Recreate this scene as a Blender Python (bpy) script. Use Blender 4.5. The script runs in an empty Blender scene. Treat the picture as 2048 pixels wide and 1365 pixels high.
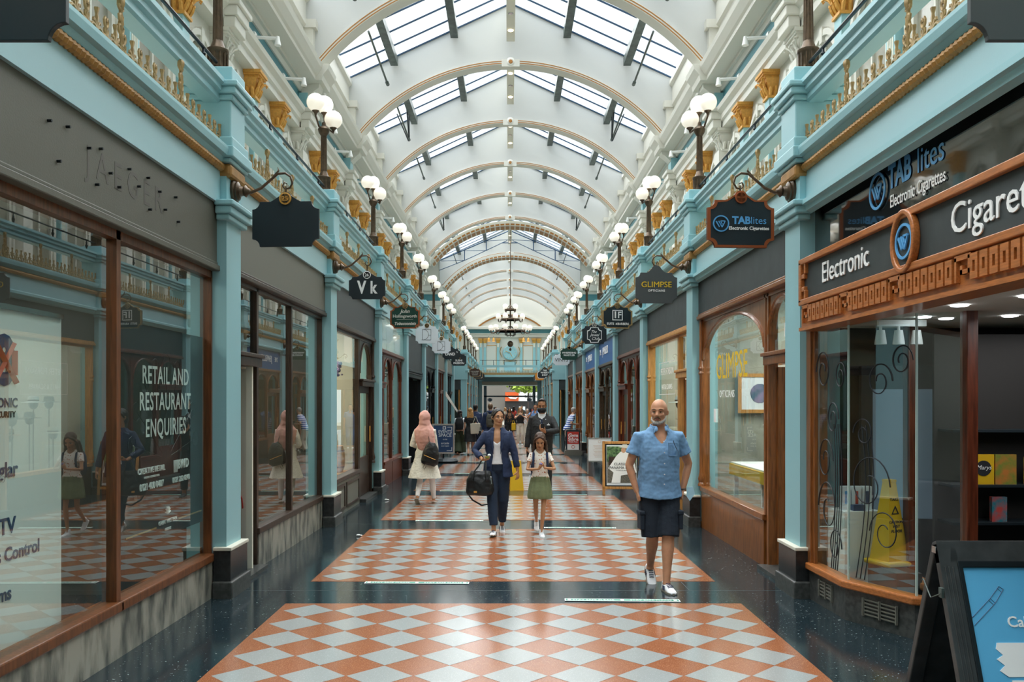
import bpy, bmesh, math, random
from mathutils import Vector, Matrix, noise
R = math.radians
random.seed(7)
SC = bpy.context.scene
COL = SC.collection

# ------------------------------------------------------------------ camera, sky, light, exposure
FPX = 1690.0
CAMX, CAMZ = -0.035, 1.76
cd = bpy.data.cameras.new('camera'); cam = bpy.data.objects.new('camera', cd); COL.objects.link(cam)
cam.location = (CAMX, 0, CAMZ); cam.rotation_euler = (R(90), 0, 0)
cd.sensor_width = 36; cd.lens = FPX / 2048 * 36
cd.shift_x = 5.5 / 2048; cd.shift_y = 117.5 / 2048
cd.clip_start = .05; cd.clip_end = 400
SC.camera = cam

w = bpy.data.worlds.new('sky'); SC.world = w; w.use_nodes = True
nt = w.node_tree; bg = nt.nodes['Background']
gx = nt.nodes.new('ShaderNodeTexCoord'); gs = nt.nodes.new('ShaderNodeTexNoise'); gr = nt.nodes.new('ShaderNodeValToRGB')
gs.inputs['Scale'].default_value = 2.0; gs.inputs['Detail'].default_value = 4
gr.color_ramp.elements[0].position = .35; gr.color_ramp.elements[0].color = (.72, .86, 1, 1)
gr.color_ramp.elements[1].position = .65; gr.color_ramp.elements[1].color = (.94, .97, 1, 1)
nt.links.new(gx.outputs['Generated'], gs.inputs['Vector']); nt.links.new(gs.outputs['Fac'], gr.inputs['Fac']); nt.links.new(gr.outputs['Color'], bg.inputs['Color'])
bg.inputs['Strength'].default_value = 0.82

def sun(name, rot, strength, angle, col):
    l = bpy.data.lights.new(name, 'SUN'); l.energy = strength; l.angle = R(angle); l.color = col
    o = bpy.data.objects.new(name, l); COL.objects.link(o); o.rotation_euler = rot; o.location = (0, 20, 30)
    return o
sun('hazy_sun', (R(-22), R(-18), 0), 8.5, 110, (1, .985, .965))

SC.view_settings.view_transform = 'Standard'; SC.view_settings.look = 'None'
SC.view_settings.gamma = 1; SC.view_settings.use_curve_mapping = False
SC.view_settings.exposure = 0.98
cy = SC.cycles
cy.use_denoising = True
cy.max_bounces = 9; cy.diffuse_bounces = 5; cy.glossy_bounces = 4; cy.transparent_max_bounces = 16; cy.transmission_bounces = 4
cy.sample_clamp_indirect = 6; cy.caustics_reflective = False; cy.caustics_refractive = False

# ------------------------------------------------------------------ helpers
def lin(h):
    h = h.lstrip('#'); v = [int(h[i:i+2], 16) / 255 for i in (0, 2, 4)]
    return tuple(c / 12.92 if c <= .04045 else ((c + .055) / 1.055) ** 2.4 for c in v) + (1,)
MATS = {}
def mat(name, hexc, rough=.6, metal=0, bump=0, bscale=30, var=0, vscale=8, spec=.5, emis=0, ehex=None, coat=0, sheen=0, stretch=None, var2=None):
    if name in MATS: return MATS[name]
    m = bpy.data.materials.new(name); m.use_nodes = True; t = m.node_tree; b = t.nodes['Principled BSDF']
    b.inputs['Base Color'].default_value = lin(hexc); b.inputs['Roughness'].default_value = rough; b.inputs['Metallic'].default_value = metal
    b.inputs['Specular IOR Level'].default_value = spec; b.inputs['Coat Weight'].default_value = coat; b.inputs['Sheen Weight'].default_value = sheen
    tc = t.nodes.new('ShaderNodeTexCoord'); mp = t.nodes.new('ShaderNodeMapping'); t.links.new(tc.outputs['Object'], mp.inputs['Vector'])
    if stretch: mp.inputs['Scale'].default_value = stretch
    if var:
        n = t.nodes.new('ShaderNodeTexNoise'); n.inputs['Scale'].default_value = vscale; n.inputs['Detail'].default_value = 6
        r = t.nodes.new('ShaderNodeValToRGB'); c = lin(hexc); c2 = lin(var2) if var2 else tuple(x * (1 - var) for x in c[:3]) + (1,)
        r.color_ramp.elements[0].position = .38; r.color_ramp.elements[1].position = .62
        r.color_ramp.elements[0].color = c2; r.color_ramp.elements[1].color = c if var2 else tuple(min(1, x * (1 + var * .5)) for x in c[:3]) + (1,)
        t.links.new(mp.outputs['Vector'], n.inputs['Vector']); t.links.new(n.outputs['Fac'], r.inputs['Fac']); t.links.new(r.outputs['Color'], b.inputs['Base Color'])
    if bump:
        n = t.nodes.new('ShaderNodeTexNoise'); n.inputs['Scale'].default_value = bscale; n.inputs['Detail'].default_value = 4
        bp = t.nodes.new('ShaderNodeBump'); bp.inputs['Strength'].default_value = bump; bp.inputs['Distance'].default_value = .01
        t.links.new(mp.outputs['Vector'], n.inputs['Vector']); t.links.new(n.outputs['Fac'], bp.inputs['Height']); t.links.new(bp.outputs['Normal'], b.inputs['Normal'])
    if emis:
        b.inputs['Emission Color'].default_value = lin(ehex or hexc); b.inputs['Emission Strength'].default_value = emis
    MATS[name] = m; return m

def glassmat(name, tint='#f4fbf9', ior=1.8, rough=0.0, flat=0):
    m = bpy.data.materials.new(name); m.use_nodes = True; t = m.node_tree; t.nodes.remove(t.nodes['Principled BSDF'])
    o = t.nodes['Material Output']; tr = t.nodes.new('ShaderNodeBsdfTransparent'); gl = t.nodes.new('ShaderNodeBsdfGlossy'); fr = t.nodes.new('ShaderNodeFresnel'); mx = t.nodes.new('ShaderNodeMixShader')
    tr.inputs['Color'].default_value = lin(tint); gl.inputs['Roughness'].default_value = rough; gl.inputs['Color'].default_value = (1, 1, 1, 1); fr.inputs['IOR'].default_value = ior
    
    ge = t.nodes.new('ShaderNodeNewGeometry'); ma = t.nodes.new('ShaderNodeMath'); ma.operation = 'SUBTRACT'; ma.inputs[0].default_value = 1; mu = t.nodes.new('ShaderNodeMath'); mu.operation = 'MULTIPLY'
    t.links.new(ge.outputs['Backfacing'], ma.inputs[1]); t.links.new(fr.outputs[0], mu.inputs[0]); t.links.new(ma.outputs[0], mu.inputs[1]); t.links.new(mu.outputs[0], mx.inputs[0]);
    if flat: t.links.remove(mx.inputs[0].links[0]); mx.inputs[0].default_value = flat
    t.links.new(tr.outputs[0], mx.inputs[1]); t.links.new(gl.outputs[0], mx.inputs[2]); t.links.new(mx.outputs[0], o.inputs['Surface'])
    MATS[name] = m; return m

def speckle(name, base, spot, scale, thr, rough, base2=None):
    m = bpy.data.materials.new(name); m.use_nodes = True; t = m.node_tree; b = t.nodes['Principled BSDF']; b.inputs['Roughness'].default_value = rough
    tc = t.nodes.new('ShaderNodeTexCoord'); v = t.nodes.new('ShaderNodeTexNoise'); v.inputs['Scale'].default_value = scale; v.inputs['Detail'].default_value = 2
    r = t.nodes.new('ShaderNodeValToRGB'); r.color_ramp.elements[0].position = thr; r.color_ramp.elements[1].position = thr + .04
    r.color_ramp.elements[0].color = lin(base); r.color_ramp.elements[1].color = lin(spot)
    if base2: r.color_ramp.elements[0].color = lin(base); e = r.color_ramp.elements.new(.45); e.color = lin(base2)
    t.links.new(tc.outputs['Object'], v.inputs['Vector']); t.links.new(v.outputs['Fac'], r.inputs['Fac']); t.links.new(r.outputs['Color'], b.inputs['Base Color'])
    n2 = t.nodes.new('ShaderNodeTexNoise'); n2.inputs['Scale'].default_value = 1.3; n2.inputs['Detail'].default_value = 5
    mr = t.nodes.new('ShaderNodeMapRange'); mr.inputs[3].default_value = rough * .8; mr.inputs[4].default_value = rough * 1.35
    t.links.new(tc.outputs['Object'], n2.inputs['Vector']); t.links.new(n2.outputs['Fac'], mr.inputs[0]); t.links.new(mr.outputs[0], b.inputs['Roughness'])
    MATS[name] = m; return m

M = MATS
mat('teal', '#93c1c8', .38, bump=.05, bscale=60)
mat('teal_band', '#9ec4ca', .4, bump=.04, bscale=50)
mat('teal_deep', '#4a8690', .45)
mat('cream', '#d6d4ca', .6, bump=.08, bscale=25)
mat('cream_shade', '#d9d5c5', .6)
mat('vault', '#c6c7c4', .75, bump=.05, bscale=12)
mat('wall_pane', '#8f8d7e', .2, var=.15, vscale=2)
mat('gold', '#d99f4a', .45, metal=.15, bump=.2, bscale=70, var=.12, vscale=30)
mat('gold_rope', '#a87a3e', .5, metal=.15, var=.15, vscale=15)
mat('gold_pale', '#a98c5c', .45, metal=.2, bump=.2, bscale=80, var=.2, vscale=20)
mat('gold_line', '#a9743a', .5, metal=.3)
mat('bronze', '#5c4b3a', .36, metal=.5, var=.3, vscale=14, bump=.1)
mat('iron', '#1b2226', .4, metal=.4)
mat('steel_grey', '#55605c', .5, metal=.3, var=.3, vscale=6)
mat('bar_blue', '#2c4a66', .5)
mat('opal', '#fdfbf5', .18, emis=.25, ehex='#fff0d8', coat=.5)
mat('black_stone', '#292b2c', .22, var=.3, vscale=20)
mat('grey_stone', '#4b4c4a', .3, var=.35, vscale=25, bump=.1)
mat('marble', '#a6a194', .25, var=.4, vscale=5, stretch=(1, 1.6, .5), var2='#5d5e58')
mat('wood_frame', '#6e4022', .35, var=.3, vscale=9, stretch=(5, 5, .5)); mat('wood_dark', '#3f2f25', .35, var=.4, vscale=12, stretch=(4, 4, .4))
mat('wood_red', '#6b3420', .3, var=.4, vscale=10, stretch=(4, 4, .4))
mat('wood', '#8a5226', .32, var=.35, vscale=9, stretch=(5, 5, .5), coat=.3)
mat('wood_pale', '#c08a4a', .4, var=.25, vscale=10, stretch=(5, 5, .5))
mat('wood_sign', '#b26a34', .38, var=.22, vscale=16, stretch=(6, .6, 6), coat=.2)
mat('fascia_brown', '#5a594e', .55, bump=.1, bscale=90)
mat('fascia_grey', '#4a4e4e', .6, bump=.1, bscale=60)
mat('fascia_greige', '#6d6c62', .6)
mat('fascia_dark', '#343b3c', .6, var=.15, vscale=5)
mat('fascia_blue', '#2d5c94', .45)
mat('fascia_teal', '#9cc4bf', .15, coat=.6)
mat('black_glass', '#171a1a', .06, coat=1)
mat('sign_black', '#19242a', .45)
mat('sign_green', '#123c30', .4)
mat('sign_grey', '#474b4c', .6)
mat('sign_white', '#dfe5ea', .5)
mat('sign_brown', '#3a2219', .5)
mat('sign_orange', '#d98a2a', .5)
mat('copper', '#a0552f', .4, metal=.4)
mat('white_paint', '#f2f2f0', .5)
mat('letter_blue', '#5aa2d8', .4)
mat('letter_yellow', '#e8bf1e', .45)
mat('letter_navy', '#27466f', .5)
mat('red', '#c23d33', .5)
mat('orange', '#e0622a', .5)
mat('ink', '#1f2328', .6)
mat('plaster_grey', '#9d9d90', .9, bump=.6, bscale=18, var=.2, vscale=3)
mat('room_grey', '#4e4f48', .8); mat('room_black', '#161514', .7); mat('room_olive', '#5d5647', .8); mat('room_white', '#cfcdc3', .8); mat('room_dark', '#2a2826', .7); mat('room_tan', '#a58f6c', .8); mat('room_green', '#54706a', .8)
mat('room_floor', '#6b5d4c', .5, var=.2, vscale=5)
mat('chrome', '#c4c6c8', .2, metal=1)
mat('yellow', '#e0b21c', .45)
mat('poster_black', '#20262a', .35)
mat('board_black', '#3a3c3c', .4, var=.3, vscale=9)
mat('sky_blue', '#5db0dc', .4)
mat('green_tape', '#3f8f78', .5)
mat('lampwarm', '#fff2d8', .4, emis=6, ehex='#ffe6bd')
mat('lampwhite', '#ffffff', .4, emis=8, ehex='#f2f6ff')
mat('screen', '#77858f', .3, emis=.06, ehex='#8ea7c4')
glassmat('glass', ior=2.35); glassmat('glass_green', '#bcd8d2', 1.7); glassmat('roof_glass', '#f4f9fb', 1.5, .02, .05)
speckle('terrazzo_black', '#202c31', '#aab5b0', 55, .69, .12)
speckle('terrazzo_red', '#8a5034', '#b07c58', 160, .56, .15, '#935a3c')
speckle('terrazzo_white', '#989b99', '#a9acaa', 120, .6, .15)

class MB:
    """collects geometry; s mirrors x (s=-1 left wall, +1 right wall when x is a distance from the axis)"""
    def __init__(self, s=1): self.v = []; self.f = []; self.s = s; self.mi = []; self.cur = 0
    def add(self, vs, fs):
        n = len(self.v); self.v += [(p[0] * self.s, p[1], p[2]) for p in vs]; self.f += [tuple(i + n for i in f) for f in fs]; self.mi += [self.cur] * len(fs); return self
    def box(self, x0, x1, y0, y1, z0, z1):
        return self.add([(x0,y0,z0),(x1,y0,z0),(x1,y1,z0),(x0,y1,z0),(x0,y0,z1),(x1,y0,z1),(x1,y1,z1),(x0,y1,z1)],
                        [(0,3,2,1),(4,5,6,7),(0,1,5,4),(1,2,6,5),(2,3,7,6),(3,0,4,7)])
    def prism(self, poly, a, b, ax='y'):
        """poly in the two other axes (x,z) for ax y, (y,z) for ax x, (x,y) for ax z"""
        def q(p, t): return (p[0], t, p[1]) if ax == 'y' else ((t, p[0], p[1]) if ax == 'x' else (p[0], p[1], t))
        n = len(poly); vs = [q(p, a) for p in poly] + [q(p, b) for p in poly]
        return self.add(vs, [tuple(range(n)), tuple(range(2*n-1, n-1, -1))] + [(i, (i+1) % n, (i+1) % n + n, i + n) for i in range(n)])
    def frame(self, outer, inner, a, b, ax='y'):
        def q(p, t): return (p[0], t, p[1]) if ax == 'y' else ((t, p[0], p[1]) if ax == 'x' else (p[0], p[1], t))
        n = len(outer); vs = [q(p, a) for p in outer] + [q(p, a) for p in inner] + [q(p, b) for p in outer] + [q(p, b) for p in inner]; fs = []
        for i in range(n):
            j = (i+1) % n
            fs += [(i, j, n+j, n+i), (2*n+i, 3*n+i, 3*n+j, 2*n+j), (i, 2*n+i, 2*n+j, j), (n+i, n+j, 3*n+j, 3*n+i)]
        return self.add(vs, fs)
    def tube(self, pts, rad, n=8, flat=1.0, fdir=None, cap=True):
        pts = [Vector(p) for p in pts]; k = len(pts)
        rad = rad if isinstance(rad, (list, tuple)) else [rad] * k
        vs = []; prev = None
        for i, p in enumerate(pts):
            d = (pts[min(i+1, k-1)] - pts[max(i-1, 0)]).normalized()
            if fdir is not None: u = Vector(fdir)
            elif prev is not None: u = prev
            else: u = Vector((0, 0, 1)) if abs(d.z) < .9 else Vector((1, 0, 0))
            u = (u - d * u.dot(d))
            u = u.normalized() if u.length > 1e-5 else d.orthogonal().normalized()
            prev = u; w_ = d.cross(u)
            for j in range(n):
                a = 2 * math.pi * j / n; vs.append(tuple(p + (u * math.cos(a) * flat + w_ * math.sin(a)) * rad[i]))
        fs = [(i*n+j, i*n+(j+1) % n, (i+1)*n+(j+1) % n, (i+1)*n+j) for i in range(k-1) for j in range(n)]
        if cap: fs += [tuple(range(n-1, -1, -1)), tuple(range((k-1)*n, k*n))]
        return self.add(vs, fs)
    def lathe(self, prof, c=(0,0,0), n=16, ax='z'):
        vs = []
        for r, h in prof:
            for j in range(n):
                a = 2*math.pi*j/n; u, v_ = r*math.cos(a), r*math.sin(a)
                vs.append((c[0]+u, c[1]+v_, c[2]+h) if ax == 'z' else ((c[0]+h, c[1]+u, c[2]+v_) if ax == 'x' else (c[0]+u, c[1]+h, c[2]+v_)))
        k = len(prof); fs = [(i*n+j, i*n+(j+1) % n, (i+1)*n+(j+1) % n, (i+1)*n+j) for i in range(k-1) for j in range(n)]
        fs += [tuple(range(n-1, -1, -1)), tuple(range((k-1)*n, k*n))]
        return self.add(vs, fs)
    def ball(self, c, r, n=16, m=10):
        rx, ry, rz = r if isinstance(r, (list, tuple)) else (r, r, r)
        vs = [(c[0], c[1], c[2]-rz)]
        for i in range(1, m):
            a = -math.pi/2 + math.pi*i/m
            for j in range(n): b = 2*math.pi*j/n; vs.append((c[0]+rx*math.cos(a)*math.cos(b), c[1]+ry*math.cos(a)*math.sin(b), c[2]+rz*math.sin(a)))
        vs.append((c[0], c[1], c[2]+rz)); L = len(vs)-1
        fs = [(0, 1+(j+1) % n, 1+j) for j in range(n)]
        fs += [(1+i*n+j, 1+i*n+(j+1) % n, 1+(i+1)*n+(j+1) % n, 1+(i+1)*n+j) for i in range(m-2) for j in range(n)]
        fs += [(L, 1+(m-2)*n+j, 1+(m-2)*n+(j+1) % n) for j in range(n)]
        return self.add(vs, fs)
    def mesh(self, name, smooth=False):
        me = bpy.data.meshes.new(name); me.from_pydata(self.v, [], self.f)
        bm = bmesh.new(); bm.from_mesh(me); bmesh.ops.recalc_face_normals(bm, faces=bm.faces)
        for f in bm.faces: f.smooth = bool(smooth)
        if smooth:
            for e in bm.edges:
                if len(e.link_faces) == 2 and e.calc_face_angle(0) > R(38): e.smooth = False
        bm.to_mesh(me); bm.free()
        return me
    def build(self, name, m, parent=None, smooth=False, bevel=0):
        me = self.mesh(name, smooth)
        ms = m if isinstance(m, (list, tuple)) else [m]
        for x in ms: me.materials.append(M[x] if isinstance(x, str) else x)
        if len(ms) > 1:
            for p, i in zip(me.polygons, self.mi): p.material_index = i
        return link(name, me, parent, bevel)

def link(name, me, parent=None, bevel=0):
    o = bpy.data.objects.new(name, me); COL.objects.link(o)
    if parent: o.parent = parent
    if bevel:
        b = o.modifiers.new('bevel', 'BEVEL'); b.width = bevel; b.segments = 2; b.limit_method = 'ANGLE'; b.angle_limit = R(40)
    return o
def tag(o, label=None, cat=None, group=None, kind=None):
    if label: o['label'] = label
    if cat: o['category'] = cat
    if group: o['group'] = group
    if kind: o['kind'] = kind
    return o
def empty(name, loc=(0,0,0), rz=0, label=None, cat=None, group=None):
    o = bpy.data.objects.new(name, None); COL.objects.link(o); o.location = loc; o.rotation_euler = (0, 0, rz); o.empty_display_size = .1
    return tag(o, label, cat, group)
def struct(o, label=None): o['kind'] = 'structure'; o['label'] = label or o.name.split('.')[0].replace('_', ' '); return o
KIDS = {}
def kids(o): return [c for c in COL.objects if c.parent == o]
def dup(o, parent=None, loc=None, rz=None, label=None, group=None, _ch=None):
    c = o.copy(); COL.objects.link(c); c.parent = parent
    if loc is not None: c.location = loc
    if rz is not None: c.rotation_euler = (0, 0, rz)
    if label: c['label'] = label
    if group: c['group'] = group
    for ch in o.get('_x', []) if False else TREE(o): dup(ch, c)
    return c
def TREE(o): return list(o.children)

_fc = {}
def textmesh(s, size=1.0, ext=.004, bold=0.0, shear=0, align='CENTER', space=1.0, sx=1.0):
    key = (s, size, ext, bold, shear, align, space, sx)
    if key in _fc: return _fc[key].copy()
    c = bpy.data.curves.new('lettering', 'FONT'); c.body = s; c.size = size; c.extrude = ext; c.offset = bold * size; c.shear = shear
    c.align_x = align; c.align_y = 'CENTER'; c.space_character = space; c.resolution_u = 3
    o = bpy.data.objects.new('t', c); me = bpy.data.meshes.new_from_object(o)
    bpy.data.objects.remove(o); bpy.data.curves.remove(c)
    if sx != 1.0:
        for v in me.vertices: v.co.x *= sx
    me.name = 'lettering'; me.materials.clear(); _fc[key] = me
    return me.copy()
def text(s, loc, size, m, parent=None, rot=(90, 0, 0), name='lettering', **k):
    me = textmesh(s, size, **k); me.materials.append(M[m]); o = link(name, me, parent); o.location = loc; o.rotation_euler = [R(a) for a in rot]
    return o

def fz(y): return -.008 * (y - 8.2)
def circ(cx, cz, r, n=24, a0=0, a1=360, rz=None): return [(cx + r*math.cos(R(a0+(a1-a0)*i/n)), cz + (rz or r)*math.sin(R(a0+(a1-a0)*i/n))) for i in range(n + (a1-a0 != 360))]
PITCH = 4.4
YK = [3.3 + PITCH*k for k in range(9)]            # pilasters up to the crossing
YF = [50.1, 54.3, 58.5, 62.7, 66.9]               # beyond the crossing
YE = 71.6                                         # end wall
SIDES = ((-1, 'left'), (1, 'right'))
ORD = ['nearest', 'second', 'third', 'fourth', 'fifth', 'sixth', 'seventh', 'eighth', 'ninth', 'tenth', 'eleventh', 'twelfth', 'thirteenth', 'fourteenth', 'fifteenth', 'sixteenth', 'seventeenth', 'eighteenth', 'nineteenth', 'twentieth']
# ------------------------------------------------------------------ floor
b = MB(); b.add([(-7, -6, fz(-6)), (7, -6, fz(-6)), (7, 110, fz(110)), (-7, 110, fz(110))], [(0, 1, 2, 3)])
b.add([(-7, -6, -1.6), (7, -6, -1.6), (7, 110, -1.6), (-7, 110, -1.6)], [(0, 1, 2, 3)])
struct(b.build('floor', 'terrazzo_black'), 'polished dark speckled terrazzo floor of the arcade')
D = .4243; PW = 1.955; PL = 3.486
PY = [-.63 + PITCH*i for i in range(0, 9)] + [39.2, 43.6, 48.0] + [50.8 + 1.0 + 4.2*i for i in range(4)]
j = MB()
for i, y in enumerate(PY):
    b = MB(); y1 = y + PL
    def q(x, yy, h): return (x, yy, fz(yy) + h)
    b.add([q(-PW, y, .002), q(PW, y, .002), q(PW, y1, .002), q(-PW, y1, .002), q(-PW, y, -.03), q(PW, y, -.03), q(PW, y1, -.03), q(-PW, y1, -.03)], [(0,1,2,3),(4,7,6,5),(0,4,5,1),(1,5,6,2),(2,6,7,3),(3,7,4,0)])
    b.cur = 1; g = .004
    for a in range(9):
        for c in range(8):
            cx = (a - 4) * D; cy_ = y + .046 + D/2 + c*D; h = D/2 - g
            b.add([q(cx-h, cy_, .0032), q(cx, cy_-h, .0032), q(cx+h, cy_, .0032), q(cx, cy_+h, .0032)], [(0, 1, 2, 3)])
    struct(b.build('floor', ['terrazzo_red', 'terrazzo_white']), 'red and white diamond floor panel, %s from the front' % ORD[i])
mat('joint', '#45504f', .4)
for i in range(0, 12):
    y = -.63 + PITCH*i - .40
    for x0, x1 in ((-2.46, 2.46),): j.add([(x0, y, fz(y)+.001), (x1, y, fz(y)+.001), (x1, y+.006, fz(y)+.001), (x0, y+.006, fz(y)+.001)], [(0, 1, 2, 3)])
    for x in (-1.62, 1.62): j.add([(x, y, fz(y)+.001), (x+.005, y, fz(y)+.001), (x+.005, y+.38, fz(y+.38)+.001), (x, y+.38, fz(y+.38)+.001)], [(0, 1, 2, 3)])
struct(j.build('trim_1', 'joint'), 'thin pale joints between the dark floor slabs')

# ------------------------------------------------------------------ outer walls, gallery slab, cornice runs
SEGS = [(-6, 38.9), (50.1, YE)]
tn = 2
def run(nm, poly, m, s, y0, y1, label):
    o = MB(s).prism(poly, y0, y1).build(nm, m); return struct(o, label)
for s, side in SIDES:
    for si, (a, b_) in enumerate(SEGS):
        where = 'along the %s side %s' % (side, ('before', 'beyond')[si] + ' the crossing')
        a2 = a; b2 = b_ if si else 38.5
        run('wall_' + side, [(4.25, 3.75), (4.6, 3.75), (4.6, 9.7), (4.25, 9.7)], 'cream', s, a2, b2, 'cream gallery wall ' + where)
        run('trim_%d' % tn, [(4.25, 7.0), (4.07, 7.0), (4.07, 7.11), (4.03, 7.14), (4.03, 7.24), (3.96, 7.30), (3.94, 7.37), (4.25, 7.37)], 'cream', s, a2, b2, 'cream moulded entablature ' + where)
        run('trim_%d' % (tn+1), [(4.25, 7.37), (4.1, 7.37), (4.1, 7.73), (4.25, 7.73)], 'teal_deep', s, a2, b2, 'deep teal frieze band ' + where)
        run('trim_%d' % (tn+2), [(4.25, 7.73), (4.07, 7.73), (4.03, 7.80), (3.98, 7.80), (3.98, 7.86), (3.74, 7.88), (3.74, 7.95), (3.70, 7.98), (3.62, 8.10), (3.60, 8.18), (4.25, 8.20)], 'cream', s, a2, b2, 'cream projecting cornice ' + where)
        run('wall_' + side, [(4.25, 8.2), (3.98, 8.2), (3.98, 8.9), (3.93, 8.95), (3.93, 9.05), (3.97, 9.1), (3.97, 9.45), (3.90, 9.5), (3.90, 9.6), (4.25, 9.62)], 'cream', s, a2, b2, 'cream parapet under the glass roof ' + where)
        run('floor_gallery', [(2.64, 3.58), (4.6, 3.58), (4.6, 3.78), (2.64, 3.78)], 'cream_shade', s, a, b_, 'gallery floor slab ' + where)
        tn += 3
    # crossing recess
    run('wall_' + side, [(5.6, -1.5), (5.9, -1.5), (5.9, 9.7), (5.6, 9.7)], 'cream', s, 38.5, 50.1, 'cream wall of the crossing recess on the ' + side)
    run('floor_gallery', [(3.4, 3.58), (5.6, 3.58), (5.6, 3.78), (3.4, 3.78)], 'teal', s, 38.9, 49.9, 'gallery slab in the crossing on the ' + side)
    for (ya, yb, nm2) in ((38.2, 38.5, 'near'), (47.9, 48.25, 'far')):
        o = MB(s).box(3.98, 5.6, ya, yb, 3.78, 7.37).build('wall_' + side, 'cream'); struct(o, 'cream return wall at the %s side of the crossing, %s' % (nm2, side))
        o = MB(s).box(3.96, 5.6, ya-.02, yb, 7.37, 7.73).build('trim_%d' % tn, 'teal_deep'); struct(o, 'teal frieze on the %s return of the crossing, %s' % (nm2, side))
        b = MB(s).box(3.7, 5.6, ya-.12, yb, 7.73, 7.9).box(3.58, 5.6, ya-.3, yb, 7.9, 8.2).box(3.9, 5.6, ya-.08, yb, 7.1, 7.37).box(3.98, 5.6, ya, yb, 8.2, 9.6)
        struct(b.build('trim_%d' % (tn+1), 'cream', bevel=.03), 'cream cornice on the %s return of the crossing, %s' % (nm2, side)); tn += 2
    run('wall_' + side, [(3.98, 3.78), (4.6, 3.78), (4.6, 9.7), (3.98, 9.7)], 'cream', s, 48.25, 50.1, 'cream wall between the crossing and the far gallery on the ' + side)
    o = MB(s).box(3.98, 5.9, 38.2, 48.3, 9.6, 9.9).build('ceiling', 'vault'); struct(o, 'white ceiling over the crossing recess on the ' + side)
    # camera facing shopfront return at the far side of the crossing
    o = MB(s).box(2.5, 5.6, 49.85, 50.1, 2.95, 3.98).build('wall_' + side, 'teal'); struct(o, 'teal beam facing the crossing on the ' + side)
    o = MB(s).box(2.9, 5.6, 49.9, 50.08, 2.35, 2.95).build('trim_%d' % tn, 'fascia_dark'); struct(o, 'dark fascia facing the crossing on the ' + side); tn += 1
    o = MB(s).box(3.0, 5.6, 49.98, 50.0, fz(50), 2.35).build('window_far_' + side, 'glass'); struct(o, 'shop window facing the crossing on the ' + side)
    b = MB(s)
    for x in (3.0, 3.45, 3.9, 4.4): b.box(x-.035, x+.035, 49.93, 50.03, fz(50), 2.35)
    struct(b.build('trim_%d' % tn, 'wood_pale'), 'pale wooden mullions facing the crossing on the ' + side); tn += 1
    # shop volumes
    for k in range(-1, 8):
        y0 = YK[0] + PITCH*k; y1 = y0 + PITCH
        if k == -1: y0 = -6
        rm = {(-1, 0): 'room_grey', (-1, 1): 'room_olive', (-1, 2): 'room_white', (1, 0): 'room_black', (1, 1): 'plaster_grey', (1, 2): 'room_white', (-1, 4): 'room_dark'}.get((s, k), ('room_green', 'room_dark', 'room_tan')[k % 3])
        b = MB(s); x0, x1 = 2.78, 5.6
        b.add([(x1, y0+.1, -.5), (x1, y1-.1, -.5), (x1, y1-.1, 3.5), (x1, y0+.1, 3.5)], [(0, 1, 2, 3)])
        for yy in (y0+.1, y1-.1): b.add([(x0, yy, -.5), (x1, yy, -.5), (x1, yy, 3.5), (x0, yy, 3.5)], [(0, 1, 2, 3)])
        b.cur = 1; b.add([(x0, y0, 3.3), (x1, y0, 3.3), (x1, y1, 3.3), (x0, y1, 3.3)], [(0, 1, 2, 3)])
        struct(b.build('wall_shop', [rm, 'room_white' if rm not in ('room_dark',) or k == 0 else 'room_dark']), ('inner walls of the %s shop on the %s' % (ORD[k], side)) if k >= 0 else 'shop walls behind the viewpoint, ' + side)
    for k, y0 in enumerate(YF):
        y1 = (YF + [YE])[k+1]
        b = MB(s).add([(4.6, y0, -1), (4.6, y1, -1), (4.6, y1, 3.6), (4.6, y0, 3.6)], [(0, 1, 2, 3)])
        struct(b.build('wall_shop', ('room_tan', 'room_green')[k % 2]), 'back wall of a far shop on the ' + side)
    o = MB(s).box(2.5, 2.8, -6, 3.08, -.2, 3.6).build('wall_' + side, 'teal'); struct(o, 'teal wall behind the viewpoint on the ' + side)


o = MB().box(-4.6, 4.6, -6.2, -6, -.2, 11.7).build('wall_back', 'fascia_greige'); struct(o, 'wall behind the viewpoint')  # unseen panel added to keep sky light and bright reflections out

# ------------------------------------------------------------------ roof
ARX, AZ0, AZ1 = 3.83, 8.18, 10.06
RR = (ARX**2 + (AZ1-AZ0)**2) / (2*(AZ1-AZ0)); RC = AZ1 - RR; RA = math.asin(ARX / RR)
def arc(r, n=40, ext=1.0): return [(r*math.sin(-RA*ext + 2*RA*ext*i/n), RC + r*math.cos(-RA*ext + 2*RA*ext*i/n)) for i in range(n+1)]
GZ0, GZ1, GX = 9.62, 11.52, 4.12
def spandrel(th, m='vault'):
    lo = arc(RR + .02)
    lo[0] = (-3.98, AZ0); lo[-1] = (3.98, AZ0)
    return MB().prism(lo + [(3.98, GZ0+.06), (0, GZ1), (-3.98, GZ0+.06)], -th/2, th/2).mesh('arch_wall')
def band(r0, r1, y0, y1, b=None, ext=1.0, n=40):
    b = b or MB(); A = arc(r0, n, ext); B = arc(r1, n, ext); m = len(A)
    vs = [(p[0], y0, p[1]) for p in A] + [(p[0], y0, p[1]) for p in B] + [(p[0], y1, p[1]) for p in A] + [(p[0], y1, p[1]) for p in B]; fs = []
    for i in range(m-1):
        j_ = i+1; fs += [(i, j_, m+j_, m+i), (2*m+i, 3*m+i, 3*m+j_, 2*m+j_), (i, 2*m+i, 2*m+j_, j_), (m+i, m+j_, 3*m+j_, 3*m+i)]
    fs += [(0, m, 3*m, 2*m), (m-1, 3*m-1, 4*m-1, 2*m-1)]
    return b.add(vs, fs)
me_sp = spandrel(.26); me_sp.materials.append(M['vault'])
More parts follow.
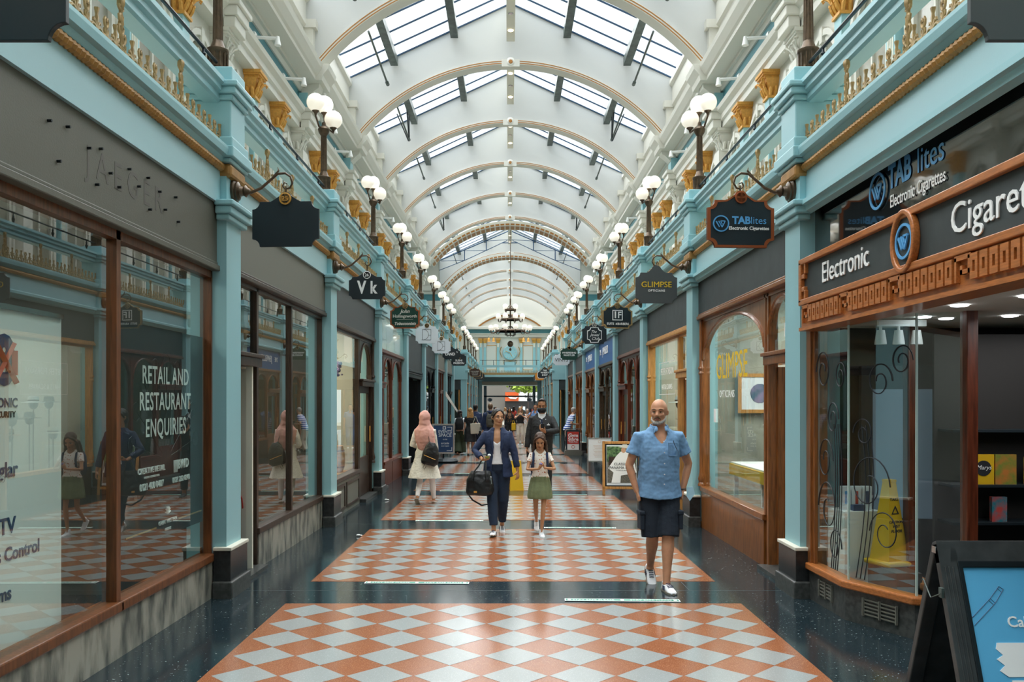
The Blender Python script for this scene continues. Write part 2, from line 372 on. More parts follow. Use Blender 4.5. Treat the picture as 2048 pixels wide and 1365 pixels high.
RIBS = [-1.1] + YK + [47.9, 54.3, 58.5, 62.7, 66.9]
rib0 = empty('roof_rib', (0, RIBS[0], 0), 0, 'x', 'roof rib')
link('spandrel_wall', me_sp, rib0)
band(RR-.07, RR+.03, -.19, .16).build('arch_band', 'cream', rib0, True)
g = band(RR-.055, RR-.035, -.196, -.188); band(RR-.005, RR+.015, -.196, -.188, g); g.build('gilt_line', 'gold_line', rib0, True)
b = MB().lathe([(0, -.03), (.07, -.03), (.1, -.01), (.12, 0)], (0, -.19, AZ1-.02), 20, 'y'); b.prism([(-.22, AZ1-.13), (.22, AZ1-.13), (.22, AZ1+.05), (-.22, AZ1+.05)], -.20, -.18)
b.build('boss', 'cream', rib0)
b = MB().lathe([(0, -.02), (.04, -.02), (.05, 0)], (0, -.222, AZ1-.02), 16, 'y'); b.build('gilt_boss', 'gold_line', rib0)
ribs = [rib0]
for y in RIBS[1:]: ribs.append(dup(rib0, None, (0, y, 0)))
for i, o in enumerate(ribs): o['label'] = 'white arched roof rib with thin gilt lines, %s from the front' % ORD[i]
# two heavy coffered arches of the crossing
for y, wh in ((38.9, 'nearer'), (47.5, 'farther')):
    t = empty('crossing_arch', (0, y, 0), 0, 'heavy cream and gilt coffered arch on the %s side of the crossing' % wh, 'arch')
    band(RR-.30, RR-.08, -.1, .9).build('arch_ring', 'cream', t, True)
    g = MB()
    for i in range(36):
        a0 = -RA + 2*RA*(i+.12)/36; a1 = -RA + 2*RA*(i+.88)/36
        vs = []
        for a in (a0, (a0+a1)/2, a1):
            for yy in (.02, .78): vs.append(((RR-.306)*math.sin(a), yy, RC+(RR-.306)*math.cos(a)))
        g.add(vs, [(0, 1, 3, 2), (2, 3, 5, 4)])
        vs = [((r_)*math.sin(a), -.106, RC+r_*math.cos(a)) for a in (a0, a1) for r_ in (RR-.28, RR-.2)]
        g.add(vs, [(0, 1, 3, 2)])
    g.build('gilt_coffers', 'gold_line', t)
# glazed bays
def skylight(y0, y1):
    L = y1 - y0; t = empty('roof_skylight', (0, y0, 0))
    for sx in (-1, 1):
        b = MB(); b.add([(0, .05, GZ1), (sx*GX, .05, GZ0), (sx*GX, L-.05, GZ0), (0, L-.05, GZ1)], [(0, 1, 2, 3)]); b.build('glass_slope', 'roof_glass', t)
        b = MB(); n = 6
        for i in range(1, n+1):
            yy = L*i/n - .02
            if i == n: yy = L - .15
            b.add([(0, yy-.014, GZ1-.04), (0, yy+.014, GZ1-.04), (sx*GX, yy+.014, GZ0-.04), (sx*GX, yy-.014, GZ0-.04), (0, yy-.022, GZ1-.01), (0, yy+.022, GZ1-.01), (sx*GX, yy+.022, GZ0-.01), (sx*GX, yy-.022, GZ0-.01)],
                  [(0,1,2,3),(4,5,6,7),(0,1,5,4),(1,2,6,5),(2,3,7,6),(3,0,4,7)])
        b.build('glazing_bars', 'bar_blue', t)
        for x in (1.38, 2.85):
            z = GZ1 - (GZ1-GZ0)*x/GX
            MB().box(sx*x-.09, sx*x+.09, .2, L-.2, z-.26, z-.07).build('purlin', 'steel_grey', t)
        r = MB().tube([(sx*3.0, L-3.1, 9.52), (sx*3.0, L-.3, 9.46)], .025, 8).tube([(sx*3.0, L-.42, 9.46), (sx*3.0, L-.27, 9.46)], .045, 8)
        r.build('blind_rod', 'steel_grey', t)
    b = MB().box(-.1, .1, .25, L-.25, 10.52, 10.78).box(-.03, .03, .25, L-.25, 10.78, 11.5); b.build('ridge_beam', 'cream_shade', t)
    for i in range(4):
        yy = L*(.2+.2*i); MB().lathe([(.06, 0), (.06, -.012), (.045, -.014)], (0, yy, 10.52), 14).build('downlight', 'lampwarm' if i % 2 else 'chrome', t)
    return t
GY = [-5.5, -1.1] + YK
sk0 = skylight(GY[0], GY[1]); sks = [sk0]
for y in GY[1:-1]: sks.append(dup(sk0, None, (0, y, 0)))
s1 = skylight(38.5, 43.2); s2 = dup(s1, None, (0, 43.2, 0)); sks += [s1, s2]
s3 = skylight(47.9, 54.3); sks.append(s3)
for y in (54.3, 58.5, 62.7, 66.9): sks.append(dup(sk0, None, (0, y, 0)))
for i, o in enumerate(sks): tag(o, 'pitched glass skylight with dark bars, %s roof bay from the front' % ORD[i], 'skylight')
for i, (y, sx) in enumerate(((24.0, -1), (24.0, 1), (36.9, -1), (36.9, 1))):
    t = empty('window_opener', (sx*2.95, y, 0), 0, 'dark V-shaped strut hanging under the glass, %s side of the %s glazed bay' % (('left', 'right')[sx > 0], ('fifth', 'eighth')[i//2]), 'strut')
    MB().tube([(0, 0, 10.1), (sx*-.04, .25, 9.3), (0, .5, 10.1)], .022, 6).tube([(sx*.3, .2, 9.95), (-sx*.02, .3, 9.2)], .016, 6).build('strut', 'iron', t)
# dark trusses of the crossing
for yy, wh in ((39.9, 'nearer'), (46.6, 'farther')):
    t = empty('roof_truss', (0, yy, 0), 0, 'thin dark iron roof truss over the crossing, the %s one' % wh, 'truss')
    b = MB()
    for sx in (-1, 1):
        P = [(0, 0, 11.1), (sx*4.0, 0, 9.4)]; b.tube(P, .035, 6)
        C = [(sx*.15, 0, 10.55), (sx*1.3, 0, 10.0), (sx*2.5, 0, 9.45), (sx*3.9, 0, 8.9)]
        b.tube(C, .022, 6)
        for x, zt, zb in ((1.3, 10.55, 10.0), (2.5, 10.05, 9.45)): b.tube([(sx*x, 0, zt), (sx*x, 0, zb)], .028, 6)
        b.tube([(sx*1.3, 0, 10.0), (sx*2.5, 0, 9.98)], .016, 6).tube([(sx*2.5, 0, 9.45), (sx*3.8, 0, 9.42)], .016, 6).tube([(0, 0, 10.6), (sx*1.3, 0, 10.52)], .016, 6)
    b.tube([(-.45, 0, 10.42), (.45, 0, 10.42)], .03, 6); b.build('truss_bars', 'bar_blue', t)

# ------------------------------------------------------------------ gallery wall: arched windows, gilded pilasters, brackets
def archpts(r, zs, z0, n=14): return [(-r, z0)] + [(-r*math.cos(math.pi*i/n), zs + r*math.sin(math.pi*i/n)) for i in range(n+1)] + [(r, z0)]
for s, side in SIDES:
    # window prototype: open polyline frames built as closed rings
    def wind():
        b = MB(s)
        for (ro, ri, d0, d1) in ((.55, .47, 4.16, 4.25), (.48, .40, 4.19, 4.25)):
            o_, i_ = archpts(ro, 6.17, 3.8), archpts(ri, 6.17, 3.8)
            b.frame(o_, i_, d0, d1, 'x') if False else None
            n = len(o_); vs = [(d0, p[0], p[1]) for p in o_] + [(d0, p[0], p[1]) for p in i_] + [(d1, p[0], p[1]) for p in o_] + [(d1, p[0], p[1]) for p in i_]; fs = []
            for q_ in range(n-1):
                fs += [(q_, q_+1, n+q_+1, n+q_), (q_, 2*n+q_, 2*n+q_+1, q_+1), (n+q_, n+q_+1, 3*n+q_+1, 3*n+q_)]
            b.add(vs, fs)
        b.box(4.15, 4.25, -.05, .05, 6.55, 6.76)
        b.cur = 1; pts = archpts(.40, 6.17, 3.8); b.add([(4.235, p[0], p[1]) for p in pts], [tuple(range(len(pts)))])
        b.cur = 0; b.box(4.21, 4.24, -.02, .02, 3.8, 6.5); b.box(4.21, 4.24, -.40, .40, 6.13, 6.18)
        me = b.mesh('window'); 
        for x in ('cream', 'wall_pane'): me.materials.append(M[x])
        for p, i in zip(me.polygons, b.mi): p.material_index = i
        return me
    wm = wind()
    pg = empty('gilded_pilaster', (0, 0, 0), 0, 'x', 'pilaster')
    b = MB(s).box(4.10, 4.25, -.115, .115, 3.78, 6.6).box(4.07, 4.25, -.14, .14, 3.78, 4.1); b.build('shaft', 'teal', pg)
    b = MB(s)
    for i in range(4): b.box(4.094, 4.105, -.075+.04*i, -.05+.04*i, 4.3, 6.3)
    b.build('fluted_panel', 'cream_shade', pg)
    def capital(wd):
        b = MB(s); lv = ((6.6, wd-.02, 4.10), (6.70, wd-.015, 4.09), (6.80, wd+.005, 4.07), (6.88, wd+.04, 4.04))
        vs = [p for z, w_, d_ in lv for p in ((d_, -w_, z), (4.25, -w_, z), (4.25, w_, z), (d_, w_, z))]
        b.add(vs, [(4*i+q_, 4*i+(q_+1) % 4, 4*i+4+(q_+1) % 4, 4*i+4+q_) for i in range(3) for q_ in range(4)] + [(0, 1, 2, 3), (12, 15, 14, 13)])
        b.box(4.02, 4.25, -wd-.03, wd+.03, 6.88, 6.92).box(3.99, 4.25, -wd-.06, wd+.06, 6.92, 6.95).box(3.97, 4.25, -wd-.08, wd+.08, 6.95, 7.0).box(4.07, 4.25, -wd-.01, wd+.01, 6.57, 6.61)
        for yy in (-wd*.7, 0, wd*.7): b.tube([(4.10, yy, 6.61), (4.065, yy, 6.68), (4.045, yy, 6.73), (4.02, yy, 6.745), (4.02, yy, 6.725)], [.026, .034, .030, .020, .010], 6)
        for yy in (-wd*.38, wd*.38): b.tube([(4.09, yy, 6.70), (4.05, yy, 6.78), (4.02, yy, 6.83), (3.99, yy, 6.84), (3.99, yy, 6.82)], [.022, .028, .024, .016, .008], 6)
        for sg in (-1, 1):
            b.tube([(4.06, sg*wd*.5, 6.74), (4.02, sg*wd*.85, 6.83), (3.99, sg*(wd+.03), 6.87), (3.965, sg*(wd+.05), 6.85), (3.975, sg*(wd+.045), 6.82), (3.99, sg*(wd+.03), 6.84)], [.014, .016, .018, .016, .012, .008], 6)
            b.tube([(4.12, sg*(wd-.01), 6.61), (4.12, sg*(wd+.015), 6.70), (4.12, sg*(wd+.04), 6.74), (4.12, sg*(wd+.045), 6.72)], [.026, .030, .02, .01], 6)
            b.tube([(4.2, sg*(wd-.01), 6.61), (4.2, sg*(wd+.015), 6.70), (4.2, sg*(wd+.04), 6.74), (4.2, sg*(wd+.045), 6.72)], [.026, .030, .02, .01], 6)
        return b
    capital(.12).build('capital', 'gold', pg)
    pw = empty('white_pilaster', (0, 0, 0), 0, 'x', 'pilaster')
    MB(s).box(4.02, 4.25, -.16, .16, 3.78, 6.6).box(3.98, 4.25, -.2, .2, 3.78, 4.15).build('shaft', 'cream', pw)
    capital(.17).build('capital', 'cream', pw)
    MB(s).box(3.88, 4.05, -.24, .24, 7.0, 7.16).box(3.84, 4.05, -.27, .27, 7.16, 7.30).box(3.80, 4.05, -.3, .3, 7.30, 7.38).build('entablature_block', 'cream', pw, bevel=.015)
    MB(s).box(3.93, 4.1, -.17, .17, 7.38, 7.70).build('frieze_block', 'teal', pw)
    b = MB(s).prism([(4.05, 7.62), (3.92, 7.62), (3.80, 7.74), (3.72, 7.80), (3.70, 7.9), (4.05, 7.9)], -.16, .16); b.prism([(4.0, 7.88), (3.62, 7.88), (3.60, 7.98), (3.5, 8.1), (3.48, 8.19), (4.0, 8.19)], -.34, .34)
    b.box(3.80, 4.0, -.28, .28, 8.19, 9.0).box(3.74, 4.0, -.32, .32, 8.9, 9.06); b.build('cornice_bracket', 'cream', pw)
    sp = empty('gallery_spotlight', (0, 0, 0), 0, 'x', 'spotlight')
    MB(s).box(4.02, 4.1, -.06, .06, 7.40, 7.54).tube([(4.05, 0, 7.47), (3.70, 0, 7.45)], .028, 8).build('arm', 'white_paint', sp)
    MB(s).lathe([(.028, .05), (.035, 0), (.055, -.09), (.045, -.09)], (3.68, 0, 7.43), 10).build('head', 'white_paint', sp, True)
    usedg = usedw = useds = False
    allb = [(k, YK[k], PITCH) for k in range(-0, 8)] + [(8+i, YF[i], ((YF+[YE])[i+1]-YF[i])) for i in range(5)]
    nw = 1
    for k, y0, L in allb:
        bn = '%s bay, %s gallery' % (ORD[max(k, 0)], side)
        for j_ in range(3):
            yy = y0 + L*(j_+.5)/3; o = link('window_%s_%d' % (side, nw), wm); o.location = (0, yy, 0); nw += 1
            struct(o, 'cream arched gallery window, %s of three in the %s' % (('nearest', 'middle', 'farthest')[j_], bn))
        for j_ in (1, 2):
            loc = (0, y0 + L*j_/3, 0); lab = 'teal pilaster with gold capital, %s of the pair in the %s' % (('nearer', 'farther')[j_-1], bn)
            if not usedg: pg.location = loc; pg['label'] = lab; usedg = True
            else: dup(pg, None, loc, label=lab)
        loc = (0, y0, 0); lab = 'cream pilaster with carved capital and cornice bracket starting the ' + bn
        if not usedw: pw.location = loc; pw['label'] = lab; usedw = True
        else: dup(pw, None, loc, label=lab)
        if k < 8 and k >= 0:
            for j_, dy in ((0, 1.2), (1, 2.9)):
                loc = (0, y0+dy, 0); lab = 'small white spotlight on the teal frieze, %s one in the %s' % (('nearer', 'farther')[j_], bn)
                if not useds: sp.location = loc; sp['label'] = lab; useds = True
                else: dup(sp, None, loc, label=lab)
    dup(pw, None, (0, 38.32, 0), label='cream pilaster with carved capital at the near corner of the crossing, ' + side)

# ------------------------------------------------------------------ teal shop pilasters, beams, balustrades, cresting, lamps
for s, side in SIDES:
    pl = empty('shop_pilaster', (0, YK[0], 0), 0, 'x', 'pilaster')
    def plparts(parent, zb, f):
        b = MB(s).box(2.545, 2.9, -.2, .2, zb, 3.75)
        b.build('shaft', 'teal', parent)
        b = MB(s).box(2.50, 2.62, -.26, .26, 3.35, 3.40).box(2.475, 2.62, -.285, .285, 3.40, 3.47).box(2.45, 2.62, -.31, .31, 3.47, 3.52); b.build('capital', 'teal', parent, bevel=.012)
        b = MB(s).box(2.495, 2.65, -.24, .24, f+.14, f+.42); b.build('plinth', 'black_stone', parent, bevel=.005)
        b = MB(s).box(2.485, 2.65, -.25, .25, f+.42, f+.45); b.build('plinth_lip', 'cream_shade', parent, bevel=.005)
        b = MB(s).box(2.47, 2.65, -.27, .27, f-.03, f+.15); b.build('base_step', 'grey_stone', parent, bevel=.012)
        b = MB(s).box(2.50, 2.88, -.215, .215, 3.74, 3.86); b  .build('gilt_rope', 'gold_rope', parent, bevel=.03)
        b = MB(s).box(2.49, 2.88, -.25, .25, 3.86, 3.90).box(2.46, 2.88, -.28, .28, 3.90, 4.0).box(2.48, 2.9, -.24, .24, 4.0, 4.09).box(2.505, 2.88, -.2, .2, 4.09, 4.42)
        b.box(2.48, 2.9, -.225, .225, 4.42, 4.47).box(2.45, 2.93, -.255, .255, 4.47, 4.53).box(2.43, 2.95, -.275, .275, 4.53, 4.58).box(2.50, 2.88, -.19, .19, 4.58, 4.73); b.build('pedestal', 'teal', parent, bevel=.012)
    pls = []
    for i, y in enumerate(YK + YF):
        t = pl if i == 0 else empty('shop_pilaster', (0, y, 0), 0, 'x', 'pilaster')
        t.location.y = y
        if i == 0: plparts(t, .05, 0); base = t
        else:
            for c in list(base.children):
                d = c.copy(); COL.objects.link(d); d.parent = t
                if c.name.startswith(('plinth', 'base_step')): d.location.z = fz(y) - 0
                if c.name.startswith('shaft') and i > 6:
                    d.data = MB(s).box(2.545, 2.9, -.2, .2, -.3, 3.75).mesh('shaft'); d.data.materials.append(M['teal'])
        t['label'] = 'teal pilaster on black plinth, %s from the front on the %s' % (ORD[i], side)
        pls.append(t)
    for c in base.children:
        if c.name.startswith(('plinth', 'base_step')): c.location.z = fz(YK[0])
    # beams + balustrade per bay
    def crest(L):
        b = MB(s); X = 2.6
        b.box(X-.012, X+.012, .2, L-.2, 3.985, 4.005)
        n = int((L-.42)/.122); y = .22
        def curl(cy_, cz, r, a0, a1, rad, n=9, shrink=.35):
            b.tube([(X, cy_+r*(1-shrink*q_/n)*math.cos(R(a0+(a1-a0)*q_/n)), cz+r*(1-shrink*q_/n)*math.sin(R(a0+(a1-a0)*q_/n))) for q_ in range(n+1)], rad, 5)
        for i in range(n+1):
            yy = y + i*(L-.44)/n
            if i % 2 == 0:
                b.tube([(X, yy, 4.0), (X, yy, 4.10), (X, yy, 4.135), (X, yy, 4.16), (X, yy, 4.175), (X, yy, 4.20)], [.012, .009, .015, .010, .013, .018], 5)
                for sg in (-1, 1):
                    curl(yy+sg*.043, 4.052, .040, 90+sg*90, 90-sg*230, .0095)
                    b.tube([(X, yy+sg*.005, 4.07), (X, yy+sg*.026, 4.115), (X, yy+sg*.04, 4.12), (X, yy+sg*.043, 4.105)], .009, 5)
            else:
                b.tube([(X, yy, 4.0), (X, yy, 4.12)], .0075, 5)
                for sg in (-1, 1):
                    b.tube([(X, yy, 4.12), (X, yy+sg*.020, 4.145), (X, yy+sg*.025, 4.17), (X, yy+sg*.014, 4.19), (X, yy+sg*.003, 4.178), (X, yy+sg*.003, 4.165)], .0095, 5)
                    curl(yy+sg*.030, 4.05, .028, 90+sg*90, 90-sg*200, .009, 8)
                    b.tube([(X, yy, 4.07), (X, yy+sg*.022, 4.10), (X, yy+sg*.020, 4.12)], .009, 5)
        return b
    def bay_parts(t, L):
        a, e = .2, L-.2
        b = MB(s).box(2.60, 2.75, a, e, 3.50, 3.79)
        b.build('beam', 'teal_band', t)
        b = MB(s)
        if s > 0: b.prism([(2.62, 3.40), (2.57, 3.42), (2.56, 3.46), (2.53, 3.47), (2.53, 3.51), (2.58, 3.53), (2.62, 3.55)], a, e)
        b.prism([(2.62, 3.855), (2.57, 3.86), (2.55, 3.90), (2.51, 3.91), (2.50, 3.96), (2.50, 3.985), (2.70, 3.985), (2.70, 3.78), (2.62, 3.78)], a, e); b.build('mouldings', 'teal', t)
        n = int((e-a)/.0125); rp = MB(s).tube([(2.585, a+(e-a)*i/n, 3.82) for i in range(n+1)], [.036+.006*math.sin(i*1.57) for i in range(n+1)], 8); rp.build('gilt_rope', 'gold_rope', t, True)
        crest(L).build('cresting', 'gold_pale', t, True)
        for q_ in range(1, 4):
            yy = L - 1.1 - (q_-1)*1.02
            b = MB(s); X = 2.6
            b.tube([(X, yy, 4.0), (X, yy, 4.20), (X, yy, 4.24), (X, yy, 4.30), (X, yy, 4.34), (X, yy, 4.37), (X, yy, 4.40), (X, yy, 4.42)], [.014, .012, .022, .012, .015, .028, .028, .010], 6)
            for sg in (-1, 1):
                b.tube([(X, yy, 4.17), (X, yy+sg*.028, 4.19), (X, yy+sg*.034, 4.22), (X, yy+sg*.015, 4.235)], .011, 5)
                b.tube([(X, yy, 4.25), (X, yy+sg*.022, 4.27), (X, yy+sg*.026, 4.295), (X, yy+sg*.012, 4.305)], .011, 5)
                b.tube([(X, yy, 4.02), (X, yy+sg*.045, 4.04), (X, yy+sg*.06, 4.09), (X, yy+sg*.035, 4.125), (X, yy+sg*.018, 4.10)], .011, 5)
                b.tube([(X, yy, 4.33), (X, yy+sg*.03, 4.345), (X, yy+sg*.022, 4.365)], .011, 5)
            b.build('finial', 'gold_pale', t, True)
        b = MB(s).prism([(2.62, 4.40), (2.60, 4.42), (2.60, 4.47), (2.57, 4.49), (2.57, 4.53), (2.54, 4.55), (2.54, 4.59), (2.79, 4.59), (2.79, 4.54), (2.75, 4.50), (2.75, 4.40)], a, e); b.build('rail', 'teal', t)
        MB(s).tube([(2.67, a-.1, 4.80), (2.67, e+.1, 4.80)], .016, 8).build('handrail', 'iron', t)
        for q_ in range(4):
            yy = .42 + (L-.84)*q_/3
            MB(s).lathe([(.03, 0), (.03, .015), (.012, .03), (.012, .06), (.026, .09), (.028, .11), (.012, .135), (.022, .155), (.012, .17), (.012, .21)], (2.67, yy, 4.59), 8).build('baluster', 'iron', t, True)
    protos = {}
    for k, y0, L in [(k, YK[k], PITCH) for k in range(8)] + [(9, YF[0], 4.2), (10, YF[1], 4.2), (11, YF[2], 4.2), (12, YF[3], 4.2), (13, YF[4], YE-YF[4])]:
        key = round(L, 2); lab = 'teal balustrade with gilded cresting, %s bay from the front on the %s' % (ORD[min(k, 13)], side)
        if key not in protos:
            t = empty('gallery_balustrade', (0, y0, 0), 0, lab, 'balustrade'); bay_parts(t, L); protos[key] = t
        else: dup(protos[key], None, (0, y0, 0), label=lab)
    # lamps
    lp = empty('gallery_lamp', (s*2.69, YK[0], 4.73), 0, 'x', 'lamp')
    fl = [(.105, 0), (.105, .03), (.085, .04), (.08, .07), (.085, .17), (.10, .19), (.10, .215), (.07, .23), (.055, .27), (.045, .30)]
    b = MB().lathe(fl, (0, 0, 0), 18)
    for i in range(12):
        a = 2*math.pi*i/12; b.tube([(.083*math.cos(a), .083*math.sin(a), .05), (.086*math.cos(a), .086*math.sin(a), .18)], .010, 5)
    b.build('base', 'bronze', lp, True)
    b = MB().lathe([(.045, .28), (.036, .80), (.05, .82), (.075, .86), (.085, .90), (.07, .93), (.03, .95), (.025, 1.0)], (0, 0, 0), 14)
    for i in range(10):
        a = 2*math.pi*i/10; b.tube([(.042*math.cos(a), .042*math.sin(a), .29), (.036*math.cos(a), .036*math.sin(a), .80)], .006, 4)
    b.build('pole', 'bronze', lp, True)
    for (gx_, gy_, gz_) in ((-.085, -.14, 1.24), (-.02, .13, 1.30), (.11, .12, 1.08)):
        gx_ = gx_ if s < 0 else -gx_
        MB().tube([(0, 0, .9), (gx_*.6, gy_*.6, .92), (gx_, gy_, gz_-.19), (gx_, gy_, gz_-.13)], [.014, .014, .012, .03], 7).lathe([(.02, -.15), (.05, -.125), (.055, -.11), (.04, -.1)], (gx_, gy_, gz_), 12).build('arm', 'bronze', lp, True)
        MB().ball((gx_, gy_, gz_), .128, 24, 16).build('globe', 'opal', lp, True)
    for i, y in enumerate(YK + YF):
        lab = 'bronze lamp post with three white globes, %s from the front on the %s' % (ORD[i], side)
        if i == 0: lp['label'] = lab
        else: dup(lp, None, (s*2.69, y, 4.73), label=lab)
# ------------------------------------------------------------------ end wall and street beyond
b = MB()
b.box(-4.6, -2.35, YE, YE+.5, -.6, 3.3).box(2.35, 4.6, YE, YE+.5, -.6, 3.3)
struct(b.build('wall_end', 'teal'), 'teal lower end wall either side of the way out')
o = MB().box(-4.6, 4.6, YE+.15, YE+.5, 3.3, 10.6).build('wall_end', 'cream'); struct(o, 'cream upper end wall')
b = MB().box(-2.8, 2.8, YE-.1, YE+.3, 3.3, 3.78).box(-2.85, 2.85, YE-.22, YE+.2, 3.78, 3.98); struct(b.build('trim_70', 'teal'), 'teal beam over the way out')
b = MB().box(-2.6, 2.6, YE+.1, YE+4.5, 3.0, 3.3); struct(b.build('ceiling', 'cream_shade'), 'cream ceiling of the way out')
b = MB().box(-4, 4, YE, YE+.16, 7.05, 7.35).box(-4, 4, YE-.06, YE+.16, 7.28, 7.4).box(-4, 4, YE-.35, YE+.16, 7.72, 7.95); struct(b.build('trim_71', 'cream', bevel=.02), 'cream cornice of the end wall')
o = MB().box(-4, 4, YE+.02, YE+.16, 7.4, 7.72).build('trim_72', 'teal_deep'); struct(o, 'teal frieze of the end wall')
b = MB(); R2 = (2.75**2 + 1.05**2)/(2*1.05); 
def seg(r): 
    zc = 7.95 + 1.05 - R2; a = math.acos((7.95-zc)/r); return [(r*math.sin(-a+2*a*i/24), zc + r*math.cos(-a+2*a*i/24)) for i in range(25)]
A = seg(R2); B_ = seg(R2+.16); C_ = seg(R2-.12)
def strip(b, P, Q, y0, y1):
    n = len(P); vs = [(p[0], y0, p[1]) for p in P] + [(p[0], y0, p[1]) for p in Q] + [(p[0], y1, p[1]) for p in P] + [(p[0], y1, p[1]) for p in Q]; fs = []
    for i in range(n-1): fs += [(i, i+1, n+i+1, n+i), (i, 2*n+i, 2*n+i+1, i+1), (n+i, n+i+1, 3*n+i+1, 3*n+i)]
    b.add(vs, fs)
strip(b, A, B_, YE-.02, YE+.16); b.cur = 1; strip(b, C_, A, YE+.05, YE+.16); struct(b.build('trim_73', ['cream', 'gold_line']), 'arched moulding of the lunette on the end wall')
for i, x in enumerate((-2.45, -2.08, -.98, .98, 2.08, 2.45)):
    t = empty('end_pilaster', (x, YE, 0), 0, 'teal fluted pilaster with gold capital on the end wall, %s from the left' % ORD[i].replace('nearest', 'first'), 'pilaster')
    MB().box(-.11, .11, .02, .16, 3.98, 6.55).build('shaft', 'teal', t)
    MB().box(-.07, .07, .0, .1, 6.2, 6.55).build('fluted_panel', 'cream_shade', t)
    b = MB(); b.add([(-.12, .02, 6.55), (.12, .02, 6.55), (.12, .16, 6.55), (-.12, .16, 6.55), (-.19, -.08, 6.85), (.19, -.08, 6.85), (.19, .16, 6.85), (-.19, .16, 6.85)], [(0,1,2,3),(4,5,6,7),(0,1,5,4),(1,2,6,5),(2,3,7,6),(3,0,4,7)])
    b.box(-.22, .22, -.1, .16, 6.85, 6.95); b.build('capital', 'gold', t)
for i, x in enumerate((-1.55, 1.55)):
    t = empty('wall_panel', (x, YE, 0), 0, 'white panel with a gold outline on the end wall, %s of the clock' % ('left', 'right')[i], 'panel')
    MB().box(-.46, .46, .09, .16, 4.2, 6.45).build('panel', 'cream', t)
    MB().frame([(-.44, 4.28), (.44, 4.28), (.44, 6.38), (-.44, 6.38)], [(-.40, 4.32), (.40, 4.32), (.40, 6.34), (-.40, 6.34)], .075, .09).build('gold_outline', 'gold', t)
t = empty('wall_clock', (.03, YE-.02, 5.75), 0, 'round teal clock with gold scrolls in the middle of the end wall', 'clock')
MB().lathe([(0, .12), (.62, .12), (.62, .05), (.56, .02), (0, .02)], (0, 0, 0), 32, 'y').build('dial', 'teal', t)
b = MB()
for i in range(12):
    a = math.pi*i/6; b.box(.46*math.cos(a)-.025, .46*math.cos(a)+.025, 0, .03, .46*math.sin(a)-.025, .46*math.sin(a)+.025)
b.build('hour_marks', 'gold', t)
MB().tube([(0, -.02, 0), (-.38, -.02, .12)], .02, 6).tube([(0, -.02, 0), (.16, -.02, -.3)], .02, 6).build('hands', 'gold', t)
b = MB()
for sg in (-1, 1):
    b.tube([(sg*(.66), .05, -.4), (sg*.8, .03, -.1), (sg*.86, .03, .1), (sg*.78, .05, .4), (sg*.68, .03, .5)], [.03, .05, .03, .05, .03], 6)
    b.tube([(sg*.5, .03, -.95), (sg*.6, .03, -.7), (sg*.3, .03, -.62), (0, .03, -.72)], .03, 6)
b.tube([(-.3, .03, -.66), (.3, .03, -.66)], .03, 6); b.build('scrolls', 'gold_pale', t)
MB().box(-.5, .5, .06, .15, -1.6, -.8).build('plinth_panel', 'teal_band', t)
t = empty('gallery_bridge', (0, YE-2.6, 0), 0, 'teal footbridge balustrade crossing in front of the end wall', 'balustrade')
MB().box(-2.42, 2.42, -.08, .08, 4.40, 4.58).build('rail', 'teal', t)
MB().box(-2.42, 2.42, -.1, 2.5, 3.62, 3.78).build('deck', 'teal', t)
MB().tube([(-2.42, 0, 4.98), (2.42, 0, 4.98)], .018, 6).build('handrail', 'iron', t)
for i in range(6): MB().tube([(-2.2+.88*i, 0, 4.58), (-2.2+.88*i, 0, 4.98)], .022, 6).build('post', 'iron', t)
cp = MB()
for i in range(40):
    x = -2.4+4.8*i/39; cp.tube([(x, -.06, 3.98), (x, -.06, 4.1), (x, -.06, 4.18)], [.012, .03, .01], 5)
cp.box(-2.5, 2.5, -.08, -.04, 3.78, 3.98); cp.build('cresting', 'gold_pale', t)
for i, x in enumerate((-1.95, -1.5, 1.3, 1.75)):
    t = empty('brass_bell_lamp', (x*.9, YE-.5, 6.9), 0, 'small brass pendant lamp before the end wall, %s from the left' % ('first', 'second', 'third', 'fourth')[i], 'lamp')
    MB().tube([(0, .66, .2), (0, 0, .2), (0, 0, .05)], .015, 6).build('stem', 'iron', t)
    MB().lathe([(.03, .08), (.1, 0), (.12, -.22), (.16, -.26), (.1, -.26)], (0, 0, 0), 12).build('shade', 'gold', t, True)
# way out frame
t = empty('exit_gate', (0, YE+3.6, 0), 0, 'dark framed glazed gateway at the far end of the arcade', 'gateway')
g0 = fz(75)
MB().box(-2.3, -2.05, 0, .3, g0, 3.0).box(2.05, 2.3, 0, .3, g0, 3.0).box(-2.3, 2.3, .0, .12, 2.0, 2.12).build('frame', 'iron', t)
for i in range(5): MB().tube([(1.6+.12*i, -.6-.2*i, g0+.02), (1.6+.12*i, -.6-.2*i, 2.3)], .02, 6).build('folded_gate_bar', 'iron', t)
for sx in (-1, 1): MB().lathe([(.05, .16), (.22, .1), (.2, -.1), (.05, -.18)], (sx*1.75, 0, 1.75), 10).build('hanging_lantern', 'iron', t)
MB().tube([(0, -1, 3.0), (0, -1, 2.85)], .05, 8).build('ceiling_camera', 'iron', t)
mat('street_wall', '#77726a', .8)
struct(MB().box(-12, 12, 95, 95.4, -2, 14).build('wall_street', 'street_wall'), 'pale building across the street')
struct(MB().box(-12, 12, 75.5, 95, -1.2, fz(76)-.02).build('floor_street', 'fascia_greige'), 'grey paving of the street outside')
t = empty('street_shop', (1.4, 94.6, 0), 0, 'shop across the street with orange and white fascia beneath the tree', 'shop')
MB().box(-1.9, 3.4, 0, .3, 1.6, 2.6).build('fascia', 'white_paint', t)
MB().box(-1.9, -.4, -.06, 0, 1.6, 2.6).build('orange_panel', 'orange', t)
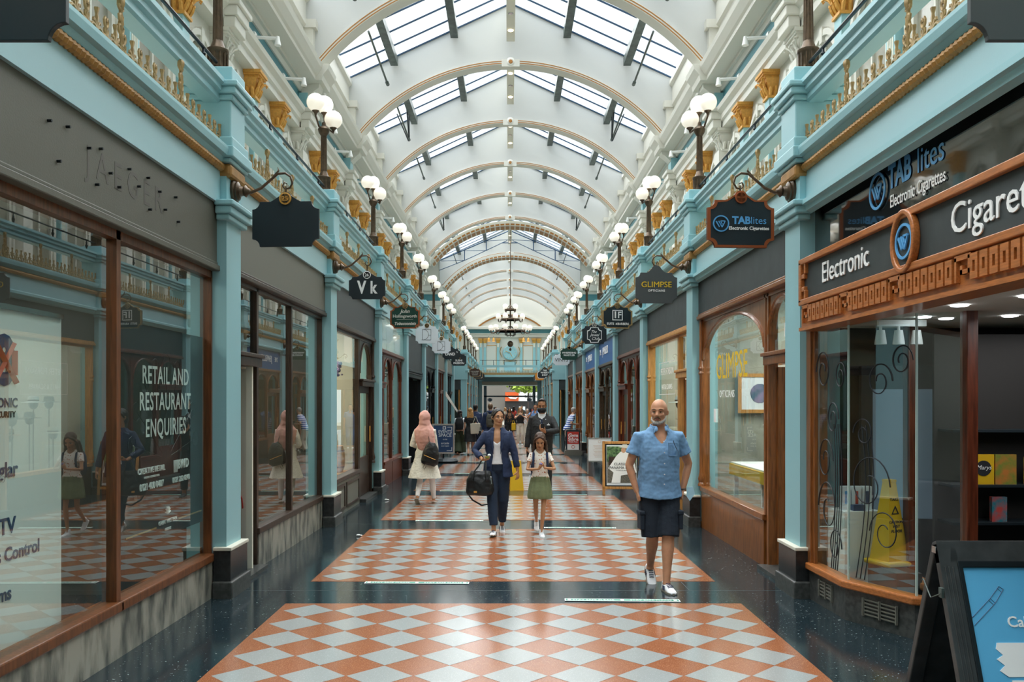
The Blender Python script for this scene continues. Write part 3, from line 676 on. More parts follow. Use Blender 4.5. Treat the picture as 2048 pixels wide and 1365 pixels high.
b = MB().tube([(-1.7, -.08, 2.2), (-1.3, -.08, 1.95), (-.7, -.08, 1.9), (-.5, -.08, 2.05)], [.05, .12, .1, .03], 6); b.build('white_swoosh', 'white_paint', t)
text('Snow Hill', (1.1, -.02, 2.1), .42, 'ink', t)
MB().box(-1.9, 3.4, .05, .3, -1, 1.6).build('shop_window', 'room_dark', t)
for i in range(4): MB().box(-1.6+1.25*i, -.9+1.25*i, -.02, .06, -.9, .7+.3*(i % 2)).build('window_poster', ('white_paint', 'sign_white', 'red', 'sky_blue')[i], t)
t = empty('street_tree', (2.0, 90.5, 0), 0, 'leafy green tree in the street beyond the far exit', 'tree')
MB().tube([(0, 0, -1), (0, 0, 2.2), (.1, 0, 3.6)], [.12, .1, .06], 8).build('trunk', 'wood_dark', t)
mat('leaf', '#8fa83c', .6, var=.4, vscale=3)
b = MB(); rr = random.Random(3)
for i in range(900):
    a, u = rr.uniform(0, 6.28), rr.uniform(-1, 1); r_ = rr.uniform(.3, 1)**.5; c = Vector((2.6*r_*math.cos(a)*(1-u*u)**.5, 1.6*r_*math.sin(a), 3.75+1.25*u*r_))
    d = Vector((rr.uniform(-1, 1), rr.uniform(-1, 1), rr.uniform(-1, 1)))*.3; e = d.orthogonal().normalized()*.16
    b.add([tuple(c-d), tuple(c+e), tuple(c+d), tuple(c-e)], [(0, 1, 2, 3)])
b.build('foliage', 'leaf', t)

# ------------------------------------------------------------------ chandelier in the crossing
t = empty('chandelier', (.02, 43.0, 0), 0, 'huge three tiered bronze chandelier with white globes over the crossing', 'chandelier')
MB().tube([(0, 0, 5.0), (0, 0, 6.9)], .035, 8).tube([(0, 0, 6.9), (0, 0, 11.3)], .018, 6).build('stem', 'bronze', t)
b = MB().lathe([(.0, -.17), (.09, -.14), (.15, -.05), (.15, .05), (.1, .12), (.04, .16)], (0, 0, 4.60), 16).lathe([(.01, -.16), (.06, -.12), (.06, -.04), (.02, 0)], (0, 0, 4.40), 10); b.build('finial_ball', 'bronze', t, True)
for z, r, n in ((5.25, 1.02, 12), (5.83, .66, 8), (6.33, .36, 4)):
    b = MB().lathe([(r*.72, -.03), (r*.76, 0), (r*.72, .06), (r*.66, .06), (r*.66, -.03)], (0, 0, z), 28)
    for i in range(4): a = math.pi*i/2+.3; b.tube([(0, 0, z+.25), (r*.4*math.cos(a), r*.4*math.sin(a), z+.12), (r*.7*math.cos(a), r*.7*math.sin(a), z)], .02, 6)
    b.build('ring', 'bronze', t, True)
    for i in range(n):
        a = 2*math.pi*(i+.5)/n; c_, s_ = math.cos(a), math.sin(a)
        MB().tube([(r*.7*c_, r*.7*s_, z), (r*.85*c_, r*.85*s_, z-.1), (r*c_, r*s_, z-.08), (r*c_, r*s_, z+.02)], [.018, .018, .016, .04], 6).build('arm', 'bronze', t, True)
        MB().ball((r*c_, r*s_, z+.15), .135, 14, 10).build('globe', 'opal', t, True)
b = MB()
for i in range(8):
    a = math.pi*i/4; b.tube([(0, 0, 5.05), (.2*math.cos(a), .2*math.sin(a), 5.0), (.28*math.cos(a), .28*math.sin(a), 5.08), (.2*math.cos(a), .2*math.sin(a), 5.12)], .018, 5)
b.build('scrollwork', 'bronze', t)

# ------------------------------------------------------------------ hanging signs and brackets
def notch(w_, h, r, n=6, bump=0):
    P = []
    for (cx, cz, a0) in ((-w_/2, -h/2, 90), (w_/2, -h/2, 180), (w_/2, h/2, 270), (-w_/2, h/2, 360)):
        seg_ = [(cx + r*math.cos(R(a0-90*i/n)), cz + r*math.sin(R(a0-90*i/n))) for i in range(n+1)]
        if a0 == 360 and bump:
            P += [(.14, h/2), (.11, h/2+.015)] + [(bump*math.cos(R(a)), h/2+.03+bump*math.sin(R(a))) for a in range(20, 161, 20)] + [(-.11, h/2+.015), (-.14, h/2)]
        P += seg_
    return P
br0 = {}
def bracket(s, y, lab):
    if s in br0: dup(br0[s], None, (s*2.545, y, 3.66), label=lab); return
    t = empty('sign_bracket', (s*2.545, y, 3.66), 0, lab, 'bracket'); q = MB(-s)
    q.lathe([(.11, 0), (.11, .02), (.085, .03), (.085, .045), (.05, .06), (.04, .09), (.055, .11), (.03, .13), (.02, .15)], (0, 0, 0), 18, 'x'); q.build('rosette', 'bronze', t, True)
    q = MB(-s); pts = [(.1, 0, 0), (.16, 0, -.01), (.25, 0, .03), (.33, 0, .10), (.40, 0, .16), (.47, 0, .165), (.52, 0, .13), (.535, 0, .075), (.51, 0, .03), (.47, 0, .02), (.445, 0, .05), (.46, 0, .08), (.485, 0, .07)]
    q.tube(pts, [.018, .014, .014, .013, .012, .011, .010, .009, .009, .008, .008, .007, .007], 7); q.tube([(.36, 0, .13), (.41, 0, .19), (.4, 0, .22)], [.012, .009, .003], 6); q.tube([(.475, 0, .02), (.475, 0, -.06)], .008, 6)
    q.build('scrolled_arm', 'bronze', t, True); br0[s] = t
def sign(s, k, y, name_lab, bm='sign_black', edge=None, w_=.62, h=.40, num=None, rz=0, lines=(), bump=.06, r=.07, nm='gold_pale', numbg='sign_black'):
    t = empty('hanging_sign', (s*(2.545-.475), y, 3.36), R(rz), name_lab, 'sign')
    P = notch(w_, h, r, bump=bump)
    MB().prism(P, -.014, .014).build('board', bm, t, bevel=.003)
    if edge:
        I = [(x*(1-.03/w_*2 if abs(x) > .0 else 1), z*(1-.045/h) if z < h/2 else z-.012) for x, z in P]
        MB().frame(P, I, -.018, .018).build('border', edge, t)
    if num is not None:
        MB().lathe([(0, -.03), (.045, -.03), (.047, -.022), (.047, .022), (.045, .03), (0, .03)], (0, 0, h/2+.025), 20, 'y').build('roundel', numbg, t)
        MB().lathe([(.045, -.03), (.056, -.028), (.056, .028), (.045, .03)], (0, 0, h/2+.025), 20, 'y').build('roundel_rim', nm, t)
        if num: text(num, (0, -.032, h/2+.022), .062, nm, t, bold=.015, ext=.002)
    for (tx, x, z, sz, m_, kw) in lines:
        text(tx, (x, -.017, z), sz, m_, t, ext=.002, **kw)
    MB().tube([(0, 0, h/2+.06), (0, 0, h/2+.14)], .006, 6).build('hook', 'bronze', t)
    return t
def tl_logo(t, x, y, z, r, m_, ax=None, rot=(0, 0, 0)):
    """ring with a slanted bar and open triangle"""
    e = MB(); e.frame(circ(0, 0, r, 32), circ(0, 0, r*.85, 32), -.004, .004)
    def bar(p, q_, w2):
        d = Vector((q_[0]-p[0], q_[1]-p[1])).normalized(); n = Vector((-d.y, d.x))*w2
        e.prism([(p[0]+n.x, p[1]+n.y), (q_[0]+n.x, q_[1]+n.y), (q_[0]-n.x, q_[1]-n.y), (p[0]-n.x, p[1]-n.y)], -.004, .004)
    w2 = r*.06
    bar((-r*.62, r*.28), (-r*.2, -r*.42), w2*1.2); bar((-r*.3, r*.3), (r*.12, -r*.45), w2); bar((r*.12, -r*.45), (r*.5, r*.3), w2); bar((r*.5, r*.3), (-r*.05, r*.3), w2); bar((-r*.05, r*.3), (r*.14, -r*.08), w2)
    o = e.build('logo', m_, t); o.location = (x, y, z); o.rotation_euler = [R(a) for a in rot]; return o
for s, side in SIDES:
    for i, y in enumerate(YK + YF):
        bracket(s, y, 'scrolled bronze sign bracket on the %s pilaster of the %s' % (ORD[i], side))
L_ = -1; bd = dict(bold=.02)
sign(-1, 0, YK[0], 'large dark blank sign cut off by the top left corner', 'sign_black')
sign(-1, 1, YK[1], 'blank black sign numbered 25, nearest full sign on the left', 'sign_black', None, .62, .41, '25', -4, nm='gold')
sign(-1, 2, YK[2], 'black sign with white letters Vk numbered 26', 'sign_black', None, .52, .32, '26', 0, [('V', -.075, 0, .25, 'white_paint', dict(bold=.035, sx=.75)), ('k', .09, 0, .24, 'white_paint', dict(bold=.035, sx=.75))], nm='white_paint', r=.05)
sign(-1, 3, YK[3], 'green tobacconist sign with gold edge numbered 27', 'sign_green', 'copper', .58, .42, '27', -3, [('John', 0, .125, .10, 'cream', dict(bold=.02, shear=.3)), ('Hollingsworth', 0, .03, .083, 'cream', dict(bold=.01)), ('Tobacconists', 0, -.115, .08, 'cream', dict(bold=.03, shear=.3)), ('________', 0, .0, .08, 'cream', {})])
def outline_de(t):
    b = MB()
    for P in ([(-.11, .14), (-.11, -.12)], [(-.13, -.12), (.10, -.12)], [(.10, -.12), (.10, .14)], [(.10, .14), (-.11, .14)], [(.04, 0), (.10, 0)]): b.tube([(P[0][0], -.016, P[0][1]), (P[1][0], -.016, P[1][1])], .004, 4)
    b.tube([(-.10+.14*math.sin(R(a)), -.016, .01+.13*math.cos(R(a))) for a in range(0, 181, 15)], .004, 4); b.build('outline_logo', 'ink', t)
outline_de(sign(-1, 4, YK[4], 'white sign with thin outlined logo numbered 28', 'sign_white', None, .56, .42, '28', 0))
outline_de(sign(-1, 5, YK[5], 'white sign with thin outlined logo numbered 29, turned askew', 'sign_white', None, .56, .42, '29', 14))
sign(-1, 6, YK[6], 'dark sign reading LAND with a small flower', 'sign_black', None, .62, .36, None, 0, [('LAND', -.04, 0, .13, 'white_paint', dict(bold=.03)), ('%', .2, .07, .08, 'white_paint', {})])
sign(-1, 7, YK[7], 'black sushi sign just beyond the LAND sign', 'sign_black', None, .60, .46, None, 0, [('SUSHI', 0, -.02, .11, 'white_paint', dict(bold=.02)), ('PASSION', 0, -.13, .11, 'white_paint', dict(bold=.02)), ('J', .05, .1, .12, 'gold', {})])
sign(-1, 9, YF[0], 'dark brown sign with cream writing beyond the crossing', 'sign_brown', 'gold_pale', .66, .46, '', 0, [('THE GOURMET', 0, .08, .075, 'cream', bd), ('FINE FOOD', 0, -.02, .075, 'cream', bd), ('Licensed', 0, -.12, .09, 'cream', bd)])
sign(-1, 10, YF[1], 'black sign with white writing, second beyond the crossing on the left', 'sign_black', 'gold_pale', .64, .44, '', 0, [('MR', .05, -.02, .2, 'white_paint', bd)])
sign(-1, 11, YF[2], 'black sign with white curl, third beyond the crossing on the left', 'sign_black', None, .64, .44, '', 0, [('AND', 0, -.06, .16, 'white_paint', bd)])
sign(1, 0, YK[0], 'large dark grey sign cut off by the top right corner', 'sign_grey')
t = sign(1, 1, YK[1], 'black copper edged sign with blue ring logo and plain brown roundel', 'sign_black', 'copper', .62, .43, '', 4, [('TAB', .005, .03, .092, 'letter_blue', dict(bold=.04)), ('lites', .165, .03, .092, 'letter_blue', dict(bold=-.005)), ('Electronic Cigarettes', .075, -.04, .044, 'white_paint', dict(bold=.02))], nm='copper', numbg='wood_red')
tl_logo(t, -.185, -.02, 0, .075, 'letter_blue', rot=(0, 0, 0))
sign(1, 2, YK[2], 'grey optician sign with yellow letters', 'sign_grey', None, .60, .44, None, 3, [('GLIMPSE', 0, .045, .115, 'letter_yellow', dict(sx=1.04)), ('OPTICIANS', 0, -.04, .042, 'white_paint', dict(bold=.02, space=1.2))], bump=.075)
t = sign(1, 3, YK[3], 'black gold edged barber sign with square logo numbered 17', 'sign_black', 'gold_pale', .62, .42, '17', 12, [('SUITS', -.14, -.12, .06, 'white_paint', bd), ('&', -.02, -.12, .05, 'white_paint', bd), ('BARBERS', .12, -.12, .06, 'white_paint', bd), ('F', .045, .05, .17, 'white_paint', dict(bold=.02)), ('I', -.04, .05, .17, 'white_paint', dict(bold=.04))])
MB().frame([(-.1, -.05), (.11, -.05), (.11, .15), (-.1, .15)], [(-.085, -.035), (.095, -.035), (.095, .135), (-.085, .135)], -.018, -.014).build('logo_frame', 'white_paint', t)
t = sign(1, 4, YK[4], 'black sign with white inner outline and script numbered 16', 'sign_black', None, .60, .44, '16', 0, [('The', -.02, .08, .09, 'white_paint', dict(shear=.4)), ('Jewel', 0, 0, .1, 'white_paint', dict(shear=.4)), ('Club', .02, -.09, .1, 'white_paint', dict(shear=.4))], nm='cream')
P = notch(.36, .38, .08); I = notch(.33, .35, .08); MB().frame(P, I, -.018, -.013).build('inner_outline', 'white_paint', t)
sign(1, 6, YK[6], 'dark green-black sign with two lines of white writing', 'sign_green', None, .60, .40, '', 0, [('WHISPERING', 0, .05, .085, 'white_paint', bd), ('WHISTLER', 0, -.04, .085, 'white_paint', bd)])
sign(1, 7, YK[7], 'white oval-cornered sign with thin vertical lettering', 'sign_white', None, .66, .42, '', 8, [('VINTS', 0, 0, .2, 'ink', {})])
sign(1, 9, YF[0], 'black octagonal sign with three lines of white writing', 'sign_black', None, .56, .5, '', 0, [('THE', 0, .13, .13, 'white_paint', dict(bold=.04)), ('WHISKY', 0, 0, .13, 'white_paint', dict(bold=.04)), ('SHOP', 0, -.14, .13, 'white_paint', dict(bold=.04))], r=.12)
sign(1, 10, YF[1], 'black and white sign tucked behind the octagonal one', 'sign_black', 'white_paint', .6, .46, '', 0)
sign(1, 11, YF[2], 'orange sign, third beyond the crossing on the right', 'sign_orange', None, .62, .5, '', -6, [('COFFEE', 0, 0, .1, 'letter_yellow', bd)])
sign(1, 12, YF[3], 'small grey sign with red and white foot, farthest on the right', 'sign_grey', None, .62, .44, '', -6, [('JAZZ', -.05, -.1, .12, 'white_paint', bd)])

# ------------------------------------------------------------------ shopfronts
GD = 2.71
def front(s, k, y0, L, side, fasc='fascia_dark', fz1=2.95, fmat='wood_dark', segs=(), stall='marble', sill=.40, top=2.92, tr=2.15, cols=False, gl='glass', lab='', dmat=None, panels=False, fh=3.5, vac=False, dopen=(), doorglass='glass', mm=None):
    a, e = y0+.2, y0+L-.2; f0 = fz(e) - .01
    t = empty('shopfront', (s*GD, y0+L/2, 0), 0, lab, 'shopfront'); ox, oy = s*GD, y0+L/2
    class X(MB):
        def put(self, n, m, smooth=False, bevel=0, parent=None):
            self.v = [(p[0]-ox, p[1]-oy, p[2]) for p in self.v]; return self.build(n, m, parent or t, smooth, bevel)
    if fasc:
        X(s).box(2.63, 2.80, a, e, fz1, fh+.02).put('fascia', fasc)
        X(s).box(2.60, 2.80, a, e, fz1-.05, fz1+.0).box(2.62, 2.8, a, e, fz1, fz1+.03).put('fascia_moulding', mm or fmat, bevel=.008)
    X(s).box(2.67, 2.79, a, e, top-.06, fz1-.04).put('head_rail', fmat)
    if cols:
        for yy in (a+.05, e-.05): X(s).lathe([(.05, sill), (.05, sill+.03), (.035, sill+.05), (.05, sill+.1), (.035, sill+.16), (.028, sill+.2), (.028, 2.1), (.045, 2.13), (.03, 2.16), (.05, 2.2), (.03, 2.24), (.028, top)], (2.66, yy, 0), 12).put('column', fmat, True)
    seen = set()
    for i, sg in enumerate(segs):
        kind, p, q_ = sg[:3]; arched = len(sg) > 3; p += a; q_ += a
        for yy in (p, q_):
          if round(yy, 2) not in seen:
            seen.add(round(yy, 2)); X(s).box(2.67, 2.77, yy-.03, yy+.03, f0 if kind == 'd' else sill, top).put('post', fmat)
        if kind == 'w':
            X(s).box(2.705, 2.713, p+.02, q_-.02, sill, top-.04).put('pane', gl)
            X(s).box(2.66, 2.80, p, q_, f0, sill-.07).put('stall_riser', stall)
            X(s).box(2.64, 2.80, p-.02, q_+.02, sill-.07, sill).put('sill', fmat, bevel=.01)
            if panels:
                n = 2; wd = (q_-p)/n
                for c in range(n):
                    o_ = [(p+wd*c+.06, f0+.1), (p+wd*(c+1)-.06, f0+.1), (p+wd*(c+1)-.06, sill-.12), (p+wd*c+.06, sill-.12)]
                    i_ = [(p+wd*c+.10, f0+.14), (p+wd*(c+1)-.10, f0+.14), (p+wd*(c+1)-.10, sill-.16), (p+wd*c+.10, sill-.16)]
                    X(s).frame(o_, i_, 2.645, 2.665, 'x').put('raised_panel', fmat)
        if kind == 'd':
            X(s).box(2.62, 2.79, p, q_, tr, tr+.09).box(2.60, 2.79, p-.03, q_+.03, tr+.09, tr+.13).put('transom', fmat, bevel=.008)
            X(s).box(2.705, 2.713, p+.02, q_-.02, tr+.13, top-.04).put('transom_light', gl)
            X(s).box(2.56, 2.85, p, q_, f0-.02, fz(oy)+.05).put('door_step', 'grey_stone')
            dl = X(s); h0 = fz(oy)+.06
            dm = dmat or fmat
            if i not in dopen:
                dl.box(2.72, 2.76, p+.03, p+.14, h0, tr).box(2.72, 2.76, q_-.14, q_-.03, h0, tr).box(2.72, 2.76, p+.14, q_-.14, h0, h0+.7).box(2.72, 2.76, p+.14, q_-.14, tr-.12, tr)
                d_ = dl.put('door', dm)
                X(s).box(2.735, 2.742, p+.14, q_-.14, h0+.7, tr-.12).put('door_pane', doorglass, parent=d_)
                X(s).tube([(2.69, q_-.1, h0+.95), (2.69, q_-.1, h0+1.25)], .012, 6).put('door_handle', 'gold', parent=d_)
            else:
                dl.box(2.76, 3.5, q_-.07, q_-.03, h0, tr-.02); d_ = dl.put('door', dm)
                X(s).box(3.45, 3.48, q_-.1, q_-.07, h0+.95, h0+1.25).put('door_handle', 'gold', parent=d_)
        if arched:
            mid, hw = (p+q_)/2, (q_-p)/2-.03; zsp = top-.06-hw*.95
            zsp = max(zsp, tr+.2)
            rh = top-.09-zsp
            for sg_ in (-1, 1):
                pts = [(mid+sg_*hw, zsp)] + [(mid+sg_*hw*math.cos(math.pi/2*j_/8), zsp+rh*math.sin(math.pi/2*j_/8)) for j_ in range(9)][1:] + [(mid, top-.05), (mid+sg_*hw, top-.05)]
                X(s).prism(pts, 2.685, 2.745, 'x').put('arch_spandrel', fmat)
            X(s).tube([(2.68, mid+hw*math.cos(math.pi*j_/16), zsp+rh*math.sin(math.pi*j_/16)) for j_ in range(17)], .022, 6).put('arch_moulding', fmat, True)
    return t
def lb(k, side, extra): return '%s, %s bay on the %s' % (extra, ORD[k], side)
# left side
front(-1, 0, YK[0], PITCH, 'left', 'fascia_brown', 2.95, 'wood_frame', [('w', 0, 2.2), ('w', 2.2, 4.0)], 'marble', .40, 2.90, lab=lb(0, 'left', 'large vacant shop window with brown fascia over marble base'), fh=3.5, mm='fascia_brown')
front(-1, 1, YK[1], PITCH, 'left', 'fascia_greige', 2.98, 'wood_dark', [('d', 0, .95), ('w', .95, 2.35), ('w', 2.35, 4.0)], 'marble', .42, 2.95, 2.1, lab=lb(1, 'left', 'shopfront with open dark doorway and two tall panes'), dopen=(0,), dmat='room_white')
front(-1, 2, YK[2], PITCH, 'left', 'fascia_grey', 2.92, 'wood_dark', [('w', 0, 2.5), ('d', 2.6, 3.9, 1)], 'fascia_greige', .55, 2.88, 2.0, True, lab=lb(2, 'left', 'dark columned shopfront over panelled timber base'), panels=True)
front(-1, 3, YK[3], PITCH, 'left', 'fascia_teal', 2.78, 'wood_red', [('d', .1, 1.0), ('w', 1.05, 2.3, 1), ('w', 2.35, 3.95, 1)], 'wood_red', .45, 2.74, 2.0, lab=lb(3, 'left', 'maroon arched shopfront under a pale glass fascia'))
front(-1, 4, YK[4], PITCH, 'left', 'fascia_dark', 2.55, 'iron', [('d', 0, 4.0)], 'black_stone', .4, 2.5, 2.35, lab=lb(4, 'left', 'wide black open shop entrance'), dopen=(0,), dmat='iron')
front(-1, 5, YK[5], PITCH, 'left', 'fascia_dark', 2.85, 'iron', [('w', 0, 1.4, 1), ('w', 1.4, 2.8, 1), ('d', 2.85, 3.95, 1)], 'black_stone', .45, 2.8, 2.0, True, lab=lb(5, 'left', 'black arched shopfront'))
front(-1, 6, YK[6], PITCH, 'left', 'fascia_greige', 2.9, 'wood_red', [('w', 0, 1.9), ('d', 1.9, 2.9), ('w', 2.9, 4.0)], 'wood_red', .5, 2.85, 2.0, lab=lb(6, 'left', 'red-brown shopfront with square transoms'))
front(-1, 7, YK[7], PITCH, 'left', 'fascia_greige', 2.9, 'fascia_dark', [('w', 0, 2.9), ('d', 2.9, 4.0)], 'black_stone', .5, 2.85, 2.0, lab=lb(7, 'left', 'dark-framed shopfront before the crossing'))
# right side
front(1, 1, YK[1], PITCH, 'right', 'fascia_dark', 2.93, 'wood', [('d', .05, .95, 1), ('w', 1.05, 3.95, 1)], 'wood', .55, 2.90, 2.12, True, lab=lb(1, 'right', 'timber optician shopfront with wide arched window'), dopen=(0,), dmat='wood')
front(1, 2, YK[2], PITCH, 'right', 'fascia_dark', 2.85, 'wood_pale', [('d', .05, 1.2), ('w', 1.25, 3.95)], 'wood_dark', .55, 2.82, 2.1, True, lab=lb(2, 'right', 'hat shop front with slender pale wood columns'), dopen=(0,), dmat='wood')
front(1, 3, YK[3], PITCH, 'right', 'fascia_dark', 2.8, 'wood_red', [('w', 0, 1.3, 1), ('w', 1.35, 2.6, 1), ('d', 2.65, 3.95, 1)], 'wood_red', .5, 2.76, 2.0, True, lab=lb(3, 'right', 'glossy red timber front with twin arches'))
for k in (4, 5): front(1, k, YK[k], PITCH, 'right', 'fascia_blue', 2.75, 'bronze' if k == 4 else 'wood', [('w', 0, 1.3, 1), ('w', 1.35, 2.6, 1), ('d', 2.65, 3.95, 1)], 'wood_dark', .5, 2.7, 2.0, True, lab=lb(k, 'right', 'arched shopfront under a blue fascia'))
for k in (6, 7): front(1, k, YK[k], PITCH, 'right', 'fascia_dark', 2.8, 'wood', [('w', 0, 1.3, 1), ('w', 1.35, 2.6, 1), ('d', 2.65, 3.95, 1)], 'wood', .5, 2.76, 2.0, True, lab=lb(k, 'right', 'orange timber arched shopfront under dark fascia'))
for s, side in SIDES:
    for i, y in enumerate(YF):
        Lf = ((YF+[YE])[i+1]) - y
        front(s, 8+i, y, Lf, side, ('fascia_dark', 'fascia_greige')[i % 2], 2.8, ('wood_pale', 'wood', 'iron')[i % 3], [('w', 0, 1.5), ('w', 1.5, 2.7), ('d', 2.7, Lf-.45)], 'black_stone', .5, 2.76, 2.0, lab=lb(8+i, side, 'small distant shopfront'))
# blue fascia writing
for k in (4, 5):
    t = [o for o in COL.objects if o.get('label', '').startswith('arched shopfront under a blue fascia, ' + ORD[k])][0]
    text('THE', (-.09, 1.5, 3.12), .22, 'white_paint', t, (90, 0, -90), bold=.01); text('JEWELLER', (-.09, .3, 3.12), .3, 'white_paint', t, (90, 0, -90))
# ghost letters on the brown fascia
t = [o for o in COL.objects if o.get('label', '').startswith('large vacant')][0]
b = MB()
for yy, zz in ((-.55, .1), (-.35, .13), (-.1, .08), (.05, .12), (.18, 0), (.3, -.06), (.45, .1), (.6, .02), (.75, .12), (.78, -.1), (.95, .07), (1.05, -.04), (1.25, .1), (1.3, -.08), (-.45, -.1), (0, -.12)):
    b.tube([(.06, yy-.2, 3.23+zz), (.105, yy-.2, 3.23+zz)], .009, 6)
b.build('fixing_pins', 'iron', t)
mat('ghost', '#57544d', .6)
text('J A E G E R', (.081, .25, 3.23), .26, 'ghost', t, (90, 0, 90), ext=.0005, sx=.95)
# ------------------------------------------------------------------ electronic cigarette shop, right, nearest bay
t = empty('shopfront', (2.6, 5.4, 0), 0, 'electronic cigarette shopfront with splayed glass corner under the carved wooden sign', 'shopfront')
def at(b, n, m, smooth=False, bevel=0, parent=None, T=t):
    ox, oy, oz = T.location; b.v = [(p[0]-ox, p[1]-oy, p[2]-oz) for p in b.v]; return b.build(n, m, parent or T, smooth, bevel)
at(MB().box(2.68, 2.8, 3.5, 7.5, 2.40, 3.52), 'glass_fascia', 'black_glass')
at(MB().box(2.62, 2.74, 7.36, 7.5, .3, 2.42).box(2.60, 2.66, 7.40, 7.5, .3, 2.42), 'corner_post', 'wood', bevel=.006)
PTS = [(2.64, 7.45), (2.66, 6.71), (2.93, 6.15), (3.24, 6.02), (3.24, 6.9)]
def off(P, d):
    out = []
    for i, p in enumerate(P):
        a = Vector(P[max(i-1, 0)]); c = Vector(P[min(i+1, len(P)-1)]); v = (c-a).normalized(); n = Vector((v.y, -v.x)); out.append((p[0]-n.x*d*-1, p[1]-n.y*d*-1))
    return out
def ribbon(b, P, d0, d1, z0, z1): b.prism(off(P, d0) + off(P, d1)[::-1], z0, z1, 'z'); return b
at(ribbon(MB(), PTS, -.05, .03, -.02, .27), 'stall_riser', 'grey_stone')
at(ribbon(MB(), PTS, -.07, .07, .27, .33), 'sill', 'wood_sign', bevel=.012)
for i in range(3):
    p, q_ = Vector(PTS[i]), Vector(PTS[i+1]); dd = (q_-p).normalized()*.008; p2, q2 = p+dd, q_-dd
    n = Vector((-(q_-p).y, (q_-p).x)).normalized()*.005
    at(MB().prism([(p2+n)[:], (q2+n)[:], (q2-n)[:], (p2-n)[:]], .33, 2.4, 'z'), 'pane', 'glass')
mat('glass_edge', '#b8cfc9', .2, emis=0)
for P in PTS[1:3]: at(MB().box(P[0]-.007, P[0]+.007, P[1]-.007, P[1]+.007, .33, 2.4), 'glass_joint', 'glass_edge')
at(MB().box(3.20, 3.28, 5.97, 6.07, .3, 2.42).box(3.20, 3.28, 6.85, 6.95, .0, 2.42), 'door_post', 'wood_red', bevel=.006)
for (a, b_, w_) in ((Vector((2.65, 7.2)), Vector((2.66, 6.95)), 0), (Vector((2.74, 6.55)), Vector((2.87, 6.27)), 1)):
    dd = (b_-a); n = Vector((dd.y, -dd.x)).normalized(); nn = n*.044
    q = MB()
    for j_ in range(5): z = .10+.028*j_; q.prism([(a+nn)[:], (b_+nn)[:], (b_+nn*.8)[:], (a+nn*.8)[:]], z, z+.01, 'z')
    for u in (0, .5, 1): c = a.lerp(b_, u)+nn; q.box(c.x-.008, c.x+.008, c.y-.008, c.y+.008, .09, .23)
    at(q, 'air_vent', 'fascia_greige')
# carved sign
sg = empty('shop_sign', (2.53, 5.4, 2.77), 0, 'long carved wooden shop sign reading Electronic Cigarettes with blue ring logo', 'sign')
at(MB().box(2.52, 2.70, 3.42, 7.34, 2.60, 2.95), 'panel', 'fascia_dark', T=sg)
q = MB().box(2.485, 2.56, 3.40, 7.37, 2.925, 2.975).box(2.485, 2.56, 3.40, 7.37, 2.575, 2.625).box(2.485, 2.56, 7.31, 7.37, 2.6, 2.95)
q.box(2.49, 2.56, 7.24, 7.31, 2.80, 2.84).box(2.49, 2.56, 7.24, 7.31, 2.69, 2.73).box(2.49, 2.56, 7.22, 7.25, 2.84, 2.93).box(2.49, 2.56, 7.22, 7.25, 2.62, 2.70)
at(q, 'frame', 'wood_sign', bevel=.006, T=sg)
at(MB().box(2.515, 2.7, 3.40, 7.37, 2.36, 2.585).box(2.49, 2.7, 3.4, 7.37, 2.355, 2.385), 'frieze_board', 'wood_sign', T=sg)
q = MB(); y = 7.30; i = 0
while y > 3.45:
    if i % 8 == 0: # meander
        w_ = .17
        q.box(2.49, 2.52, y-.02, y, 2.42, 2.56).box(2.49, 2.52, y-w_, y, 2.54, 2.57).box(2.49, 2.52, y-w_, y-w_+.03, 2.46, 2.56).box(2.49, 2.52, y-w_, y-.06, 2.46, 2.485).box(2.49, 2.52, y-.085, y-.06, 2.46, 2.51)
    else:
        w_ = .095; q.frame([(y, 2.42), (y, 2.56), (y-w_+.02, 2.56), (y-w_+.02, 2.42)], [(y-.025, 2.46), (y-.025, 2.52), (y-w_+.045, 2.52), (y-w_+.045, 2.46)], 2.485, 2.52, 'x')
    y -= w_; i += 1
at(q, 'key_pattern', 'wood_sign', T=sg)
q = MB(); ring = [(5.41+.165*math.cos(a*math.pi/18), 2.775+.205*math.sin(a*math.pi/18)) for a in range(36)]; ri = [(5.41+.13*math.cos(a*math.pi/18), 2.775+.17*math.sin(a*math.pi/18)) for a in range(36)]
q.frame(ring, ri, 2.472, 2.52, 'x'); at(q, 'oval_surround', 'wood_sign', bevel=.008, T=sg)
at(MB().prism(ri, 2.50, 2.53, 'x'), 'oval_panel', 'fascia_dark', T=sg)
lg = tl_logo(sg, 2.49-2.53, .01, .005, .115, 'letter_blue', rot=(0, 0, -90)); lg.scale = (1, 1.25, 1)
text('Electronic', (2.515-2.53, 6.44-5.4, .015), .235, 'white_paint', sg, (90, 0, -90), sx=.95)
text('Cigarettes', (2.515-2.53, 4.36-5.4, .015), .25, 'white_paint', sg, (90, 0, -90))
lg = tl_logo(t, 2.665-2.6, 6.2-5.4, 3.29, .135, 'letter_blue', rot=(0, 0, -90))
text('TAB', (.075, 5.87-5.4, 3.335), .235, 'letter_blue', t, (90, 0, -90), bold=.03, sx=.8, ext=.001)
text('lites', (.075, 5.44-5.4, 3.335), .235, 'letter_blue', t, (90, 0, -90), sx=.95, ext=.001)
text('TM', (.07, 5.17-5.4, 3.46), .06, 'white_paint', t, (90, 0, -90))
text('Electronic Cigarettes', (.07, 5.62-5.4, 3.16), .125, 'white_paint', t, (90, 0, -90), bold=.008, sx=.72, ext=.001)
struct(MB().box(2.56, 5.6, 3.4, 7.45, 2.39, 2.42).build('ceiling_shop', 'room_white'), 'white soffit inside the cigarette shop')
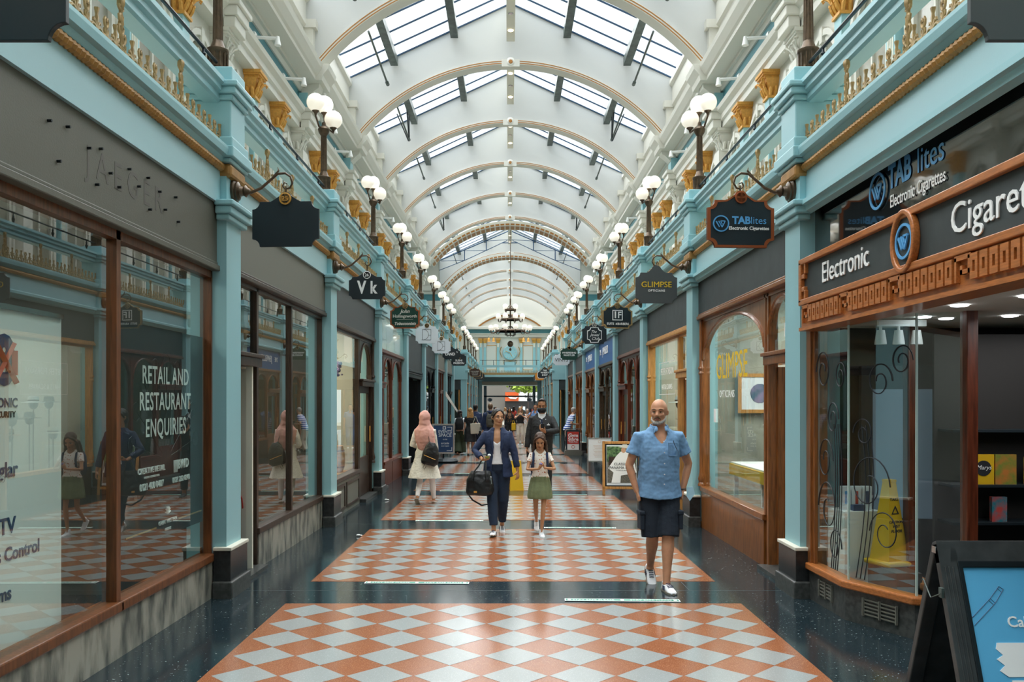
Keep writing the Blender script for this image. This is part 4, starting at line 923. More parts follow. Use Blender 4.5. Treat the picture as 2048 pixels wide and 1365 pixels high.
for i, (x, y) in enumerate(((2.95, 5.6), (3.1, 5.1), (3.1, 6.4), (3.7, 5.4), (3.7, 6.3), (4.4, 6.6), (4.3, 5.8), (3.4, 4.7))):
    o = MB().lathe([(.05, .0), (.055, -.008), (.04, -.012), (0, -.01)], (0, 0, 0), 16).build('ceiling_downlight', 'lampwhite'); o.location = (x, y, 2.39)
    tag(o, 'round recessed downlight in the cigarette shop soffit, %s from the window corner' % ORD[i].replace('nearest', 'first'), 'light', 'downlights in the cigarette shop')
t2 = empty('track_light', (2.85, 6.9, 2.38), 0, 'white track with three spotlights inside the splayed window', 'light')
MB().box(-.02, .35, -.35, -.32, -.05, 0).build('track', 'white_paint', t2)
for i in range(3):
    x = .0+.14*i; MB().tube([(x, -.335, -.05), (x, -.335, -.1)], .012, 6).lathe([(.03, -.08), (.042, -.16), (.045, -.19), (.03, -.19)], (x, -.335, 0), 12).build('spotlight', 'white_paint', t2, True)
# vinyl swirls on the glass corner
q = MB(); rr = random.Random(11)
def swirl(P0, P1, y, z, r, turns, sg_):
    d = Vector((P1[0]-P0[0], P1[1]-P0[1])); L = d.length; d /= L; n = Vector((-d.y, d.x))*-.008
    pts = []
    for i in range(int(turns*26)+1):
        a = i/26*2*math.pi; rr_ = r*(1-.75*i/(turns*26)); u = y+sg_*rr_*math.cos(a); 
        pts.append((P0[0]+d.x*u+n.x, P0[1]+d.y*u+n.y, z+rr_*1.25*math.sin(a)))
    return pts
for (k, u, z, r, tn_, sg_) in ((0, .3, 1.25, .16, 1.5, 1), (0, .35, .85, .2, 1.3, -1), (0, .45, 1.6, .12, 1.6, 1), (0, .5, .55, .13, 1.2, 1), (0, .25, 2.0, .15, 1.5, -1), (1, .2, 1.1, .2, 1.3, 1), (1, .35, .75, .14, 1.4, -1), (1, .3, 1.9, .12, 1.5, 1), (1, .15, 1.5, .1, 1.4, -1), (1, .5, 2.05, .1, 1.6, 1), (0, .6, 1.95, .1, 1.6, 1)):
    q.tube(swirl(PTS[k], PTS[k+1], u, z, r, tn_, sg_), .005, 4)
for k, u0 in ((0, .42), (0, .46), (0, .5), (0, .54), (1, .08), (1, .12), (1, .16)):
    P0, P1 = PTS[k], PTS[k+1]; d = (Vector(P1)-Vector(P0)).normalized(); n = Vector((-d.y, d.x))*-.008
    q.tube([(P0[0]+d.x*(u0+.09*math.sin(z*2.1))+n.x, P0[1]+d.y*(u0+.09*math.sin(z*2.1))+n.y, .36+z) for z in [i*.1 for i in range(13)]], .004, 4)
at(q, 'vinyl_swirls', 'ink')
# things inside
def thing(nm, loc, lab, cat, rz=0, group=None): return empty(nm, loc, rz, lab, cat, group)
d = thing('display_screen', (3.35, 7.2, 0), 'tall black display unit with a pale screen inside the cigarette shop', 'display', R(-12))
MB().box(-.36, .36, 0, .12, 0, 2.05).build('casing', 'sign_black', d); MB().box(-.27, .27, -.006, 0, .75, 1.85).build('screen', 'screen', d)
pl_ = thing('white_plinth', (2.93, 7.26, 0), 'white plinth in the window corner carrying small boxes', 'plinth', R(8)); MB().box(-.17, .17, -.14, .14, 0, .82).build('plinth_block', 'white_paint', pl_, bevel=.004)
for i in range(3):
    o = MB().box(-.04, .04, -.03, .03, 0, .2).build('vape_box', 'sign_white', bevel=.003); o.location = (2.84+.09*i, 7.24, .82); tag(o, 'slim white carton on the white plinth, %s one' % ('left', 'middle', 'right')[i], 'box', 'cartons on the white plinth')
    o2 = MB().box(-.012, .012, -.033, -.031, .05, .16).build('printed_mark', ('letter_blue', 'red', 'letter_navy')[i], o)
o = MB().box(-.05, .05, -.03, .03, 0, .05).build('small_blue_box', 'letter_navy'); o.location = (2.92, 7.16, .82); tag(o, 'small navy box lying in front of the white cartons', 'box')
dk = MB().box(2.99, 3.19, 6.6, 7.13, .02, .40).build('window_deck', 'room_dark'); tag(dk, 'low dark display step under the yellow cone in the cigarette shop window', 'step')  # step added only to raise the solid stand-in for the reflection
cn = thing('wet_floor_cone', (3.09, 6.95, .405), 'tall yellow wet floor cone standing in the cigarette shop window', 'cone', R(20))  # solid cone imitating a reflection seen in the shop glass
b = MB(); 
for (z0, z1, w0, w1) in ((.06, .98, .15, .05),):
    b.add([(-w0, -w0, z0), (w0, -w0, z0), (w0, w0, z0), (-w0, w0, z0), (-w1, -w1, z1), (w1, -w1, z1), (w1, w1, z1), (-w1, w1, z1)], [(0,1,2,3),(4,5,6,7),(0,1,5,4),(1,2,6,5),(2,3,7,6),(3,0,4,7)])
b.box(-.055, .055, -.055, .055, .97, 1.0); b.build('body', 'yellow', cn); MB().box(-.2, .2, -.2, .2, 0, .06).build('foot', 'yellow', cn, bevel=.02)
def cone_face(z): return -(.15+(.05-.15)*(z-.06)/.92)-.004
b = MB(); b.frame([(-.055, .60), (.055, .60), (0, .70)], [(-.036, .612), (.036, .612), (0, .678)], cone_face(.65)-.006, cone_face(.65)); b.build('warning_triangle', 'ink', cn)
cn.scale = (.70, .70, .70)
for s_, z, sz in (('TAKE', .77, .05), ('CAUTION', .51, .045), ('WET', .46, .05), ('FLOOR', .405, .05)): text(s_, (0, cone_face(z), z), sz, 'ink', cn, (96, 0, 0), bold=.02, ext=.001)
sh = thing('display_shelves', (4.05, 6.75, 0), 'dark shelves holding coloured packets behind the entrance glass', 'shelving')
for z in (.45, .76, 1.06, 1.5): MB().box(-.55, .6, -.02, .22, z, z+.02).build('shelf', 'sign_black', sh)
MB().box(-.58, .62, .22, .25, 0, 2.3).build('back_panel', 'room_dark', sh)
mat('packet_green', '#7d8a3a', .4, var=.6, vscale=14, var2='#c47a3a'); mat('packet_red', '#b33c52', .4, var=.6, vscale=16, var2='#e2c64a'); mat('packet_teal', '#2f8290', .4, var=.6, vscale=14, var2='#c4504a')
for i, (x, m_, h, lab) in enumerate(((-.38, 'yellow', .24, 'yellow packet with black Marys badge on the upper shelf'), (-.2, 'packet_green', .24, 'green printed packet beside the yellow one'), (.05, 'packet_red', .22, 'crimson printed packet right of the green one'), (.24, 'packet_teal', .22, 'teal printed packet at the right of the upper shelf'))):
    o = thing('packet', (4.15+x, 6.80, 1.08), lab, 'packet', 0); MB().box(-.085, .085, -.02, .02, 0, h).build('carton', m_, o)
    if i == 0: MB().lathe([(0, -.024), (.062, -.024), (.062, -.02), (0, -.02)], (0, 0, .13), 18, 'y').build('badge', 'ink', o); text('Marys', (0, -.025, .135), .05, 'white_paint', o, ext=.001, shear=.3)
o = thing('packet', (3.9, 6.80, .78), 'red and teal packet on the lower shelf', 'packet'); MB().box(-.06, .06, -.02, .02, 0, .2).build('carton', 'packet_teal', o)

# ------------------------------------------------------------------ vacant shop, left: banner and letting board
o = thing('letting_board', (-2.745, 6.66, 1.5), 'large black letting board with white writing inside the vacant window', 'board')
MB(-1).box(-.008, .006, -.78, .78, -.81, .81).build('board', 'poster_black', o)
rt = (90, 0, 90); X_ = .012
for s_, yy, z, sz, kw in (('RETAIL AND', 0, .44, .19, dict(bold=.013, sx=.80, space=1.08, ext=.0008)), ('RESTAURANT', 0, .24, .19, dict(bold=.013, sx=.80, space=1.08, ext=.0008)), ('ENQUIRIES', 0, .04, .19, dict(bold=.013, sx=.80, space=1.08, ext=.0008)), ('CREATIVE RETAIL', -.28, -.27, .062, dict(bold=.012)), ('PROPERTY CONSULTANTS', -.28, -.32, .022, {}), ('0121 400 0407', -.28, -.39, .07, dict(bold=.02)), ('|||BWD', .29, -.27, .10, dict(bold=.03)), ('0121 262 6540', .29, -.39, .06, dict(bold=.02)), ('GREAT WESTERN', .02, -.70, .045, {}), ('ARCADE', .02, -.76, .03, {})):
    text(s_, (X_, yy, z), sz, 'white_paint', o, rt, **kw)
b = MB()
for i in range(7):
    a = R(15+25*i); b.tube([(X_, .02, -.64), (X_, .02+.05*math.cos(a), -.64+.06*math.sin(a))], .006, 4)
b.build('fan_emblem', 'white_paint', o)
for ya, yb, za, zb in ((-.72, -.2, -.72, -.71), (.22, .74, -.71, -.70)): MB().box(X_, X_+.003, ya, yb, za-.006, za+.006).build('gold_rule', 'gold_pale', o)
mat('fan_grey', '#2b3237', .3)
b = MB()
for i in range(9):
    a = R(10+20*i); c = Vector((0, .0, -.25)); b.tube([(X_-.005, .1*math.cos(a), -.2+.1*math.sin(a)), (X_-.005, .62*math.cos(a), -.2+.75*math.sin(a))], .003, 4)
    b.tube([(X_-.005, .62*math.cos(a)+.07*math.cos(q_/8*6.283), -.2+.75*math.sin(a)+.07*math.sin(q_/8*6.283)) for q_ in range(9)], .003, 4)
b.build('fan_pattern', 'fan_grey', o)
o = thing('roll_up_banner', (-2.88, 4.86, 0), 'white roll-up banner with blue writing behind the vacant window, cut by the left edge', 'banner')
MB(-1).box(-.003, .003, -.55, .50, .32, 2.28).build('banner_sheet', 'white_paint', o); MB(-1).box(-.02, .02, -.55, .50, 2.27, 2.30).build('top_rail', 'chrome', o); MB(-1).box(-.08, .08, -.55, .50, .24, .33).build('cassette', 'chrome', o)
MB(-1).box(-.03, .03, -.3, -.26, 0, .26).box(-.03, .03, .26, .3, 0, .26).build('foot', 'chrome', o)
for s_, ye, z, sz, m_ in (('ELECTRONIC', .02, 1.74, .075, 'letter_navy'), ('SECURITY', 0.0, 1.675, .05, 'ink'), ('Burglar', .02, 1.36, .12, 'letter_navy'), ('CCTV', 0, 1.04, .13, 'letter_navy'), ('Access Control', .25, .88, .11, 'letter_navy'), ('Intercoms', -.04, .66, .11, 'letter_navy')):
    text(s_, (.006, ye, z), sz, m_, o, rt, align='RIGHT', bold=.02, ext=.001)
text('8', (.006, -.11, 1.97), .36, 'letter_navy', o, rt, bold=.06, ext=.001)
b = MB().tube([(.009, -.2, 2.08), (.009, .0, 1.86)], .02, 4).tube([(.009, -.2, 1.86), (.009, -.02, 2.08)], .016, 4).tube([(.009, -.02, 1.9), (.009, -.02, 2.04)], .022, 4); b.build('red_bars', 'red', o)
for i, (y, z) in enumerate(((4.2, .0), (6.2, 0))): pass

# cables in the open doorway of the second shop
o = thing('cable_bundle', (-3.0, 8.75, .25), 'tangle of red cables on a grey tool case in the dark open doorway', 'cables')
b = MB(); rr = random.Random(5)
for i in range(9):
    r_ = rr.uniform(.14, .24); cx, cy_, cz = rr.uniform(-.06, .06), rr.uniform(-.1, .1), rr.uniform(.2, .5); ph = rr.uniform(0, 3)
    b.tube([(cx+r_*.7*math.cos(a/14*6.283), cy_+r_*math.cos(a/14*6.283+ph)*.8, cz+r_*math.sin(a/14*6.283)) for a in range(15)], .008, 5)
b.build('cable', 'red', o, True)
o2 = thing('tool_case', (-3.0, 8.75, fz(8.7)), 'grey tool case standing in the dark open doorway', 'case'); MB().box(-.2, .2, -.25, .25, 0, .3).build('case', 'fascia_grey', o2, bevel=.02)
struct(MB(-1).box(3.3, 3.34, 7.9, 8.8, 0, 3.2).build('wall_partition', 'room_tan'), 'tan board partition behind the open doorway')
o = MB(-1).box(2.66, 2.72, 8.62, 8.66, 0, 2.1).build('door_edge', 'cream_shade'); tag(o, 'cream edge of the open door at the dark doorway', 'door')

# ------------------------------------------------------------------ shop contents
o = thing('counter', (3.25, 9.9, 0), 'white topped counter with yellow front in the optician window', 'counter')
MB().box(-.35, .35, -1.3, 1.3, .90, .94).build('top', 'white_paint', o); MB().box(-.37, -.35, -1.3, 1.3, .78, .92).build('yellow_front', 'yellow', o)
for yy in (-1.2, 0, 1.2): MB().box(-.33, -.28, yy-.025, yy+.025, 0, .9).build('leg', 'white_paint', o)
for i, (x, y, w_) in enumerate(((4.2, 9.3, .5), (4.6, 11.0, .5))):
    o = thing('framed_picture', ((3.5, 11.93, 1.85), (5.45, 9.0, 1.75))[i], ('pale framed picture on the end wall seen through the optician window', 'framed picture on the rear plaster wall of the optician')[i], 'picture', (R(90), 0)[i]); o.scale = (.62, .62, .62)
    MB().frame([(-.5, -.45), (.5, -.45), (.5, .45), (-.5, .45)], [(-.42, -.37), (.42, -.37), (.42, .37), (-.42, .37)], -.04, 0, 'x').build('frame', 'wood_pale', o); MB().box(-.02, 0, -.42, .42, -.37, .37).build('print', 'sign_white', o)
    mat('print_tint', '#8a7fa0', .5, var=.5, vscale=4, var2='#4c6a80'); MB().lathe([(0, -.03), (.22, -.03), (.22, -.02), (0, -.02)], (0, 0, 0), 14, 'x').build('figure', 'print_tint', o)
o = thing('spray_bottle', (2.98, 8.62, .94), 'white hand sanitiser bottle on the end of the optician counter', 'bottle'); MB().lathe([(.035, 0), (.035, .12), (.015, .15), (.012, .18)], (0, 0, 0), 12).build('bottle', 'white_paint', o, True); MB().box(-.03, .01, -.008, .008, .18, .20).build('pump', 'white_paint', o)
t = [o for o in COL.objects if o.get('label', '').startswith('timber optician')][0]
text('GLIMPSE', (-.0052, .55, 2.17), .46, 'letter_yellow', t, (90, 0, -90), bold=0, sx=.86, ext=.0006); text('OPTICIANS', (-.0052, .75, 1.83), .13, 'white_paint', t, (90, 0, -90), space=1.15, ext=.0006)
text('18', (-.0052, -1.55, 2.45), .2, 'white_paint', t, (90, 0, -90), ext=.0006)
o2 = thing('door_notice', (2.69, 11.2, 1.55), 'small white notice on the optician window by the far column', 'notice'); MB().box(0, .004, -.06, .06, -.09, .09).build('card', 'white_paint', o2)
t = [o for o in COL.objects if o.get('label', '').startswith('hat shop front')][0]
text('PETER FORSON', (-.0052, .4, 2.25), .17, 'white_paint', t, (90, 0, -90), ext=.0006); text('HATS & SCARVES', (-.0052, .4, 1.98), .13, 'white_paint', t, (90, 0, -90), ext=.0006)
MB().frame([(-.35, 1.85), (1.15, 1.85), (1.15, 2.42), (-.35, 2.42)], [(-.34, 1.86), (1.14, 1.86), (1.14, 2.41), (-.34, 2.41)], -.0060, -.0045, 'x').build('painted_border', 'white_paint', t)
rr = random.Random(9)
hats = [('straw', 'cream_shade'), ('black', 'ink'), ('grey', 'fascia_greige'), ('tan', 'wood_pale'), ('white', 'sign_white'), ('brown', 'wood_dark')]
for i in range(8):
    y = 13.5+ .32*i; x = 2.95+.25*(i % 2); z = 1.15+.28*((i*2) % 3); cn_, m_ = hats[i % 6]
    o = thing('hat_stand', (x, y, 0), 'dark wooden hat block on a pole, %s along the hat shop window' % ORD[i].replace('nearest', 'first'), 'stand', 0); MB().lathe([(.1, 0), (.1, .02), (.012, .04), (.012, z-.05)], (0, 0, 0), 10).ball((0, 0, z-.02), (.075, .09, .1)).build('pole', 'wood_dark', o, True)
    h = thing('hat', (x, y, z), '%s brimmed hat on the %s block in the hat shop window' % (cn_, ORD[i].replace('nearest', 'first')), 'hat')
    MB().lathe([(.19, .01), (.2, .0), (.13, .012), (.09, .02), (.085, .09), (.07, .115), (0, .11)], (0, 0, 0), 20).build('crown_and_brim', m_, h, True); MB().lathe([(.091, .02), (.091, .05), (.08, .05), (.08, .02)], (0, 0, 0), 20).build('hat_band', 'ink' if m_ != 'ink' else 'fascia_greige', h)
# liquor shop items, left
for i, (y, x) in enumerate(((12.9, -3.1), (13.6, -3.15), (14.4, -3.1))):
    o = thing('whisky_barrel', (x, y+.3, .5), 'small oak barrel in the third window on the left, %s' % ('nearest', 'middle', 'farthest')[i], 'barrel')
    MB().lathe([(.17, 0), (.2, .12), (.21, .22), (.2, .34), (.17, .46), (0, .46)], (0, 0, 0), 18).build('staves', 'wood_pale', o, True)
    for z in (.08, .36): MB().lathe([(.197, z), (.2, z+.03), (.19, z+.03), (.18, z)], (0, 0, 0), 18).build('hoop', 'iron', o)
o = thing('window_bench', (-3.1, 14.1, 0), 'timber display bench in the third window on the left', 'bench'); MB().box(-.3, .3, -1.4, 1.0, .44, .5).build('top', 'wood_pale', o); MB().box(-.28, .28, -1.3, -1.2, 0, .44).box(-.28, .28, .8, .9, 0, .44).build('support', 'wood', o)
for i in range(6):
    o = thing('bottle', (-2.93, 13.05+.09*i, .5), 'small clear bottle in the row before the barrels, %s' % ORD[i].replace('nearest', 'first'), 'bottle', 0, 'bottles before the barrels'); MB().lathe([(.025, 0), (.025, .1), (.01, .13), (.01, .17)], (0, 0, 0), 10).build('bottle_body', 'sign_white', o, True)
mat('lilac', '#8a78a8', .7)
o = thing('hanging_flowers', (-2.95, 14.0, 2.3), 'lilac flower garland hanging in the third window on the left', 'garland'); b = MB(); rr = random.Random(2)
for i in range(60): b.ball((rr.uniform(-.04, .04), rr.uniform(-.6, .6), rr.uniform(-.12, .1)), rr.uniform(.015, .035), 6, 4)
b.build('blossoms', 'lilac', o)
for k in range(8):
    for s, side in SIDES:
        if (s, k) in ((1, 0),): continue
        y = YK[k]+2.2; mm = 'lampwarm' if (s, k) not in ((1, 1),) else 'lampwhite'
        for i, dy in enumerate((-1, .6)):
            o = MB().lathe([(.09, 0), (.09, -.03), (0, -.03)], (0, 0, 0), 14).build('ceiling_lamp', mm); o.location = (s*3.7, y+dy, 3.28); tag(o, 'round ceiling lamp inside the %s shop on the %s, %s of two' % (ORD[k], side, ('nearer', 'farther')[i]), 'lamp')  # glowing discs added to light the shop interiors
for k, (e_, c) in {(1, 0): (12, (1, 1, 1)), (-1, 0): (22, (1, .95, .88)), (1, 1): (70, (1, .97, .92)), (1, 2): (60, (1, .9, .75)), (-1, 2): (60, (1, .82, .6)), (1, 3): (15, (1, .85, .65)), (-1, 1): (25, (1, .93, .85)), (-1, 3): (20, (1, .85, .65))}.items():
    l = bpy.data.lights.new('shop_light', 'AREA'); l.energy = e_; l.size = 1.2; l.size_y = 2.5; l.shape = 'RECTANGLE'; l.color = c  # area lamps without a fitting, added to brighten the shop interiors
    o = bpy.data.objects.new('shop_light', l); COL.objects.link(o); o.location = (k[0]*4.0, YK[k[1]]+2.2, 2.33 if k == (1, 0) else 3.2)

# ------------------------------------------------------------------ floor stickers and litter
i = 0
for gi in range(1, 8):
    yg = 7.7 + PITCH*(gi-1)
    for sd, (x0, yy) in enumerate(((-1.42, yg+.40), (.45, yg-.33))):
        o = thing('floor_sticker', (x0+.5, yy, fz(yy)+.004), 'green keep-apart floor sticker, %s dark strip from the front, %s side' % (ORD[gi-1], ('left', 'right')[sd]), 'sticker', R((-1.5, -2)[sd]))
        o.rotation_euler.x = -.008
        MB().box(-.5, .5, -.045, .045, 0, .0012).build('border', 'white_paint', o); MB().box(-.49, .49, -.033, .033, 0, .0018).build('band', 'green_tape', o)
        if gi < 3:
            for c in (-.25, .25): text('STAY SAFE PLEASE', (c, 0, .002), .045, 'white_paint', o, (0, 0, 0), ext=.0003)
            for c in (-.46, 0, .46): MB().box(c-.015, c+.015, -.02, .02, .0018, .0024).build('arrow_mark', 'white_paint', o)
for (x, y, lab) in ((-2.0, 11.0, 'crumpled white paper on the dark floor near the second pilaster on the left'), (-2.25, 15.2, 'crumpled white tissue by the columned shopfront on the left')):
    o = MB().ball((0, 0, .015), (.03, .02, .015), 7, 5).ball((.03, .01, .01), (.025, .02, .01), 6, 4).build('paper_scrap', 'white_paint'); o.location = (x, y, fz(y)+.003); tag(o, lab, 'litter')
o = thing('wet_floor_sign', (.10, 17.1, fz(17.1)), 'yellow wet floor sign standing behind the woman in the blazer', 'sign', R(10)); b = MB(); b.add([(-.14, -.12, 0), (.14, -.12, 0), (.10, -.02, .6), (-.10, -.02, .6), (-.14, -.1, 0), (.14, -.1, 0), (.10, 0, .6), (-.10, 0, .6)], [(0,1,2,3),(4,5,6,7),(0,1,5,4),(1,2,6,5),(2,3,7,6),(3,0,4,7)]); b.build('front_leaf', 'yellow', o)
b = MB(); b.add([(-.14, .12, 0), (.14, .12, 0), (.10, .02, .6), (-.10, .02, .6), (-.14, .1, 0), (.14, .1, 0), (.10, 0, .6), (-.10, 0, .6)], [(0,1,2,3),(4,5,6,7),(0,1,5,4),(1,2,6,5),(2,3,7,6),(3,0,4,7)]); b.build('rear_leaf', 'yellow', o)

# ------------------------------------------------------------------ boards in the aisle
def rotx(o, a): o.rotation_euler.x = R(a); return o
# foreground A-board
t = thing('pavement_board', (2.56, 4.44, 0), 'black wooden A-board with blue vaping poster in the bottom right corner', 'board', R(0)); f0 = fz(4.4)
lean = math.degrees(math.atan2(.36, 1.0))
def leaf(nm, sg_):
    e = empty(nm, (0, 0, 1.0)); e.parent = t; e.rotation_euler.x = R(sg_*lean); return e
fr = MB(); H_ = 1.055
fl_ = lambda b, n, m, par, bev=0: b.build(n, m, par, False, bev)
me_ = MB().box(-.36, -.26, -.02, .02, -H_+.0, .0).box(.26, .36, -.02, .02, -H_, 0).box(-.36, .36, -.02, .02, -.10, .015).box(-.26, .26, -.02, .02, -H_+.12, -H_+.22)
for x in (-.335, -.315, -.295): me_.tube([(x, -.02, -.12), (x, -.02, -H_+.05)], .005, 6)
o = me_.build('front_frame', 'board_black', t, False, .006); o.location = (0, 0, 1.0); o.rotation_euler.x = R(-lean); F_ = o
MB().frame([(-.27, -H_+.21), (.27, -H_+.21), (.27, -.09), (-.27, -.09)], [(-.245, -H_+.235), (.245, -H_+.235), (.245, -.125), (-.245, -.125)], -.026, -.01).build('inner_beading', 'iron', F_, bevel=.004)
MB().box(-.26, .26, -.014, .01, -H_+.22, -.10).build('poster', 'sky_blue', F_)
text('Call in store', (.12, -.016, -.40), .075, 'white_paint', F_, bold=.015, ext=.001)
MB().prism([(-.14, -.50), (.25, -.50), (.25, -.66), (-.11, -.665), (-.15, -.635), (-.12, -.61), (-.155, -.58), (-.12, -.56), (-.15, -.53)], -.018, -.014).build('white_patch', 'white_paint', F_)
MB().prism([(-.10, -.68), (.25, -.68), (.25, -.8), (-.08, -.8)], -.018, -.014).build('white_patch', 'white_paint', F_)
tl_logo(F_, .05, -.020, -.58, .065, 'letter_blue')
b = MB()
for p, q_ in (((-.25, -.385), (-.13, -.28)), ((-.235, -.415), (-.11, -.305)), ((-.13, -.28), (-.075, -.22)), ((-.11, -.305), (-.055, -.235)), ((-.075, -.22), (-.055, -.235)), ((-.13, -.28), (-.11, -.305)), ((-.085, -.23), (-.068, -.248)), ((-.14, -.290), (-.12, -.312))): b.tube([(p[0], -.016, p[1]), (q_[0], -.016, q_[1])], .0014, 4)
b.build('pen_drawing', 'letter_navy', F_)
o = MB().box(-.36, -.28, -.02, .02, -H_, 0).box(.28, .36, -.02, .02, -H_, 0).box(-.28, .28, .0, .02, -H_+.1, 0).build('rear_frame', 'board_black', t, False, .006); o.location = (0, .01, 1.0); o.rotation_euler.x = R(lean)
MB().tube([(-.375, -.09, .76), (-.38, 0, .72), (-.375, .09, .80), (-.37, .11, .79)], .004, 6).box(-.375, -.36, -.10, -.07, .74, .79).build('stay_hook', 'steel_grey', t)
MB().box(-.365, -.335, -.02, .02, .955, .99).build('hinge', 'chrome', t)
# hat board
t = thing('pavement_board', (2.13, 16.3, fz(16.3)), 'wood-framed A-board advertising classic panama hats', 'board', R(-4))
o = MB().box(-.37, -.32, -.015, .015, -1.03, 0).box(.32, .37, -.015, .015, -1.03, 0).box(-.37, .37, -.015, .015, -.05, 0).box(-.37, .37, -.015, .015, -.92, -.87).build('front_frame', 'wood_pale', t, False, .004); o.location = (0, 0, 1.02); o.rotation_euler.x = R(-9); F_ = o
MB().box(-.32, .32, -.01, .01, -.87, -.05).build('black_surround', 'iron', F_); MB().box(-.29, .29, -.014, 0, -.845, -.075).build('poster', 'sign_white', F_)
mat('foliage_print', '#6d8f58', .5, var=.6, vscale=26, var2='#2f4a2e'); mat('gravel_print', '#6b675c', .5, var=.5, vscale=60)
MB().box(-.285, .28, -.016, -.012, -.40, -.10).build('foliage_print', 'foliage_print', F_); MB().box(-.28, .28, -.016, -.012, -.80, -.40).build('gravel_print', 'gravel_print', F_)
MB().prism([(-.26, -.52), (-.1, -.28), (-.02, -.2), (.1, -.18), (.2, -.25), (.25, -.45), (.28, -.6), (.1, -.64), (-.02, -.66), (-.03, -.8), (-.2, -.8), (-.16, -.6)], -.020, -.016).build('white_dress_print', 'white_paint', F_)
mat('skin_print', '#c99a7a', .5); MB().prism(circ(.035, -.17, .045, 12, rz=.055), -.022, -.018).build('face_print', 'skin_print', F_); MB().prism([(-.06, -.115), (.0, -.10), (.02, -.06), (.1, -.06), (.12, -.12), (.16, -.16), (.05, -.125)], -.024, -.02).build('hat_print', 'cream', F_)
MB().box(-.25, -.1, -.018, -.014, -.46, -.30).build('bench_print', 'wood_dark', F_)
text('CLASSIC', (-.02, -.024, -.44), .07, 'ink', F_, ext=.0005); text('PANAMA HATS', (.0, -.024, -.51), .07, 'ink', F_, ext=.0005); text('WOVEN BY HAND', (.0, -.024, -.56), .025, 'ink', F_, ext=.0005)
o = MB().box(-.36, -.32, -.015, .015, -1.03, 0).box(.32, .36, -.015, .015, -1.03, 0).box(-.36, .36, -.01, .01, -.9, -.86).build('rear_frame', 'wood', t, False, .004); o.location = (0, .02, 1.02); o.rotation_euler.x = R(9)
# white notice stand
t = thing('notice_stand', (2.2, 20.9, fz(20.9)), 'white framed notice stand behind the hat board', 'board', R(-5))
o = MB().box(-.3, -.275, -.012, .012, -.9, 0).box(.275, .3, -.012, .012, -.9, 0).box(-.3, .3, -.014, .014, -.03, 0).box(-.3, .3, -.012, .012, -.6, -.57).build('frame', 'chrome', t); o.location = (0, 0, .92); o.rotation_euler.x = R(-8)
MB().box(-.275, .275, -.006, .006, -.57, -.03).build('notice', 'white_paint', o); b = MB()
for i in range(9): b.box(-.16+.02*(i % 3), .16-.02*(i % 2), -.008, -.006, -.2-.035*i, -.195-.035*i)
b.frame(circ(0, -.1, .035, 16), circ(0, -.1, .03, 16), -.008, -.006); b.build('print', 'wood_pale', o)
o2 = MB().box(-.3, -.275, -.012, .012, -.9, 0).box(.275, .3, -.012, .012, -.9, 0).box(-.275, .275, -.006, .006, -.57, -.03).build('rear_frame', 'sign_white', t); o2.location = (0, .02, .92); o2.rotation_euler.x = R(10)
# gym store sign
t = thing('gym_sign', (2.17, 29.2, fz(29.2)), 'rounded black stand-up sign with red Gym Store poster', 'sign', 0)
rnd = lambda w_, z0, z1, r: [(w_/2-r+r*math.cos(R(a)), z1-r+r*math.sin(R(a))) for a in range(0, 91, 15)] + [(-w_/2+r+r*math.cos(R(a)), z1-r+r*math.sin(R(a))) for a in range(90, 181, 15)] + [(-w_/2+r+r*math.cos(R(a)), z0+r+r*math.sin(R(a))) for a in range(180, 271, 15)] + [(w_/2-r+r*math.cos(R(a)), z0+r+r*math.sin(R(a))) for a in range(270, 361, 15)]
MB().prism(rnd(.50, .17, .88, .05), -.03, .03).build('panel', 'sign_black', t); MB().prism(rnd(.62, .0, .2, .09), -.12, .12).build('base', 'fascia_greige', t)
MB().tube([(-.3, 0, .12), (-.3, 0, .85), (-.25, 0, .92), (.25, 0, .92), (.3, 0, .85), (.3, 0, .12)], .012, 6).build('wire_frame', 'iron', t)
MB().box(-.2, .2, -.034, -.03, .2, .82).build('poster', 'white_paint', t); MB().box(-.2, .2, -.037, -.034, .40, .82).build('red_field', 'red', t)
for s_, z, sz in (('Gym', .69, .18), ('Store', .56, .16), ('Weekly Fresh', .47, .055)): text(s_, (0, -.038, z), sz, 'white_paint', t, bold=.03)
MB().frame(circ(0, .30, .06, 16), circ(0, .30, .045, 16), -.038, -.034).build('round_mark', 'red', t)
# blue board left
t = thing('poster_stand', (-2.03, 25.6, fz(25.6)), 'silver framed blue poster stand on a black base on the left', 'sign', R(4))
MB().frame([(-.34, .26), (.34, .26), (.34, 1.17), (-.34, 1.17)], [(-.29, .31), (.29, .31), (.29, 1.12), (-.29, 1.12)], -.03, .03).build('frame', 'chrome', t)
MB().box(-.29, .29, -.02, .02, .31, 1.12).build('poster', 'letter_navy', t); MB().lathe([(.38, 0), (.4, .05), (.32, .12), (.0, .14)], (.05, 0, 0), 18).tube([(0, 0, .1), (0, 0, .3)], .03, 8).build('base', 'iron', t)
for s_, z, sz in (('EVENTS', .93, .12), ('SPACE', .82, .14), ('to let', .70, .06), ('arcade', .58, .09), ('now open', .50, .06)): text(s_, (.05, -.022, z), sz, 'sign_white', t, bold=.01)
MB().box(.12, .26, -.023, -.02, 1.06, 1.075).box(.245, .26, -.023, -.02, .98, 1.07).box(.1, .26, -.023, -.02, .35, .365).box(.245, .26, -.023, -.02, .36, .46).frame([(-.02, 1.0), (.08, 1.0), (.08, 1.09), (-.02, 1.09)], [(0, 1.02), (.06, 1.02), (.06, 1.07), (0, 1.07)], -.023, -.02).build('corner_marks', 'white_paint', t)
